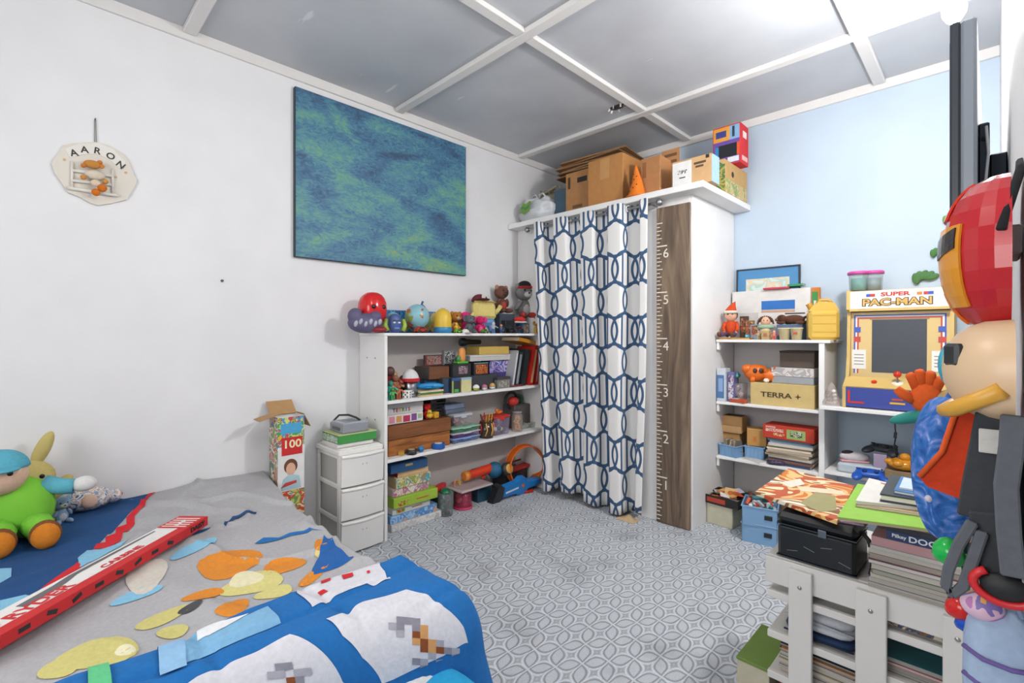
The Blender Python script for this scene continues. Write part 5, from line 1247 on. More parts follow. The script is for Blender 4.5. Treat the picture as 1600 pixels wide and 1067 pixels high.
# ================================================================== BOXES on the closet top
ZT2 = 2.176
def RB(u0, u1, yf, dep):
    a, c = xr(u0, yf), xr(u1, yf)
    return ((a + c) / 2, yf + dep / 2), (c - a, dep)
TAN, TAN2 = '#b9854f', '#a8784a'
def topz(u, v, yf): return zr(u, v, yf) - ZT2
# plastic carrier bag
yf = 2.93
t = thing('plastic_bag', 'white and green stuffed carrier bag at the left end of the closet top', 'bag', (.20, 3.02, ZT2))
def bagf(i, j):
    a = 2 * PI * i; ph = -PI / 2 + PI * j
    r_ = math.cos(ph); n = noise.noise(Vector((math.cos(a) * 2 + 3, math.sin(a) * 2, ph * 2.2))) * .035 + noise.noise(Vector((math.cos(a) * 6, math.sin(a) * 6, ph * 6))) * .012
    z_ = .10 + .10 * math.sin(ph) + n * .6
    return ((.195 + n) * r_ ** .6 * math.cos(a), (.10 + n) * r_ ** .6 * math.sin(a), max(z_, .001))
b = B().m(M('#c4c8cc', 'plastic', .25)); b.surf(bagf, 40, 22); b.done('bag', t)
gm = M('#6f9a3e', 'plastic', .3)
b = B().m(gm); b.surf(lambda i, j: (-.10 + .12 * i, -.121 * math.sqrt(1 - ((-.10 + .12 * i) / .21) ** 2) + .02 * j * j, .07 + .09 * j + .01 * math.sin(9 * i)), 10, 8); b.done('green_print', t)
b = B().m(M('#3f8a3a', 'plastic', .3)); b.surf(lambda i, j: (-.09 + .10 * i, -.127 * math.sqrt(1 - ((-.09 + .10 * i) / .21) ** 2) + .006, .105 + .022 * j + .01 * math.sin(7 * i)), 10, 4); b.done('green_lettering_band', t)
for x_ in (-.05, .03): B().m(M('#c4c8cc', 'plastic', .25)).tube([(x_, 0, .18), (x_ + .01, -.02, .23), (x_ + .05, -.02, .235), (x_ + .07, 0, .19)], .007).done('handle', t)
(c, s2) = RB(866, 886, 3.02, .25); carton('dark slate blue box between the bag and the first carton', (*c, ZT2), (*s2, .235), '#4a6274', name='storage_box', kind='card')
(c, s2) = RB(884, 921, 2.97, .34); hb = topz(900, 268, 2.97)
carton('brown carton with printed stamp left of the largest carton', (*c, ZT2), (*s2, hb), TAN2, name='cardboard_box', tape='#c9a878', prints=[('-y', .1, .62, .2, .9, M('#4a3424', 'card'), 'printed_mark'), ('-y', .3, .12, .7, .2, M('#6a4a30', 'card'), 'printed_mark'), ('-y', .5, .72, .9, .84, M('#2c2826', 'card'), 'shipping_label')])
(c, s2) = RB(919, 973, 2.93, .40); hb = topz(945, 248, 2.93) + .01
carton('largest plain brown carton on the closet top', (*c, ZT2), (*s2, hb), '#b57f48', name='cardboard_box', tape='#c49a62', prints=[('-y', .36, .55, .62, .97, M('#c0905a', 'card'), 'tape_strip')])
for k in range(6):
    t = thing('flattened_carton', ('lowest', 'second', 'third', 'fourth', 'fifth', 'topmost')[k] + ' flattened brown carton in the pile behind the boxes', 'cardboard', (.55 + .02 * (k % 3), 3.42, ZT2 + .395 + .021 * k), .12 * (k % 2) - .04, rot=(-.04, 0, .12 * (k % 2) - .04))
    B().m(M(('#8a6440', '#7a5838', '#96704a')[k % 3], 'card')).box((0, 0, .004), (.62, .42, .007), .001).done('sheet', t); B().m(M('#a8825a', 'card')).box((0, 0, .0135), (.60, .40, .007), .001).done('sheet', t)
carton('brown carton at the back carrying the flattened cardboard', (.55, 3.48, ZT2), (.5, .3, .39), '#7d5a3a')
t = thing('netting', 'bundle of beige netting behind the carrier bag', 'net', (.20, 3.24, ZT2))
rn = random.Random(3)
b = B().m(M('#a59a86', 'fabric'))
for k in range(16):
    b.tube([(rn.uniform(-.12, .12), rn.uniform(-.08, .08), .03 + .30 * q / 5 + rn.uniform(-.02, .02)) for q in range(6)], .012, 5)
b.done('mesh', t, kind='stuff'); B().m(M('#9a8f7c', 'fabric')).sph((0, 0, .15), (.12, .09, .15)).done('bundle', t)
# orange party cone hat
x_ = xr(995, 2.92)
t = thing('cone_hat', 'orange pointed felt cone with dark specks in front of the cartons', 'hat', (x_, 2.92, ZT2), 0)
def cone(i, j): a = 2 * PI * i; r_ = .056 * (1 - j) ** .9 + .004; return (r_ * math.cos(a) + .006 * math.sin(5 * j) * j, r_ * math.sin(a), .004 + .215 * j)
b = B().m(M('#d9731c', 'fabric')); b.surf(cone, 22, 12); b.done('cone', t); B().m(M('#d9731c', 'fabric')).lathe([(.0, 0), (.075, .0), (.072, .006), (.05, .012)], seg=22).done('brim', t)
for k in range(7): a = -PI / 2 + .5 * (k % 3 - 1); j = .15 + .09 * k; r_ = .056 * (1 - j) ** .9 + .005; B().m(M('#5a2c14', 'paint')).sph((r_ * math.cos(a), r_ * math.sin(a), .004 + .215 * j), .005, seg=8, rings=5).done('speck', t)
(c, s2) = RB(1001, 1031, 2.96, .30); hb = topz(1010, 247, 2.96)
carton('brown carton right of the orange cone', (*c, ZT2), (*s2, hb), '#a9774a', prints=[('-y', .1, .5, .3, .9, M('#8a5c38', 'card'), 'tape_strip')])
# opened carton behind
(c, s2) = RB(1034, 1062, 3.12, .22)
t = thing('cardboard_box', 'brown carton with one raised printed flap at the back', 'box', (*c, ZT2)); m_ = M('#ab7c50', 'card'); hb = .22
B().m(m_).box((0, 0, hb / 2), (*s2, hb), .002).done('body', t); fl = B().m(m_).box((0, -s2[1] / 2, hb + .06), (s2[0], .004, .12)).done('flap', t)
for k in range(2): B().m(M('#6a4a30', 'card')).box((0, -s2[1] / 2 - .0026, hb + .035 + .045 * k), (s2[0] * .7, .001, .02)).done('printed_line', fl)
# white printed carton
(c, s2) = RB(1051, 1112, 2.93, .11); hb = topz(1080, 243, 2.93) - .015
carton('tan and white printed carton with black script logo', (*c, ZT2), (*s2, hb), '#c9a273', prints=[('-y', 0, 0, .50, .94, M('#e4e3e2', 'card'), 'white_panel'), ('-y', .14, .50, .38, .64, PR(['#202022', '#e4e3e2', '#202022'], 90), 'black_logo'), ('-y', .18, .34, .34, .38, M('#3a3a3c', 'card'), 'small_print'), ('-y', .56, .72, .86, .80, M('#5a4632', 'card'), 'small_print'), ('-y', .60, .60, .80, .67, M('#5a4632', 'card'), 'small_print'), ('+x', .0, .0, 1, .98, M('#9fbfd4', 'card'), 'blue_side'), ('-y', .86, .86, .94, .98, M('#26262a', 'card'), 'small_print')])
# tan and green carton with a hand hole, on the right end
yf = 3.00
(c, s2) = (0, 0), (0, 0)
x0_, x1_ = 1.525, 1.655
hb = .226
carton('tan and green illustrated carton with a hand hole at the shelf end', (1.578, 3.44, ZT2), (.155, .40, hb), '#bf9a62', prints=[('-y', 0, 0, 1, 1, PR(['#6f8a4c', '#bfae5a', '#4f7a4c', '#c9a868'], 22), 'green_print'), ('+x', .03, .05, .97, .45, PR(['#c4a46c', '#7f9a58', '#c9b27e', '#c4a46c', '#d8d0b8'], 20), 'green_print')])
B().m(M('#2c2018', 'card')).cyl((1.6545, 3.37, ZT2 + .15), (1.6570, 3.37, ZT2 + .15), .020, seg=12).done('hand_hole', [o for o in COL.objects if o.get('label', '').startswith('tan and green ill')][0]).matrix_parent_inverse = Matrix.Translation((-1.578, -3.44, -ZT2))
# red games console carton on top
t = carton('bright red game console carton standing on the tan and green one', (1.612, 3.45, ZT2 + hb + .001), (.184, .15, .27), '#c9262b', rz=0, name='console_box',
       prints=[('-y', .03, .62, .62, .97, M('#dc9a3a', 'card'), 'orange_picture'), ('-y', .62, .62, .97, .97, M('#7fa9cf', 'card'), 'blue_picture'), ('-y', .03, .03, .97, .62, M('#6a4a9a', 'card'), 'purple_picture')])
decorate(t, (.184, .15, .27), [('-y', .2, .2, .88, .52, M('#24262c', 'gloss'), 'screen_picture'), ('-y', .10, .12, .22, .50, M('#2f86c4', 'card'), 'controller_picture'), ('-y', .88, .2, .97, .52, M('#d8582a', 'card'), 'controller_picture'), ('-y', .12, .72, .5, .88, M('#3a3f86', 'card'), 'screen_picture'), ('-y', .55, .05, .95, .18, M('#e0e4ea', 'card'), 'picture'), ('-y', .72, .68, .8, .94, M('#26334a', 'card'), 'screen_picture'),
                                ('+x', .3, .66, .7, .82, M('#e6dcd8', 'card'), 'white_logo'), ('+x', .2, .08, .8, .2, M('#e0b0aa', 'card'), 'small_print')], eps=.0016)

# ================================================================== SHELVES on the back wall
RY, RX0, RX1 = 3.335, 1.556, 2.165
ZR = (1.212, .790, .418)
t = thing('open_shelving', 'white open shelving between the closet side and the arcade cabinet', 'shelf', (RX0, RY, 0))
dx, dy = RX1 - RX0, YB - RY - .003
B().m(SHW).bx(.002, 0, ZR[0] - .018, dx + .06, dy, ZR[0], .002).done('shelf', t)
for z in ZR[1:]: B().m(SHW).bx(.002, 0, z - .018, dx - .0005, dy, z, .002).done('shelf', t)
B().m(SHW).bx(dx, .004, 0, dx + .03, dy, ZR[0] - .0185, .002).done('side_panel', t)
B().m(M('#cdc8c8', 'paint')).bx(.003, dy - .01, 0, dx, dy - .001, ZR[0] - .02).done('back_panel', t)
for z in ZR:
    B().m(SHW).prism([(0, -.018), (.11, -.018), (.11, -.03), (.02, -.07), (0, -.07)], .016, Matrix(((0, 0, 1, .003), (1, 0, 0, .01), (0, 1, 0, z), (0, 0, 0, 1)))).done('bracket', t)
z0 = ZR[0]
def RP(u, y): return (xr(u, y), y, z0)
# framed print leaning on the wall, white boxed board in front
x0, x1 = xr(1150, 3.655), xr(1250, 3.655); zt = zr(1200, 417, 3.655)
t = thing('framed_picture', 'thin black framed picture with blue mount on the right wall shelves', 'picture', ((x0 + x1) / 2, 3.655, z0), rot=(-.03, 0, 0)); w_, h_ = x1 - x0, zt - z0
b = B().m(M('#2a2c32', 'plastic'))
for s_ in (-1, 1): b.box((s_ * (w_ / 2 - .005), 0, h_ / 2), (.01, .015, h_)); b.box((0, 0, h_ / 2 + s_ * (h_ / 2 - .005)), (w_ - .02, .015, .01))
b.done('frame', t); B().m(M('#4f86b4', 'paper')).box((0, .002, h_ / 2), (w_ - .018, .006, h_ - .018)).done('mount', t)
B().m(PR(['#c8d6cf', '#a9c9c0', '#d9c4a4', '#c8d6cf'], 18)).box((.0, -.0016, h_ * .62), (w_ * .68, .001, h_ * .46)).done('print', t); B().m(M('#dfa986', 'paper')).cyl((.03, -.0022, h_ * .64), (.03, -.0030, h_ * .64), .042, seg=22).done('orange_motif', t)
x0, x1 = xr(1144, 3.60), xr(1266, 3.60); hb = zr(1200, 453, 3.60) - z0
carton('large white boxed board with a blue stripe standing at the back', ((x0 + x1) / 2, 3.62, z0), (x1 - x0, .04, hb), '#dedbd8', name='board_box', prints=[('-y', .40, .60, .82, .78, M('#2f6fb8', 'card'), 'blue_stripe'), ('-y', .40, .54, .82, .59, M('#c4a08a', 'card'), 'tan_stripe'), ('-y', .7, .5, .94, .525, M('#3a3a3c', 'card'), 'small_print'), ('-y', 0, .0, .36, .55, M('#c9c5c2', 'card'), 'grey_panel')])
book('red paperback lying on the boxed board', (xr(1215, 3.62), 3.615, z0 + hb + .001), (.16, .075, .012), '#b52f4a', rz=.03)
book('green paperback lying on the red one', (xr(1245, 3.62), 3.615, z0 + hb + .014), (.09, .07, .014), '#2f8a58', rz=-.05)
x0, x1 = xr(1268, 3.63), xr(1281, 3.63); carton('orange framed card with green letter at the shelf end', ((x0 + x1) / 2, 3.64, z0), (x1 - x0, .03, zr(1275, 449, 3.63) - z0), '#c97a34', name='framed_card', prints=[('-y', .1, .05, .8, .92, M('#3f8a4a', 'card')), ('-y', .3, .6, .6, .75, M('#e0e0d8', 'card'))])
# elf doll on a plank
B_ = (xr(1145, 3.42), 3.40)
book('plain pine plank under the elf doll', (xr(1152, 3.42), 3.41, z0), (.20, .11, .012), '#b98f52', name='plank', cat='plank', pages='#b98f52')
t = thing('doll', 'seated elf doll in orange red with pointed hat on the right shelves', 'doll', (xr(1141, 3.42), 3.43, z0 + .012), .25)
RO = f_('#c8481e'); SK = M('#d8a88c', 'plastic')
B().m(RO).sph((0, 0, .07), (.036, .028, .06)).done('body', t)
hd = B().m(SK).sph((0, 0, 0), (.042, .038, .044)).done('head', t, loc=(0, -.006, .155)); eyes(hd, .1, .014, -.035, .006, .005)
ball_part('nose', hd, (0, -.040, -.004), .005, SK)
B().m(f_('#4a3028')).sph((0, .006, .002), (.045, .038, .044)).done('hair', hd)
b = B().m(RO); b.surf(lambda i, j: ((.043 * (1 - j) ** .8) * math.cos(2 * PI * i) + .03 * j * j, (.04 * (1 - j) ** .8) * math.sin(2 * PI * i), .02 + .075 * j), 18, 8); b.done('hat', hd); B().m(f_('#e0d8ce')).lathe([(.040, .012), (.048, .012), (.048, .03), (.040, .03)], seg=18).done('hat_trim', hd)
for s_ in (-1, 1):
    a = B().m(RO).tube([(s_ * .034, 0, .105), (s_ * .045, -.02, .07), (s_ * .035, -.04, .04)], [.014, .012, .012]).done('arm', t); B().m(SK).sph((s_ * .034, -.045, .033), .011).done('hand', a)
    l = B().m(M(('#5a4058', '#4a4468')[s_ > 0], 'fabric')).tube([(s_ * .02, -.01, .02), (s_ * .03, -.05, .028), (s_ * .04 - .02, -.085, .018)], [.016, .014, .014]).done('leg', t); B().m(M('#6a3f30', 'fabric')).sph((s_ * .04 - .024, -.095, .024), (.014, .02, .018)).done('boot', l)
for k, (u, h, cl, lb) in enumerate(((1163, .16, '#4a3c30', 'tall dark photo block behind the elf doll'), (1172, .13, '#8a6a3a', 'ochre photo block right of the elf doll'), (1180, .10, '#7f98b0', 'pale blue small photo block by the doll with cap'))):
    carton(lb, (xr(u, 3.5 - .02 * k), 3.5 - .02 * k, z0), (.055, .02, h), cl, name='photo_block', prints=[('-y', .12, .3, .88, .92, PR(['#2c2a28', '#b0563a', '#3a3430', '#c9a06a'], 70))])
t = thing('small_cube', 'tiny teal cube on the plank by the elf doll', 'toy', (xr(1168, 3.39), 3.385, z0 + .012)); B().m(M('#2f7f96', 'plastic')).box((0, 0, .012), (.024, .024, .024), .003).done('cube', t); B().m(M('#8ac4d0', 'plastic')).box((0, -.0125, .012), (.012, .001, .012)).done('face', t)
t = thing('doll', 'pale doll with brown curls and green shawl on the right shelves', 'doll', (xr(1197, 3.45), 3.44, z0), .3)
B().m(f_('#c9b490')).lathe([(0, 0), (.045, 0), (.04, .03), (.022, .08), (0, .09)]).done('dress', t); B().m(f_('#9ab49a')).sph((0, 0, .085), (.05, .03, .02)).done('shawl', t)
hd = B().m(SK).sph((0, 0, 0), (.03, .028, .032)).done('head', t, loc=(0, -.004, .122)); eyes(hd, .1, .010, -.025, .004, .004)
b = B().m(f_('#5a3a2a'))
for k in range(12): a = PI * k / 11; b.tube([(.03 * math.cos(a), .004, .028 * math.sin(a)), (.042 * math.cos(a), -.004, .036 * math.sin(a) - .004), (.046 * math.cos(a), -.012, .034 * math.sin(a) - .018)], .006, 6)
b.done('curls', hd)
figurine('small tan wooden figure before the curly doll', (xr(1186, 3.39), 3.38, z0), .3, .06, ('#b9a27a', '#c9b48c', '#c9a888', '#b9a27a'), kind='wood')
carton('small wooden box with a round motif before the curly doll', (xr(1197, 3.37), 3.37, z0), (.045, .04, .06), '#c4ab78', name='wooden_box', kind='wood', prints=[('-y', .25, .3, .75, .7, M('#a86a4a', 'card'))])
figurine('little pink and red figure left of the cups', (xr(1210, 3.38), 3.375, z0), .2, .06, ('#b84a3a', '#c87a6a', '#d8a890', '#b84a3a'))
for k, (u, lb) in enumerate(((1226, 'cream paper cup next to the pink figure'), (1245, 'cream paper cup with red print by the jerrycan'))):
    t = thing('cup', lb, 'cup', (xr(u, 3.39), 3.385, z0)); B().m(M('#cdbf94', 'card')).lathe([(0, .002), (.026, .002), (.034, .07), (.0355, .072), (.0355, .074), (.032, .072), (.025, .006), (0, .006)], seg=22).done('cup', t); B().m(M('#d8cba6', 'card')).lathe([(.034, .068), (.037, .068), (.037, .076), (.034, .076)], seg=22).done('rim', t)
    if k: B().m(M('#b5502e', 'card')).box((.0, -.0315, .04), (.022, .002, .014), 0, (-.12, 0, 0)).done('red_print', t)
carton('slate blue low box behind the cups', (xr(1236, 3.5), 3.51, z0), (.15, .09, .10), '#566a8a', name='storage_box')
t = thing('plush_toy', 'dark brown soft toy dog lying on the slate blue box', 'soft toy', (xr(1240, 3.5), 3.50, z0 + .101), -.2); bw = f_('#5a3626')
B().m(bw).sph((0, 0, .03), (.07, .035, .03)).done('body', t); hd = B().m(bw).sph((0, 0, 0), (.03, .03, .028)).done('head', t, loc=(-.065, -.02, .035)); B().m(f_('#7a4c38')).sph((-.02, -.015, -.006), (.016, .014, .012)).done('muzzle', hd)
for s_ in (-1, 1): B().m(f_('#46281c')).sph((.005, s_ * .026, .0), (.012, .008, .022)).done('ear', hd); B().m(bw).sph((-.05 + .01 * s_, s_ * .03 - .01, .01), (.03, .012, .011)).done('leg', t); B().m(bw).sph((.055, s_ * .03, .01), (.03, .012, .011)).done('leg', t)
B().m(bw).tube([(.065, 0, .04), (.085, .01, .05), (.1, .01, .045)], .008).done('tail', t)
# yellow jerrycan
t = thing('jerrycan', 'translucent yellow jerrycan at the end of the top right shelf', 'container', (xr(1284, 3.42), 3.44, z0), .35)
YJ = M('#cfab4e', 'plastic', .35)
b = B().m(YJ); b.box((0, 0, .09), (.16, .12, .18), .018); b.prism([(-.08, .175), (.08, .175), (.055, .225), (-.02, .235), (-.06, .205)], .09, T((0, .045, 0), (PI / 2, 0, 0))); b.done('body', t)
B().m(M('#c49a3c', 'plastic')).tube([(-.03, 0, .225), (-.01, 0, .245), (.03, 0, .245), (.05, 0, .222)], .009).done('handle', t); B().m(M('#b98a30', 'plastic')).cyl((-.058, 0, .195), (-.075, 0, .225), .018).done('cap', t)
for z in (.05, .10, .15): B().m(M('#c19c42', 'plastic')).box((0, -.0605, z), (.12, .003, .008), .001).done('rib', t)

# ---- second shelf on the back wall
z0 = ZR[1]
carton('blue and white carton at the closet side', (1.59, 3.385, z0), (.058, .09, .225), '#c9d0d8', prints=[('-y', .0, .1, .85, .8, M('#4f76a8', 'card'), 'blue_panel'), ('-y', .2, .3, .7, .7, M('#8aa6cc', 'card')), ('+x', .1, .1, .9, .9, M('#a9b6c6', 'card'))])
carton('purple and white slim carton next to the blue and white one', (1.645, 3.41, z0), (.04, .09, .20), '#6a6a9a', prints=[('-y', .1, .1, .9, .9, PR(['#6a6aa0', '#d0ccd8', '#8a5a6a', '#4a4a80'], 50))])
container('clear tub of red and brown bits on the second right shelf', (xr(1153, 3.43), 3.43, z0), (.10, .10, .15), '#b9aeb4', None, ('#8a4a3c', '#b5786a', '#4a4a58', '#c9b8b4', '#b5482e'))
carton('flat red and white box lying before the clear tub', (xr(1154, 3.36), 3.362, z0), (.10, .05, .025), '#b5502e', rz=-.2, name='flat_box', prints=[('+z', .1, .1, .5, .9, M('#c9d0d8', 'card'))])
t = thing('toy_rattle', 'teal and yellow beaded toy on the clear tub', 'toy', (xr(1149, 3.44), 3.43, z0 + .155)); B().m(M('#3a86a0', 'plastic')).sph((0, 0, .022), (.038, .026, .024)).done('body', t)
for k in range(4): B().m(M(('#c9b040', '#5fae8a')[k % 2], 'plastic')).sph((-.024 + .016 * k, -.026, .018), .009).done('bead', t)
xa, xb = xr(1172, 3.36), xr(1272, 3.36); hb = zr(1220, 600, 3.36) - z0
carton('pale kraft carton printed TERRA on the second right shelf', ((xa + xb) / 2, 3.48, z0), (xb - xa, .23, hb), '#cbb277', texts=[('-y', 'TERRA', .42, .48, .045, M('#4a3a22', 'paint'), 1.35)])
B().m(M('#4a3a22', 'card')).prism([((.019 if k % 2 == 0 else .006) * math.cos(k * PI / 4), (.019 if k % 2 == 0 else .006) * math.sin(k * PI / 4)) for k in range(8)], .001, T((xa + (xb - xa) * .76, 3.3652, z0 + hb * .48), (PI / 2, 0, 0))).done('star_mark', [o for o in COL.objects if 'TERRA' in o.get('label', '')][0]).matrix_parent_inverse = Matrix.Translation((-(xa + xb) / 2, -3.48, -z0))
# orange toy dinosaur head
t = thing('toy_dinosaur', 'orange plastic horned dinosaur toy on the kraft carton', 'toy', (xr(1186, 3.42), 3.43, z0 + hb), .4); OG = M('#d86a1c', 'plastic')
b = B().m(OG); b.sph((-.02, 0, .06), (.075, .05, .055)); b.sph((-.075, -.01, .085), (.035, .03, .03)); b.done('frill_body', t)
hd = B().m(OG).sph((.06, -.02, .045), (.055, .04, .04), (0, .3, 0)).done('head', t); B().m(OG).cyl((.03, -.045, .075), (.02, -.075, .115), .013, .002).done('horn', hd); B().m(OG).cyl((.075, -.04, .075), (.085, -.07, .11), .013, .002).done('horn', hd); B().m(OG).cyl((.1, -.03, .045), (.125, -.035, .07), .012, .002).done('horn', hd)
for x_ in (-.03, .005): B().m(M('#4a2410', 'plastic')).sph((x_, -.047, .075), (.014, .006, .018)).done('hollow', t)
B().m(M('#e6dccf', 'plastic')).sph((.035, -.05, .014), (.018, .014, .014)).done('white_tip', t)
for s_ in (-1, 1): B().m(OG).tube([(-.04, s_ * .03, .03), (-.05, s_ * .04, .0)], [.018, .014]).done('leg', t)
xa, xb = xr(1206, 3.40), xr(1272, 3.40)
carton('grey and white worn board game box on the kraft carton', ((xa + xb) / 2, 3.49, z0 + hb + .001), (xb - xa, .17, .10), '#9aa0a8', name='game_box', lid=(.55, '#c6c2c0'), rz=-.03, prints=[('-y', .0, .48, 1, .98, PR(['#cfcbc9', '#a9a5a4', '#dad6d4', '#b89a9a'], 22))])
xa, xb = xr(1219, 3.46), xr(1274, 3.46)
carton('dark brown leatherette box topmost on the second right shelf', ((xa + xb) / 2, 3.54, z0 + hb + .103), (xb - xa, .16, .105), '#5c5048', rz=-.05, lid=(.12, '#3a322e'))

# ---- third shelf on the back wall
z0 = ZR[2]
BN = M('#7fa6cc', 'plastic')
def tray(label, c, size, rz, mat, name='storage_bin', ribs=5, hole=False, group=None):
    t = thing(name, label, 'bin', c, rz, group); sx, sy, sz = size; k = .003
    b = B().m(mat); b.box((0, 0, k / 2), (sx * .92, sy * .92, k))
    for s_ in (-1, 1):
        b.box((s_ * (sx / 2 - .006), 0, sz / 2), (k, sy * .96, sz), 0, (0, s_ * .06, 0)); b.box((0, s_ * (sy / 2 - .006), sz / 2), (sx * .96, k, sz), 0, (-s_ * .06, 0, 0))
    b.done('body', t)
    b = B().m(mat)
    for s_ in (-1, 1): b.box((s_ * sx / 2, 0, sz), (.008, sy + .008, .008), .002); b.box((0, s_ * sy / 2, sz), (sx - .008, .008, .008), .002)
    b.done('rim', t)
    for i in range(ribs): B().m(mat).box((-sx * .4 + sx * .8 * i / max(1, ribs - 1), -sy / 2 + .001, sz * .5), (.005, .006, sz * .85), .001).done('rib', t)
    if hole: B().m(M('#20242a', 'plastic')).box((sx * .25, -sy / 2 + .002, sz * .55), (sx * .22, .006, sz * .24), .002).done('hand_hole', t)
    return t
tray('small sky blue ribbed bin at the front left of the third right shelf', (xr(1141, 3.38), 3.395, z0), (.13, .085, .075), -.25, BN)
carton('open carton lid standing at the back of the third right shelf', (xr(1147, 3.55), 3.55, z0 + .0), (.13, .15, .15), '#b58a58', lid=(.1, '#a67c4c'))
t = thing('carton_flap_box', 'tan carton with raised flap left on the third right shelf', 'box', (xr(1147, 3.50), 3.51, z0 + .151)); B().m(M('#bf9460', 'card')).box((0, 0, .055), (.135, .10, .11), .002).done('body', t); B().m(M('#c9a272', 'card')).box((0, -.055, .02), (.13, .004, .05), 0, (.25, 0, 0)).done('flap', t); B().m(M('#5a4028', 'card')).box((0, .0, .1115), (.115, .085, .002)).done('dark_opening', t)
t = thing('paper_bundle', 'bundle of grey and tan papers stuffed in the small blue bin', 'papers', (xr(1143, 3.38), 3.40, z0 + .035), -.25)
for k in range(7): B().m(M(('#8a8278', '#b59a72', '#6a665f', '#c9b48c')[k % 4], 'paper')).box((-.045 + .015 * k, .0, .04), (.01, .06, .075), 0, (.1 * (k % 3 - 1), .25 * (k % 2) - .1, 0)).done('sheet', t)
carton('small tan carton with orange stamp behind the second blue bin', (xr(1181, 3.47), 3.48, z0 + .082), (.115, .10, .115), '#c09154', rz=.35, prints=[('-y', .3, .25, .5, .55, M('#c97a34', 'card'))])
tray('sky blue ribbed bin in the middle of the third right shelf', (xr(1180, 3.45), 3.47, z0), (.12, .13, .08), .1, BN)
rn = random.Random(5)
zz = z0; xa, xb = xr(1196, 3.36), xr(1270, 3.36)
PL = (('#2f3a58', 'navy booklet lowest in the paper stack'), ('#7a5648', 'brown booklet second in the paper stack'), ('#5a5a78', 'violet grey pad in the paper stack'), ('#c9bfae', 'cream pad low in the paper stack'), ('#9a8a72', 'tan folder low in the paper stack'), ('#d6cfc2', 'off-white pad in the middle of the paper stack'), ('#b5a48c', 'beige folder in the middle of the paper stack'), ('#d9cdb9', 'thick cream pad in the paper stack'), ('#a88a70', 'light brown folder high in the paper stack'), ('#c9c4ba', 'grey white pad high in the paper stack'), ('#6f86a0', 'grey blue folder near the top of the paper stack'), ('#4a5460', 'dark slate pad topmost in the paper stack'))
for k, (cl, lb) in enumerate(PL):
    h = rn.choice((.010, .013, .016))
    book(lb, ((xa + xb) / 2 + rn.uniform(-.012, .012), 3.47 + rn.uniform(-.012, .012), zz), (xb - xa - .02, .20, h), cl, rz=rn.uniform(-.08, .05), soft=True, name='paper_pad', cat='papers'); zz += h + .0006
carton('red game box with green picture on the paper stack', ((xa + xb) / 2 - .005, 3.46, zz + .001), (xb - xa + .03, .16, .085), '#bf3a26', rz=-.06, name='game_box', prints=[('-y', .48, .12, .84, .8, M('#9ab46a', 'card'), 'green_picture')])
decorate([o for o in COL.objects if o.get('label', '').startswith('red game box with green')][0], (xb - xa + .03, .16, .085), [('-y', .06, .50, .42, .74, PR(['#e6d0c0', '#bf3a26', '#e6d0c0', '#bf3a26', '#e6d0c0'], 110, stretch=(1, 1, .35)), 'title_print'), ('-y', .22, .22, .44, .42, PR(['#e6d0c0', '#bf3a26', '#e0b85a', '#bf3a26'], 110, stretch=(1, 1, .35)), 'title_print'), ('-y', .06, .80, .26, .90, M('#dfb0a0', 'card'), 'small_print'), ('-y', .55, .3, .78, .7, PR(['#d6dac8', '#3c4a34', '#b8c49a', '#2c3428'], 80), 'picture')], eps=.0016)
book('white leaflet lying on the shelf before the blue bins', (xr(1176, 3.37), 3.38, z0), (.14, .07, .006), '#cfcac2', rz=-.35, soft=True, name='leaflet')
t = thing('gadget', 'purple and black small electronic toy before the paper stack', 'toy', (xr(1212, 3.345), 3.355, z0), .3); B().m(M('#34304a', 'plastic')).sph((0, 0, .014), (.05, .02, .014), pw=.7).done('body', t)
for x_ in (-.02, .0, .02): B().m(M('#6a5a9a', 'plastic')).cyl((x_, -.01, .024), (x_, -.012, .029), .005, seg=8).done('button', t)

# ---- floor in front of these shelves
carton('cream lidded carton on the carpet below the right shelves', (1.645, 3.255, 0), (.17, .15, .135), '#c9c4ac', rz=-.06, bev=.004)
t = thing('board_game_box', 'open black rimmed board game box of loose pieces on the cream carton', 'box', (1.66, 3.275, .136), -.06)
bm_ = M('#24211f', 'card'); b = B().m(bm_); b.box((0, 0, .003), (.22, .21, .005))
for s_ in (-1, 1): b.box((s_ * .11, 0, .028), (.004, .214, .055)); b.box((0, s_ * .105, .028), (.216, .004, .055))
b.done('tray', t); B().m(M('#b5402e', 'card')).box((-.03, -.1075, .028), (.12, .001, .03)).done('red_title_strip', t)
b = B()
for k in range(26): b.m(M(('#d6d2d0', '#c84a2c', '#d8a45a', '#d8c9b0', '#b8b4c0', '#c98a4a')[k % 6], 'card')).box((rn.uniform(-.09, .09), rn.uniform(-.085, .085), .02 + .0022 * k), (.06, .045, .002), 0, (rn.uniform(-.3, .3), rn.uniform(-.3, .3), rn.uniform(0, 3)))
b.done('loose_cards', t, kind='stuff')
t = thing('card', 'tan card with an orange circle on the board game box', 'card', (1.685, 3.26, .205), 0, rot=(.55, .1, .3)); B().m(M('#cfa873', 'card')).box((0, 0, 0), (.075, .085, .0015)).done('sheet', t); B().m(M('#b5622a', 'card')).cyl((0, 0, .0008), (0, 0, .0016), .02, seg=18).done('circle', t)
for k, (dz, lb) in enumerate(((0, 'blue plastic bin on the carpet, lower of the two stacked'), (.105, 'blue plastic bin stacked on the lower one, full of toys'))):
    tray(lb, (1.90, 3.17 - .01 * k, dz), (.19, .22, .115), .18 + .05 * k, BN, ribs=0, hole=True)
t = thing('toy_pile', 'heap of small coloured toy bits in the upper blue bin', 'toys', (1.90, 3.16, .17), .2)
b = B()
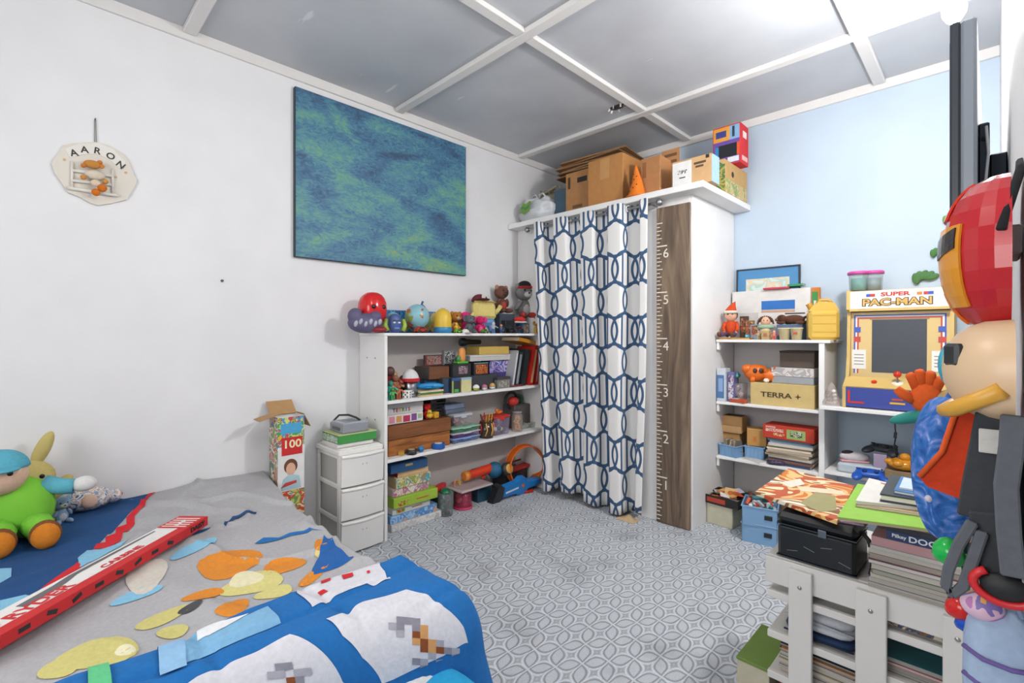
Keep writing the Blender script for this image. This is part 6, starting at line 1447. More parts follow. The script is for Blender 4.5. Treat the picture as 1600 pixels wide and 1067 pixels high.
for k in range(34): b.m(M(('#c84a2c', '#d6d2cc', '#2f7f86', '#d8b45a', '#b8c0c8', '#6a4a3a', '#e0dcd4')[k % 7], 'plastic')).box((rn.uniform(-.075, .075), rn.uniform(-.09, .09), .01 + .0018 * k), (.045, .02, .016), .003, (rn.random() * 3, rn.random() * 3, rn.random() * 3))
b.done('bits', t, kind='stuff'); B().m(M('#3f7a86', 'plastic')).cyl((-.04, -.03, .08), (.04, .02, .085), .012).done('teal_tube', t)
t = thing('bottle', 'dark green bottle lying behind the board game box', 'bottle', (1.72, 3.47, .03), .15); B().m(M('#1f4a2a', 'gloss')).lathe([(0, -.09), (.032, -.09), (.034, -.08), (.034, .03), (.014, .07), (.014, .1), (0, .1)], rot=(0, PI / 2, 0), c=(0, 0, .105)).done('glass', t); B().m(M('#3a2c1c', 'plastic')).cyl((.098, 0, .105), (.115, 0, .105), .015).done('cap', t)
carton('grey flat storage box under the green bottle', (1.74, 3.53, 0), (.28, .2, .10), '#a8a4a0', name='storage_box')

# ================================================================== ARCADE on the second shelf unit
AX0, AX1 = 2.302, 2.762
t = thing('arcade_shelf', 'white shelf unit holding the arcade cabinet', 'shelf', (2.20, 3.2, 0)); 
B().m(SHW).bx(0, 0, .818, .715, YB - 3.2 - .004, .838, .002).done('shelf', t)
B().m(SHW).bx(0, .1, .43, .715, YB - 3.2 - .004, .448, .002).done('shelf', t)
B().m(SHW).bx(.69, .1, 0, .715, YB - 3.2 - .004, .4295, .002).done('side_panel', t); B().m(SHW).bx(.69, .1, .4485, .715, YB - 3.2 - .004, .8175, .002).done('side_panel', t)
AC = thing('arcade_cabinet', 'tabletop arcade cabinet with white marquee and dark screen', 'arcade', (AX0, 3.24, .839)); W_ = AX1 - AX0
TN, BLU = M('#c9ab68', 'plastic', .5), M('#2e3f90', 'plastic', .4)
prof = [(0, 0), (.40, 0), (.40, .66), (.115, .66), (.105, .55), (.135, .535), (.115, .28), (.085, .16), (.0, .115)]   # (y, z)
SM = Matrix(((0, 0, 1, 0), (1, 0, 0, 0), (0, 1, 0, 0), (0, 0, 0, 1)))
for x_ in (0, W_ - .016): B().m(TN).prism(prof, .016, Matrix.Translation((x_, 0, 0)) @ SM).done('side_panel', AC)
def fpanel(nm, ya, za, yb, zb, mat, th=.01, x0=.016, x1=None, off=0.0, parent=AC):
    """panel between two edges (y, z) across the cabinet; returns matrix with X right, Y up the panel, Z outward"""
    x1 = W_ - .016 if x1 is None else x1
    v = Vector((0, yb - ya, zb - za)); L = v.length; v.normalize(); n = Vector((1, 0, 0)).cross(v)
    m = Matrix((Vector((1, 0, 0)), v, n)).transposed().to_4x4(); m.translation = Vector((0, ya, za)) + n * off
    o = B().m(mat).box(((x0 + x1) / 2, L / 2, -th / 2), (x1 - x0, L, th)).done(nm, parent); o.matrix_local = m
    return m, L
fpanel('back_panel', .398, .655, .398, .005, TN); fpanel('top_panel', .13, .655, .39, .655, TN)
mq, Lq = fpanel('marquee', .117, .553, .122, .652, M('#e4e1e0', 'plastic', .3))
bz, Lb_ = fpanel('bezel', .120, .165, .142, .535, M('#cdb276', 'plastic', .4), off=-.012)
fpanel('marquee_ledge', .106, .538, .106, .552, TN)
dkm, Ld = fpanel('control_deck', .002, .118, .10, .168, TN)
fp, Lf = fpanel('control_front', .002, .006, .002, .112, BLU)
_pz = [0]
def pn(nm, m, x0, y0, x1, y1, mat, z=.0015): 
    _pz[0] += 1; z += .00004 * _pz[0]
    o = B().m(mat).box(((x0 + x1) / 2, (y0 + y1) / 2, z / 2), (x1 - x0, y1 - y0, z)).done(nm, AC); o.matrix_local = m; return o
pn('screen', bz, .115, .03, .352, .325, M('#3a4048', 'plastic', .55), .003)
pn('screen_edge', bz, .105, .325, .362, .338, M('#8a7a54', 'plastic'))
for k, cl in enumerate(('#2f4fa8', '#e2e2e6', '#b5382c')):
    d = .008 * k; mt = M(cl, 'plastic')
    pn('stripe', bz, .030 + d, .0 + .02, .037 + d, .355 - d, mt); pn('stripe', bz, W_ - .037 - d, .02, W_ - .030 - d, .355 - d, mt); pn('stripe', bz, .030 + d, .348 - d, W_ - .030 - d, .355 - d, mt, .0014)
for x0 in (.022, W_ - .088):
    pn('instruction_card', bz, x0, .045, x0 + .066, .155, M('#e2e0dc', 'paper'), .003)
    for k in range(4): pn('printed_line', bz, x0 + .01, .07 + .018 * k, x0 + .056, .074 + .018 * k, M('#6a6668', 'paper'), .0034)
for x0 in (.03, W_ - .062):
    for y0, cl in ((.20, '#b5382c'), (.255, '#2f4fa8')): pn('colour_badge', bz, x0, y0, x0 + .032, y0 + .03, M(cl, 'plastic'), .0022)
me = text_mesh('SUPER', .030, M('#b5382c', 'paint'), bold=.0012, sx=1.5); o = inst('lettering', me, AC); o.matrix_local = mq @ Matrix.Translation((W_ * .48, .076, .001))
for dxy, cl, zz_, bo in (((0, 0), '#3a2c22', .001, .0045), ((0, 0), '#cfa557', .0022, .0012)):
    me = text_mesh('PAC-MAN', .052, M(cl, 'paint'), bold=bo, sx=1.32); o = inst('lettering', me, AC); o.matrix_local = mq @ Matrix.Translation((W_ * .49, .032, zz_))
for x0, cl in ((W_ * .20, '#2f4fa8'), (W_ * .24, '#b5382c'), (W_ * .68, '#cf7a2a'), (W_ * .74, '#b5382c'), (W_ * .78, '#2f4fa8')): pn('marquee_flourish', mq, x0, .066, x0 + .022, .082, M(cl, 'paint'), .0012)
RDg = M('#c9301e', 'gloss')
j = B().m(M('#a8a8aa', 'metal')).cyl((W_ * .52, .055, .145), (W_ * .52, .045, .180), .005).done('joystick_stem', AC); B().m(RDg).sph((W_ * .52, .044, .192), .018).done('ball_top', j); B().m(M('#e0d8c8', 'plastic')).lathe([(0, 0), (.026, 0), (.024, .004), (0, .006)], (W_ * .52, .055, .144), rot=(-.47, 0, 0) and (.47, 0, 0)).done('joystick_plate', AC)
for x_ in (.30, .74): B().m(RDg).cyl((W_ * x_, .05, .140), (W_ * x_, .046, .149), .013).done('button', AC)
pn('red_corner_line', fp, .025, .02, .036, .09, M('#c9302c', 'paint')); pn('red_corner_line', fp, .036, .02, .10, .030, M('#c9302c', 'paint'))
for k in range(7): pn('speaker_slot', fp, W_ * .70 + .012 * k, .02, W_ * .70 + .012 * k + .006, .055, M('#141a40', 'plastic'))
pn('yellow_flourish', fp, W_ * .46, .03, W_ * .60, .04, M('#d8a83a', 'paint')); pn('yellow_flourish', fp, W_ * .48, .05, W_ * .58, .06, M('#b5482c', 'paint')); 
# pink lidded tubs on top
zt = .839 + .661
for k, (u, lb, cl) in enumerate(((1341, 'clear tub with pink lid on the arcade, left one', '#5fa8a0'), (1362, 'clear tub with pink lid on the arcade, right one', '#8a98a0'))):
    x_ = xr(u, 3.46)
    t = thing('craft_tub', lb, 'container', (x_, 3.47 + .03 * k, zt)); B().m(M('#a9b9bc', 'clear')).lathe([(0, .002), (.045, .002), (.05, .095), (.05, .1)], seg=20).done('tub', t); B().m(M(cl, 'plastic')).lathe([(0, .004), (.038, .004), (.04, .075), (0, .08)], seg=16).done('contents', t); B().m(M('#c24a9a', 'plastic')).lathe([(0, .1), (.055, .098), (.056, .112), (.05, .117), (0, .117)], seg=22).done('lid', t)
# small plastic bag left of the cabinet
t = thing('plastic_bag', 'small clear bag of white bits left of the arcade cabinet', 'bag', (2.245, 3.27, .839)); b = B().m(M('#c9bcb8', 'clear')); b.surf(lambda i, j: (.042 * math.cos(2 * PI * i) * (1 - j ** 1.6) ** .7 * (1 + .2 * noise.noise(Vector((math.cos(6.28 * i) * 3, j * 5, 1)))), .035 * math.sin(2 * PI * i) * (1 - j ** 1.6) ** .7, .002 + .13 * j), 20, 12); b.done('bag', t); b = B()
for k in range(10): b.m(M(('#d8d2cc', '#b89a90', '#8a7a74')[k % 3], 'plastic')).sph((.02 * math.cos(k * 2), .018 * math.sin(k * 2), .018 + .007 * k), .012, seg=8, rings=5)
b.done('contents', t, kind='stuff')
# leaf decorations on the blue wall
for k, (u, v, s_, lb) in enumerate(((1444, 436, 1.0, 'large dark green leaf decoration on the blue wall above the arcade'), (1467, 396, .7, 'mid-height green leaf decoration on the blue wall'), (1487, 343, .7, 'highest yellow green leaf decoration beside the wall screen'))):
    p_ = SY(u, v, YB - .02)
    t = thing('leaf_decoration', lb, 'decoration', p_, 0); b = B().m(M(('#4f7a48', '#4a7a42', '#7f9a48')[k], 'fabric'))
    for q in range(5): a = .5 + q * .6; b.sph((.038 * s_ * math.cos(a), 0, .022 * s_ * math.sin(a)), (.034 * s_, .006, .018 * s_), (0, -a * .6, 0), seg=10, rings=6)
    b.done('leaf', t); B().m(M('#2f4a2c', 'fabric')).tube([(-.03 * s_, .004, -.01), (.0, .008, 0), (.02, .018, .01)], .003, 5).done('stem', t)
# lower shelf of the arcade unit
z0 = .449
def gamepad(label, c, rot, col, dark):
    t = thing('gamepad', label, 'game controller', c, rot=rot); b = B().m(M(col, 'plastic')); b.sph((0, 0, .02), (.07, .035, .018), pw=.8)
    for s_ in (-1, 1): b.sph((s_ * .058, -.03, .016), (.026, .045, .018), (0, 0, s_ * .35))
    b.done('shell', t)
    for s_ in (-1, 1): B().m(M(dark, 'plastic')).cyl((s_ * .026, -.012, .035), (s_ * .026, -.012, .045), .011).done('thumbstick', t)
    for k in range(4): a = k * PI / 2; B().m(M(dark, 'plastic')).sph((.052 + .012 * math.cos(a), .012 + .012 * math.sin(a), .036), .005, seg=8, rings=5).done('button', t)
    B().m(M(dark, 'plastic')).box((-.052, .012, .036), (.024, .008, .006), .001).done('direction_pad', t)
    return t
carton('white toy storage box on the lower arcade shelf', (2.42, 3.45, z0), (.32, .24, .055), '#b9c4cc', name='storage_box', kind='plastic', bev=.01)
gamepad('blue game controller in front on the lower arcade shelf', (xr(1358, 3.27), 3.30, z0 + .01), (.35, 0, .2), '#1f56b4', '#163c80')
carton('grey console carton under the black game controller', (2.66, 3.52, z0), (.16, .22, .13), '#55585e', name='console_box', kind='plastic')
gamepad('black game controller on the lower arcade shelf', (xr(1380, 3.4), 3.42, z0 + .135), (.3, .0, -.3), '#33363c', '#1a1c20')
carton('dark grey speaker box at the back of the lower arcade shelf', (2.70, 3.56, z0 + .131), (.10, .15, .23), '#34373d', name='speaker_box', kind='plastic', bev=.006, prints=[('-y', .15, .1, .85, .5, M('#24262a', 'plastic'), 'grille'), ('-y', .25, .6, .75, .88, M('#24262a', 'plastic'), 'grille')])
t = thing('toy_octopus', 'glossy orange knobbly toy on the lower arcade shelf', 'toy', (xr(1413, 3.28), 3.31, z0 + .07), .2); OGs = M('#cf8a22', 'gloss')
b = B().m(OGs); b.sph((0, 0, .03), (.075, .05, .03)); b.done('body', t); B().m(OGs).sph((0, 0, .07), (.025, .025, .022)).done('head', t)
for k in range(6): a = k * PI / 3; B().m(OGs).sph((.065 * math.cos(a), .045 * math.sin(a), .04), (.024, .02, .016)).done('knob', t)
carton('tan low box under the orange toy', (xr(1413, 3.3), 3.33, z0), (.16, .13, .069), '#8a7456', name='storage_box')
t = thing('trainer', 'white and pink shoe on the lower arcade shelf', 'shoe', (xr(1335, 3.4), 3.40, z0 + .056), .4); B().m(M('#d6cfd0', 'fabric')).sph((0, 0, .03), (.075, .035, .03)).done('upper', t); B().m(M('#3a3034', 'fabric')).sph((-.03, 0, .05), (.035, .022, .014)).done('opening', t); B().m(M('#d8a0a8', 'rubber')).box((0, 0, .006), (.14, .06, .012), .005).done('sole', t)
carton('lilac clear packet between the game controllers', (xr(1376, 3.36), 3.36, z0 + .0), (.06, .04, .13), '#a898b0', name='packet', kind='plastic')
t = thing('cable', 'thin black cable hanging below the arcade shelf', 'cable', (xr(1398, 3.22), 3.225, .81)); B().m(M('#1c1c20', 'rubber')).tube([(0, .02, .006), (0, .0, -.03), (.004, .0, -.1), (-.004, .004, -.16), (.006, .03, -.215)], .0035).done('cord', t); B().m(M('#1c1c20', 'rubber')).cyl((.003, .0, -.08), (.001, .0, -.11), .007).done('ferrite', t)

# ================================================================== WHITE SLATTED STAND at the right
CW = M('#d9d6d2', 'paint')
CY = 1.62; CT = .55
t = thing('slatted_stand', 'white wooden slatted stand crammed with magazines at the right', 'stand', (2.65, CY, 0))
for x0, x1 in ((2.464, 2.525), (2.631, 2.70), (2.812, 2.868)):
    o = B().m(CW).bx(x0 - 2.65, 0, .0, x1 - 2.65, .018, CT - .012, .002).done('upright_slat', t)
    B().m(M('#b4b0aa', 'metal')).sph(((x0 + x1) / 2 - 2.65, -.001, CT - .06), (.006, .003, .006), seg=8, rings=5).done('screw', o)
B().m(CW).bx(2.394 - 2.65, .0185, CT - .08, .265, .036, CT - .001, .002).done('rail', t)
for k in range(4): B().m(CW).bx(2.394 - 2.65, .038 + .115 * k, CT - .02, .265, .142 + .115 * k, CT - .001, .002).done('deck_board', t)
for z in (.442, .317, .19, .06):
    B().m(CW).bx(2.40 - 2.65, .0185, z - .018, .265, .036, z + .004, .002).done('shelf_rail', t)
    B().m(M('#cfccc6', 'paint')).bx(2.40 - 2.65, .0365, z - .014, .265, .46, z, .001).done('shelf', t)
for x0 in (2.40, 2.87):
    B().m(CW).bx(x0 - 2.65, .44, 0, x0 - 2.65 + .045, .462, CT - .021, .002).done('back_post', t)
rn = random.Random(11)
# papers lying on its shelves
MAG = ('#8a3a34', '#c9c2b8', '#2f4a7a', '#b5a48a', '#4a6a4a', '#d6d0c8', '#6a5a78', '#c98a4a', '#3a3f48', '#a8b4c0', '#c4607a', '#2f6a72')
CN = {'#8a3a34': 'brick red', '#c9c2b8': 'pale grey', '#2f4a7a': 'navy blue', '#b5a48a': 'beige', '#4a6a4a': 'moss green', '#d6d0c8': 'off-white', '#6a5a78': 'mauve', '#c98a4a': 'ochre', '#3a3f48': 'charcoal', '#a8b4c0': 'ice blue', '#c4607a': 'rose pink', '#2f6a72': 'petrol blue'}
def pile(zb, n, x0, x1, where, start, y=CY + .045, dep=.22, ths=(.007, .009, .012)):
    zz = zb + .0005
    for k in range(n):
        c = MAG[(start + k) % 12]; h = rn.choice(ths)
        book('%s magazine %s' % (CN[c], where), ((x0 + x1) / 2 + rn.uniform(-.006, .006), y + dep / 2 + rn.uniform(0, .01), zz), (x1 - x0 - .014, dep, h), c, soft=True, name='magazine', spine='+y', pages=rn.choice(('#b9b2a8', '#a9a49c', '#c4beb4', '#9a948c')), rz=rn.uniform(-.02, .02)); zz += h + .0005
    return zz
pile(.317, 4, 2.63, 2.88, 'on the upper inner shelf of the slatted stand, right half', 8)
pile(.19, 9, 2.42, 2.63, 'on the middle inner shelf of the slatted stand, left half', 0)
pile(.19, 6, 2.645, 2.88, 'on the middle inner shelf of the slatted stand, right half', 5)
pile(.06, 8, 2.42, 2.63, 'on the lowest inner shelf of the slatted stand, left half', 3)
pile(.06, 8, 2.645, 2.88, 'on the lowest inner shelf of the slatted stand, right half', 7)
t = thing('folded_cloth', 'folded white cloth on the inner shelf of the slatted stand', 'cloth', (2.53, 1.78, .3435)); b = B().m(FB('#cdd0d6'))
for k in range(3): b.sph((0, .0, .016 + .026 * k), (.095, .11 - .004 * k, .016), pw=.5)
b.done('folds', t); B().m(FB('#b9bcc4')).tube([(-.09, -.11, .03), (0, -.112, .034), (.09, -.11, .03)], .004).done('hem', t)
t = thing('folded_cloth', 'folded navy cloth under the white cloth in the slatted stand', 'cloth', (2.53, 1.78, .318)); B().m(FB('#243a5e')).sph((0, 0, .013), (.1, .115, .0125), pw=.5).done('fold', t); B().m(FB('#1b2c4a')).tube([(-.09, -.114, .012), (.09, -.114, .012)], .003).done('hem', t)
carton('picture storybook box with dog print inside the slatted stand', (2.755, 1.79, .4425), (.21, .22, .032), '#6a5240', name='book_box', prints=[('-y', 0, 0, 1, 1, PR(['#5a4634', '#c9b08a', '#3f5a86', '#8a6a4a', '#d8d0c0'], 60))])
carton('cream box with green lid on the carpet beside the slatted stand', (2.345, 1.80, 0), (.10, .25, .17), '#c4bda6', name='storage_box', lid=(.06, '#6f8a3e'))
carton('grey file box under the deck of the slatted stand', (2.53, 1.80, .4425), (.17, .22, .05), '#9a9a98', name='file_box')

# ---- on the stand: black metal case, poster book, paper stacks
t = thing('metal_case', 'scratched black metal lunch case on the slatted stand', 'case', (2.527, 1.735, CT), -.03)
BM = M('#1c1d20', 'plastic', .35)
B().m(BM).box((0, 0, .052), (.205, .155, .104), .010).done('body', t); B().m(BM).box((0, 0, .123), (.21, .16, .034), .012).done('lid', t)
B().m(M('#6a6c70', 'metal')).box((0, 0, .1045), (.208, .158, .003)).done('seam', t); B().m(M('#55585c', 'metal')).box((0, 0, .006), (.2085, .1585, .003)).done('seam', t)
B().m(M('#8a8c90', 'metal')).box((.02, -.080, .104), (.022, .005, .022), .001).done('latch', t)
B().m(M('#2a2624', 'rubber')).tube([(.105, -.02, .12), (.122, -.02, .10), (.135, -.03, .05), (.13, -.045, .012)], .006).done('strap', t)
for k in range(4): B().m(M('#8a8c8e', 'paint')).box((-.06 + .045 * k, -.0777, .03 + .017 * (k % 3)), (.03, .0006, .0012), 0, (0, .5 * (k % 2) - .2, 0)).done('scratch', t)
sk = book('lilac leaflet lying on the black metal case', (2.585, 1.72, CT + .141), (.09, .07, .004), '#a890a4', rz=.3, soft=True, name='leaflet')
carton('brown carton behind the black metal case on the stand', (2.46, 1.96, CT), (.16, .20, .148), '#7d5f42')
op = PR(['#7a3a1e', '#c9742c', '#e0b878', '#b5522a', '#d8d0a8', '#8a5a3a', '#e6dcc8'], 9)
cs = [Vector((*SZ(u, v, .716)[:2], 0)) for u, v in ((1180, 767), (1232, 731), (1335, 758), (1308, 812))]
ce_ = sum(cs, Vector()) / 4
t = thing('poster_book', 'large orange and brown illustrated book across the black metal case', 'book', (ce_.x, ce_.y, .702), 0)
pl = [(c.x - ce_.x, c.y - ce_.y) for c in cs]
B().m(op).prism(pl, .012, None).done('cover', t); B().m(M('#d8d0c0', 'paper')).prism([(x * .985, y * .985) for x, y in pl], .008, T((0, 0, .0021)) ).done('pages', t)
fmx = lambda x, y: (pl[0][0] * (1 - x) * (1 - y) + pl[1][0] * (1 - x) * y + pl[2][0] * x * y + pl[3][0] * x * (1 - y), pl[0][1] * (1 - x) * (1 - y) + pl[1][1] * (1 - x) * y + pl[2][1] * x * y + pl[3][1] * x * (1 - y))
for nm, cl, q in (('white_flash', '#e0d4c4', ((.12, .45), (.3, .75), (.42, .62), (.3, .4))), ('olive_figure', '#9a9468', ((.55, .1), (.62, .5), (.85, .55), (.95, .2), (.8, .05))), ('cream_streak', '#dccdb0', ((.35, .5), (.9, .75), (.95, .65), (.45, .4)))):
    B().m(M(cl, 'card')).prism([fmx(*e) for e in q], .0008, T((0, 0, .0121))).done(nm, t)
# stack right of the case
zz = pile(CT, 9, 2.655, 2.905, 'in the stack on top of the slatted stand', 1, CY + .012, .23, (.010, .012, .014))
def stk(label, th, col, x0, x1, dy=0, **kw):
    global zz
    book(label, ((x0 + x1) / 2, CY + .012 + dy + .115, zz), (x1 - x0, .22, th), col, **kw); zz += th + .0008
stk('pink and white hardback under the navy comic book', .024, '#b58a8c', 2.665, 2.90, texts=())
stk('navy blue comic book with DOG on its spine', .024, '#22355e', 2.698, 2.928, texts=[('-y', 'DOG', .325, .48, .021, M('#dfe2e8', 'paint'), 1.2), ('-y', 'Pilkey', .115, .55, .013, M('#dfe2e8', 'paint'))])
stk('black thin paperback on the navy comic book', .013, '#26282e', 2.68, 2.90)
stk('taupe paperback below the green sheet', .016, '#7a6a62', 2.70, 2.905)
zg = max(zz, .752)
cs = [Vector((*SZ(u, v, zg)[:2], 0)) for u, v in ((1308, 809), (1340, 757), (1440, 772), (1490, 833))]
ce_ = sum(cs, Vector()) / 4
t = thing('sheet', 'bright lime green card sheet on the right stack', 'paper', (ce_.x, ce_.y, zg)); pl = [(c.x - ce_.x, c.y - ce_.y) for c in cs]
B().m(M('#8fbf4a', 'card')).prism(pl, .003).done('card', t); B().m(M('#b9a888', 'card')).prism([(x * .985, y * .985) for x, y in pl], .006, T((0, 0, -.0065))).done('backing', t)
za = zg + .0035
def flat(label, quad, th, col, name='book', page=True, cat='book'):
    global za
    cs = [Vector((*SZ(u, v, za)[:2], 0)) for u, v in quad]; ce = sum(cs, Vector()) / len(cs)
    t = thing(name, label, cat, (ce.x, ce.y, za)); pl = [(c.x - ce.x, c.y - ce.y) for c in cs]
    m = col if not isinstance(col, str) else M(col, 'card')
    B().m(m).prism(pl, th * .22).done('cover', t); B().m(M('#ddd8ce', 'paper')).prism([(x * .975, y * .975) for x, y in pl], th * .56, T((0, 0, th * .22))).done('pages', t); B().m(m).prism(pl, th * .22, T((0, 0, th * .78))).done('cover', t)
    za += th + .0006
    return t, pl
flat('tan notebook with red edge on the green sheet', ((1337, 792), (1356, 762), (1452, 780), (1470, 812)), .008, '#b59a7c')
t, pl = flat('white notebook with a red title on the green sheet', ((1337, 787), (1358, 751), (1440, 772), (1462, 800)), .009, '#d9d6d0')
B().m(M('#b5604a', 'card')).prism([(pl[1][0] * .75 + pl[2][0] * .25, pl[1][1] * .75 + pl[2][1] * .25 - .02), (pl[1][0] * .6 + pl[2][0] * .4, pl[1][1] * .6 + pl[2][1] * .4 - .02), (pl[1][0] * .6 + pl[2][0] * .4 + .004, pl[1][1] * .6 + pl[2][1] * .4 - .035), (pl[1][0] * .75 + pl[2][0] * .25 + .004, pl[1][1] * .75 + pl[2][1] * .25 - .035)], .0006, T((0, 0, .0091))).done('red_title', t)
flat('dark grey hardback on the white notebook', ((1375, 783), (1392, 752), (1452, 762), (1480, 800)), .022, '#3f464c')
flat('blue and white booklet on the dark grey hardback', ((1397, 771), (1408, 749), (1450, 757), (1462, 783)), .010, '#4a7ab0')
flat('pale blue leaflet topmost on the right stack', ((1405, 764), (1412, 748), (1450, 756), (1455, 772)), .005, '#c4d4e4', name='leaflet')

# ================================================================== WALL SCREEN
t = thing('television', 'dark flat television on the right wall seen edge-on', 'television', (2.86, 1.85, 1.40))
GD = M('#4f565e', 'plastic', .3)
B().m(M('#363b42', 'plastic', .35)).bx(-.030, -.33, 0, -.012, .35, .568, .004).done('bezel', t)
B().m(M('#101114', 'gloss')).bx(-.0312, -.31, .02, -.0300, .33, .53).done('screen', t)
B().m(M('#868d96', 'plastic', .3)).bx(-.012, -.33, .0, .016, .35, .568, .006).done('back_shell', t)
b = B().m(M('#3a4048', 'metal', .45)); b.bx(.016, -.20, .12, .036, .20, .36, .003); b.done('mount_plate', t); B().m(M('#3a4048', 'metal', .45)).bx(.036, -.05, .16, .069, .05, .32, .003).done('wall_bracket', t)
for z in (.16, .32): B().m(M('#1e2024', 'metal')).cyl((.026, -.202, z), (.026, -.198, z), .006, seg=10).done('bolt', t)
B().m(M('#d4d6d8', 'rubber')).tube([(.03, -.20, .35), (.034, -.215, .28), (.028, -.21, .2), (.034, -.205, .10), (.04, -.2, -.02)], .003).done('cable', t)

# ================================================================== things hanging on hooks on the right wall
def wx(u, y): return xr(u, y)
t = thing('hook_rail', 'white hook rail on the right wall behind the hanging things', 'hook rail', (XR - .001, .96, 1.37)); B().m(SHW).bx(-.016, -.02, -.02, 0, .08, .02, .003).done('rail', t)
for y in (0, .03, .06): B().m(M('#8a8c90', 'metal')).tube([(-.016, y, 0), (-.035, y, -.004), (-.038, y, .012)], .004).done('hook', t)
# red and amber moulded mask
yM = .96; tM = yM / 1.415
zM = 1.24 + (524 - 398) / 755 * tM
t = thing('toy_mask', 'large glossy red and amber moulded mask hanging on the right wall', 'mask', (XR - .012, yM, zM), -PI / 2)
def mk(i, j):
    a = -PI / 2 + PI * i; p_ = -PI / 2 + PI * j
    r_ = 1
    q = (.100 * math.cos(p_) ** .8 * math.sin(a) * r_, -.072 * math.cos(p_) ** .7 * math.cos(a) * r_, .108 * math.sin(p_))
    return q
b = B().m(M('#b5222a', 'gloss')); b.surf(mk, 14, 12, False); b.done('shell', t)
for a0, p0, p1, cl in ((-.62, -.75, .35, '#d8902a'), (.5, -.75, .35, '#d8902a'), (-.1, -1.1, -.5, '#d8641e'), (-.05, .5, 1.2, '#d83a1e')):
    def pt(i, j, a0=a0, p0=p0, p1=p1):
        a = a0 + (.42 * i - .21) * 1.6; p_ = p0 + (p1 - p0) * j
        return (.1025 * math.cos(p_) ** .8 * math.sin(a), -.0755 * math.cos(p_) ** .7 * math.cos(a), .1095 * math.sin(p_))
    b = B().m(M(cl, 'gloss')); b.surf(pt, 4, 6, False); o = b.done('amber_panel', t); o.modifiers.new('thick', 'SOLIDIFY').thickness = .003
for a0 in (-.5, .5):
    def pe(i, j, a0=a0):
        a = a0 + .26 * (i - .5) * 2; p_ = .0 + .26 * j + .10 * (i - .5) * (1 if a0 > 0 else -1)
        return (.104 * math.cos(p_) ** .8 * math.sin(a), -.077 * math.cos(p_) ** .7 * math.cos(a), .110 * math.sin(p_))
    b = B().m(M('#2a2224', 'gloss')); b.surf(pe, 5, 4, False); o = b.done('eye_slot', t); o.modifiers.new('thick', 'SOLIDIFY').thickness = .003
B().m(M('#1e1e22', 'fabric')).tube([(.1, -.01, .02), (.06, .008, .10), (0, .010, .125)], .005).done('strap', t)
# beige padded mask below with a teal patch
zN = 1.24 + (524 - 578) / 755 * (.9 / 1.415); 
t = thing('toy_mask', 'beige rounded mask with teal patch below the red mask', 'mask', (XR - .01, .90, zN), -PI / 2)
b = B().m(M('#d8b894', 'plastic')); b.surf(lambda i, j: (.09 * math.cos(-PI / 2 + PI * j) ** .7 * math.sin(-PI / 2 + PI * i), -.070 * math.cos(-PI / 2 + PI * j) ** .7 * math.cos(-PI / 2 + PI * i), .066 * math.sin(-PI / 2 + PI * j)), 16, 12); b.done('shell', t)
B().m(M('#3a9ab0', 'plastic')).sph((-.035, -.058, .004), (.034, .012, .034), (0, 0, -.4)).done('teal_patch', t)
b = B().m(M('#d8a13c', 'plastic')); b.tube([(-.088, -.012, -.03), (-.05, -.055, -.052), (0, -.066, -.058), (.05, -.055, -.05), (.088, -.012, -.02)], .010); b.done('amber_rim', t)
B().m(M('#26282c', 'plastic')).box((.045, -.055, .02), (.03, .012, .03), .004, (0, 0, .5)).done('black_inset', t)
# orange glove with a teal cuff
y = 1.28; c = SY(1447, 622, y)
t = thing('glove', 'orange foam glove with teal cuff pointing at the arcade', 'glove', (c.x, y, c.z), 0); OGf = M('#d85a1c', 'fabric')
b = B().m(OGf); b.sph((0, 0, 0), (.026, .02, .032)); b.done('palm', t)
for k, (dx_, dz_, L) in enumerate(((-.02, .03, .03), (-.008, .036, .034), (.006, .034, .032), (.018, .026, .026))): B().m(OGf).tube([(dx_ * .6, 0, dz_ * .5), (dx_ * 1.1, 0, dz_ + L * .35), (dx_ * 1.3, -.004, dz_ + L * .55)], [.010, .0095, .008]).done('finger', t)
B().m(OGf).tube([(-.018, -.004, -.005), (-.036, -.006, .006), (-.046, -.008, .016)], [.011, .010, .008]).done('thumb', t)
B().m(M('#2f8a80', 'fabric')).sph((-.02, 0, -.04), (.042, .022, .012), (0, -.35, 0)).done('cuff', t); B().m(M('#b59a6a', 'fabric')).tube([(.01, .0, -.01), (.04, .0, .006), (.085, .005, .012)], [.018, .017, .016]).done('sleeve', t)
# blue tie-dye drawstring bag
y = 1.13; c = SY(1482, 732, y)
def tdmat():
    m, nt, p = newmat('tie_dye'); p.inputs['Roughness'].default_value = .9
    tc = nd(nt, 'ShaderNodeTexCoord'); nz = nd(nt, 'ShaderNodeTexNoise'); nz.inputs['Scale'].default_value = 26; nz.inputs['Distortion'].default_value = 2.5
    cr = nd(nt, 'ShaderNodeValToRGB'); e = cr.color_ramp.elements; e[0].position = .3; e[0].color = lin('#1c4f96'); e[1].position = .72; e[1].color = lin('#8ab0dc'); e.new(.5).color = lin('#2f6cb4'); e.new(.63).color = lin('#6a7fc4')
    nt.links.new(tc.outputs['Object'], nz.inputs['Vector']); nt.links.new(nz.outputs['Fac'], cr.inputs[0]); nt.links.new(cr.outputs[0], p.inputs['Base Color'])
    return m
TD = tdmat()
t = thing('drawstring_bag', 'blue tie-dye round bag hanging behind the orange pouch', 'bag', (c.x, y, c.z), 0)
def tb_(i, j):
    a = 2 * PI * i; p_ = -PI / 2 + PI * j; n = 1 + .06 * math.sin(9 * a) * math.cos(p_)
    return (.05 * math.cos(p_) ** .7 * math.cos(a) * n, .06 * math.cos(p_) ** .7 * math.sin(a) * n, .125 * math.sin(p_))
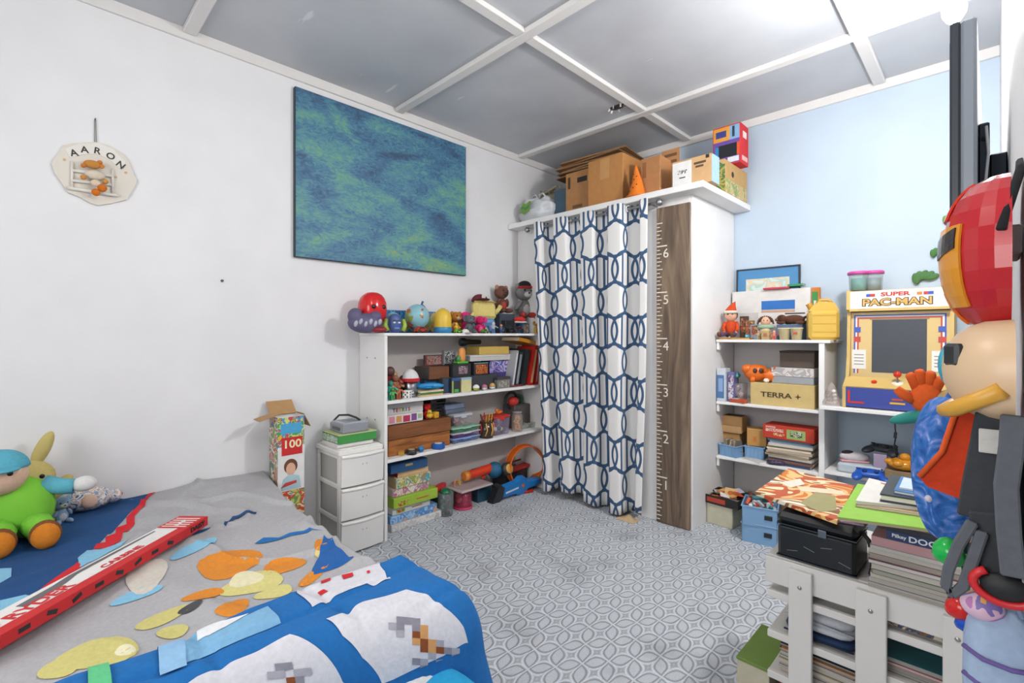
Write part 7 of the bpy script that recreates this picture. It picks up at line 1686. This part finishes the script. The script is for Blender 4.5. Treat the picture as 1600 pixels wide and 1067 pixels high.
b = B().m(TD); b.surf(tb_, 36, 16); b.done('bag', t); B().m(M('#c9c4d0', 'plastic')).sph((-.022, -.052, -.045), .006).done('toggle', t); B().m(TD).tube([(.0, 0, .12), (.02, 0, .16), (.045, 0, .18)], .006).done('cord', t)
# orange pouch
y = 1.0; c0 = SY(1503, 690, y)
t = thing('pouch', 'orange red fabric pouch with olive label on the right wall', 'bag', (c0.x, y, c0.z), 0); OP = M('#cf3f1a', 'fabric')
k_ = y / 1.40 / 755
b = B().m(OP); b.prism([(x * k_, z * k_) for x, z in ((50, 95), (5, 95), (-25, -20), (-52, -60), (-40, -75), (20, -92), (45, -60))], .05, T((0, .025, 0), (PI / 2, 0, 0))); b.done('body', t)
b = B().m(M('#dd5a24', 'fabric')); b.tube([(x * k_, -.027, z * k_) for x, z in ((5, 95), (-22, -15), (-50, -60))], .004); b.done('piping', t)
B().m(M('#8a7a34', 'fabric')).box((28 * k_, -.027, -62 * k_), (50 * k_, .004, 52 * k_), .001, (0, .18, 0)).done('olive_label', t)
# grey backpack with straps
y = .86; kb = y / 1.415 / 755
def BP(u, v, yy=y): p_ = SY(u, v, yy); return Vector((min(p_.x, XR - .012), p_.y, p_.z))
c = BP(1560, 800)
t = thing('backpack', 'charcoal grey backpack with looped straps hanging at the right edge', 'bag', c, 0); GR = M('#3c3e43', 'fabric'); GL = M('#5d6066', 'fabric')
def LP(u, v, yy=y): return BP(u, v, yy) - c
b = B().m(M('#2e3034', 'fabric')); q0 = LP(1585, 790, .95); b.sph((q0.x - .006, q0.y + .03, q0.z + .01), (.03, .07, .11), pw=.7); b.done('body', t)
def strap(nm, pts, w_, th, mat, yy=y):
    P3 = [LP(u, v, yy) for u, v in pts]; b = B().m(mat)
    vs, fs = [], []
    for i, p_ in enumerate(P3):
        d = (P3[min(i + 1, len(P3) - 1)] - P3[max(i - 1, 0)]).normalized(); sd = d.cross(Vector((0, 1, 0))).normalized()
        for s_, t_ in ((-1, -1), (1, -1), (1, 1), (-1, 1)): vs.append(p_ + sd * s_ * w_ / 2 + Vector((0, t_ * th / 2, 0)))
    for i in range(len(P3) - 1):
        for k in range(4): fs.append((i * 4 + k, i * 4 + (k + 1) % 4, i * 4 + 4 + (k + 1) % 4, i * 4 + 4 + k))
    fs += [(3, 2, 1, 0), tuple(len(vs) - 4 + k for k in range(4))]
    b.add(vs, fs, False); o = b.done(nm, t); o.modifiers.new('bev', 'BEVEL').width = .002; return o
strap('padded_strap', ((1558, 648), (1548, 700), (1536, 760), (1528, 810)), .040, .014, GR)
strap('strap_loop', ((1520, 815), (1498, 850), (1482, 890), (1478, 915), (1490, 928), (1506, 915), (1518, 880), (1535, 830)), .012, .010, GL, .84)
strap('webbing', ((1545, 800), (1555, 850), (1562, 900), (1566, 935)), .038, .010, GR, .85)
strap('padded_strap', ((1592, 650), (1580, 700), (1572, 760), (1576, 830), (1585, 900)), .022, .016, GL, .83)
B().m(M('#c9c6c0', 'fabric')).box(tuple(LP(1552, 690, .845)), (.026, .003, .030), .001).done('care_label', t)
q = LP(1570, 918, .835); b = B().m(M('#c9262c', 'plastic')); b.tube([(q.x + .028 * math.cos(a), q.y, q.z + .020 * math.sin(a)) for a in [PI * .7 + PI * 1.25 * k / 12 for k in range(13)]], .005); b.done('red_ring', t)
B().m(M('#17181a', 'rubber')).sph(tuple(q), (.022, .01, .016)).done('dark_opening', t)
# big party bulbs on a wire
y = .92
t = thing('string_lights', 'string of big red, green, blue and yellow plastic bulbs by the backpack', 'string lights', BP(1512, 860, y), 0); c2 = BP(1512, 860, y)
b = B().m(M('#1f3a28', 'rubber')); b.tube([BP(u, v, y) - c2 for u, v in ((1530, 800), (1508, 850), (1505, 880), (1512, 925), (1522, 950), (1526, 985), (1528, 1020), (1530, 1067), (1532, 1100))], .003, 6); b.done('wire', t)
for (u0, v0, u1, v1), cl, r_ in (((1503, 858, 1458, 868), '#1fae4a', .020), ((1520, 945, 1478, 955), '#c9221e', .017), ((1526, 972, 1492, 976), '#1f4fb4', .013), ((1528, 1028, 1514, 1050), '#d8a12a', .012)):
    a, e = BP(u0, v0, y - .01) - c2, BP(u1, v1, y - .01) - c2; d = (e - a); L = d.length; qd = d.to_track_quat('Z', 'Y').to_euler()
    o = B().m(M(cl, 'gloss')).lathe([(0, 0), (r_ * .55, 0), (r_ * .95, L * .22), (r_, L * .42), (r_ * .75, L * .75), (r_ * .3, L * .96), (0, L)], tuple(a), 18, tuple(qd)).done('bulb', t)
# pale blue printed bag at the bottom
y = .88; c = BP(1562, 1030, y)
t = thing('tote_bag', 'pale blue cloth bag with purple trim below the backpack', 'bag', c, 0); LBm = M('#9fb2cc', 'fabric')
b = B().m(LBm); b.sph((0, .02, -.04), (.036, .045, .105), pw=.6); b.done('body', t)
for dz in (.005, -.03): B().m(M('#6a5a96', 'fabric')).tube([(-.034, -.012, dz + .004), (-.015, -.026, dz), (.01, -.026, dz - .002), (.022, -.024, dz)], .003).done('purple_trim', t)
B().m(PR(['#b87ab0', '#d8b4c8', '#7a6aa8', '#d8a05a'], 40)).sph((-.016, .0, .062), (.022, .02, .018)).done('printed_top', t); B().m(M('#8a9ab8', 'fabric')).tube([(-.02, 0, .06), (-.01, 0, .09), (.01, 0, .09), (.02, 0, .06)], .003).done('handle', t)
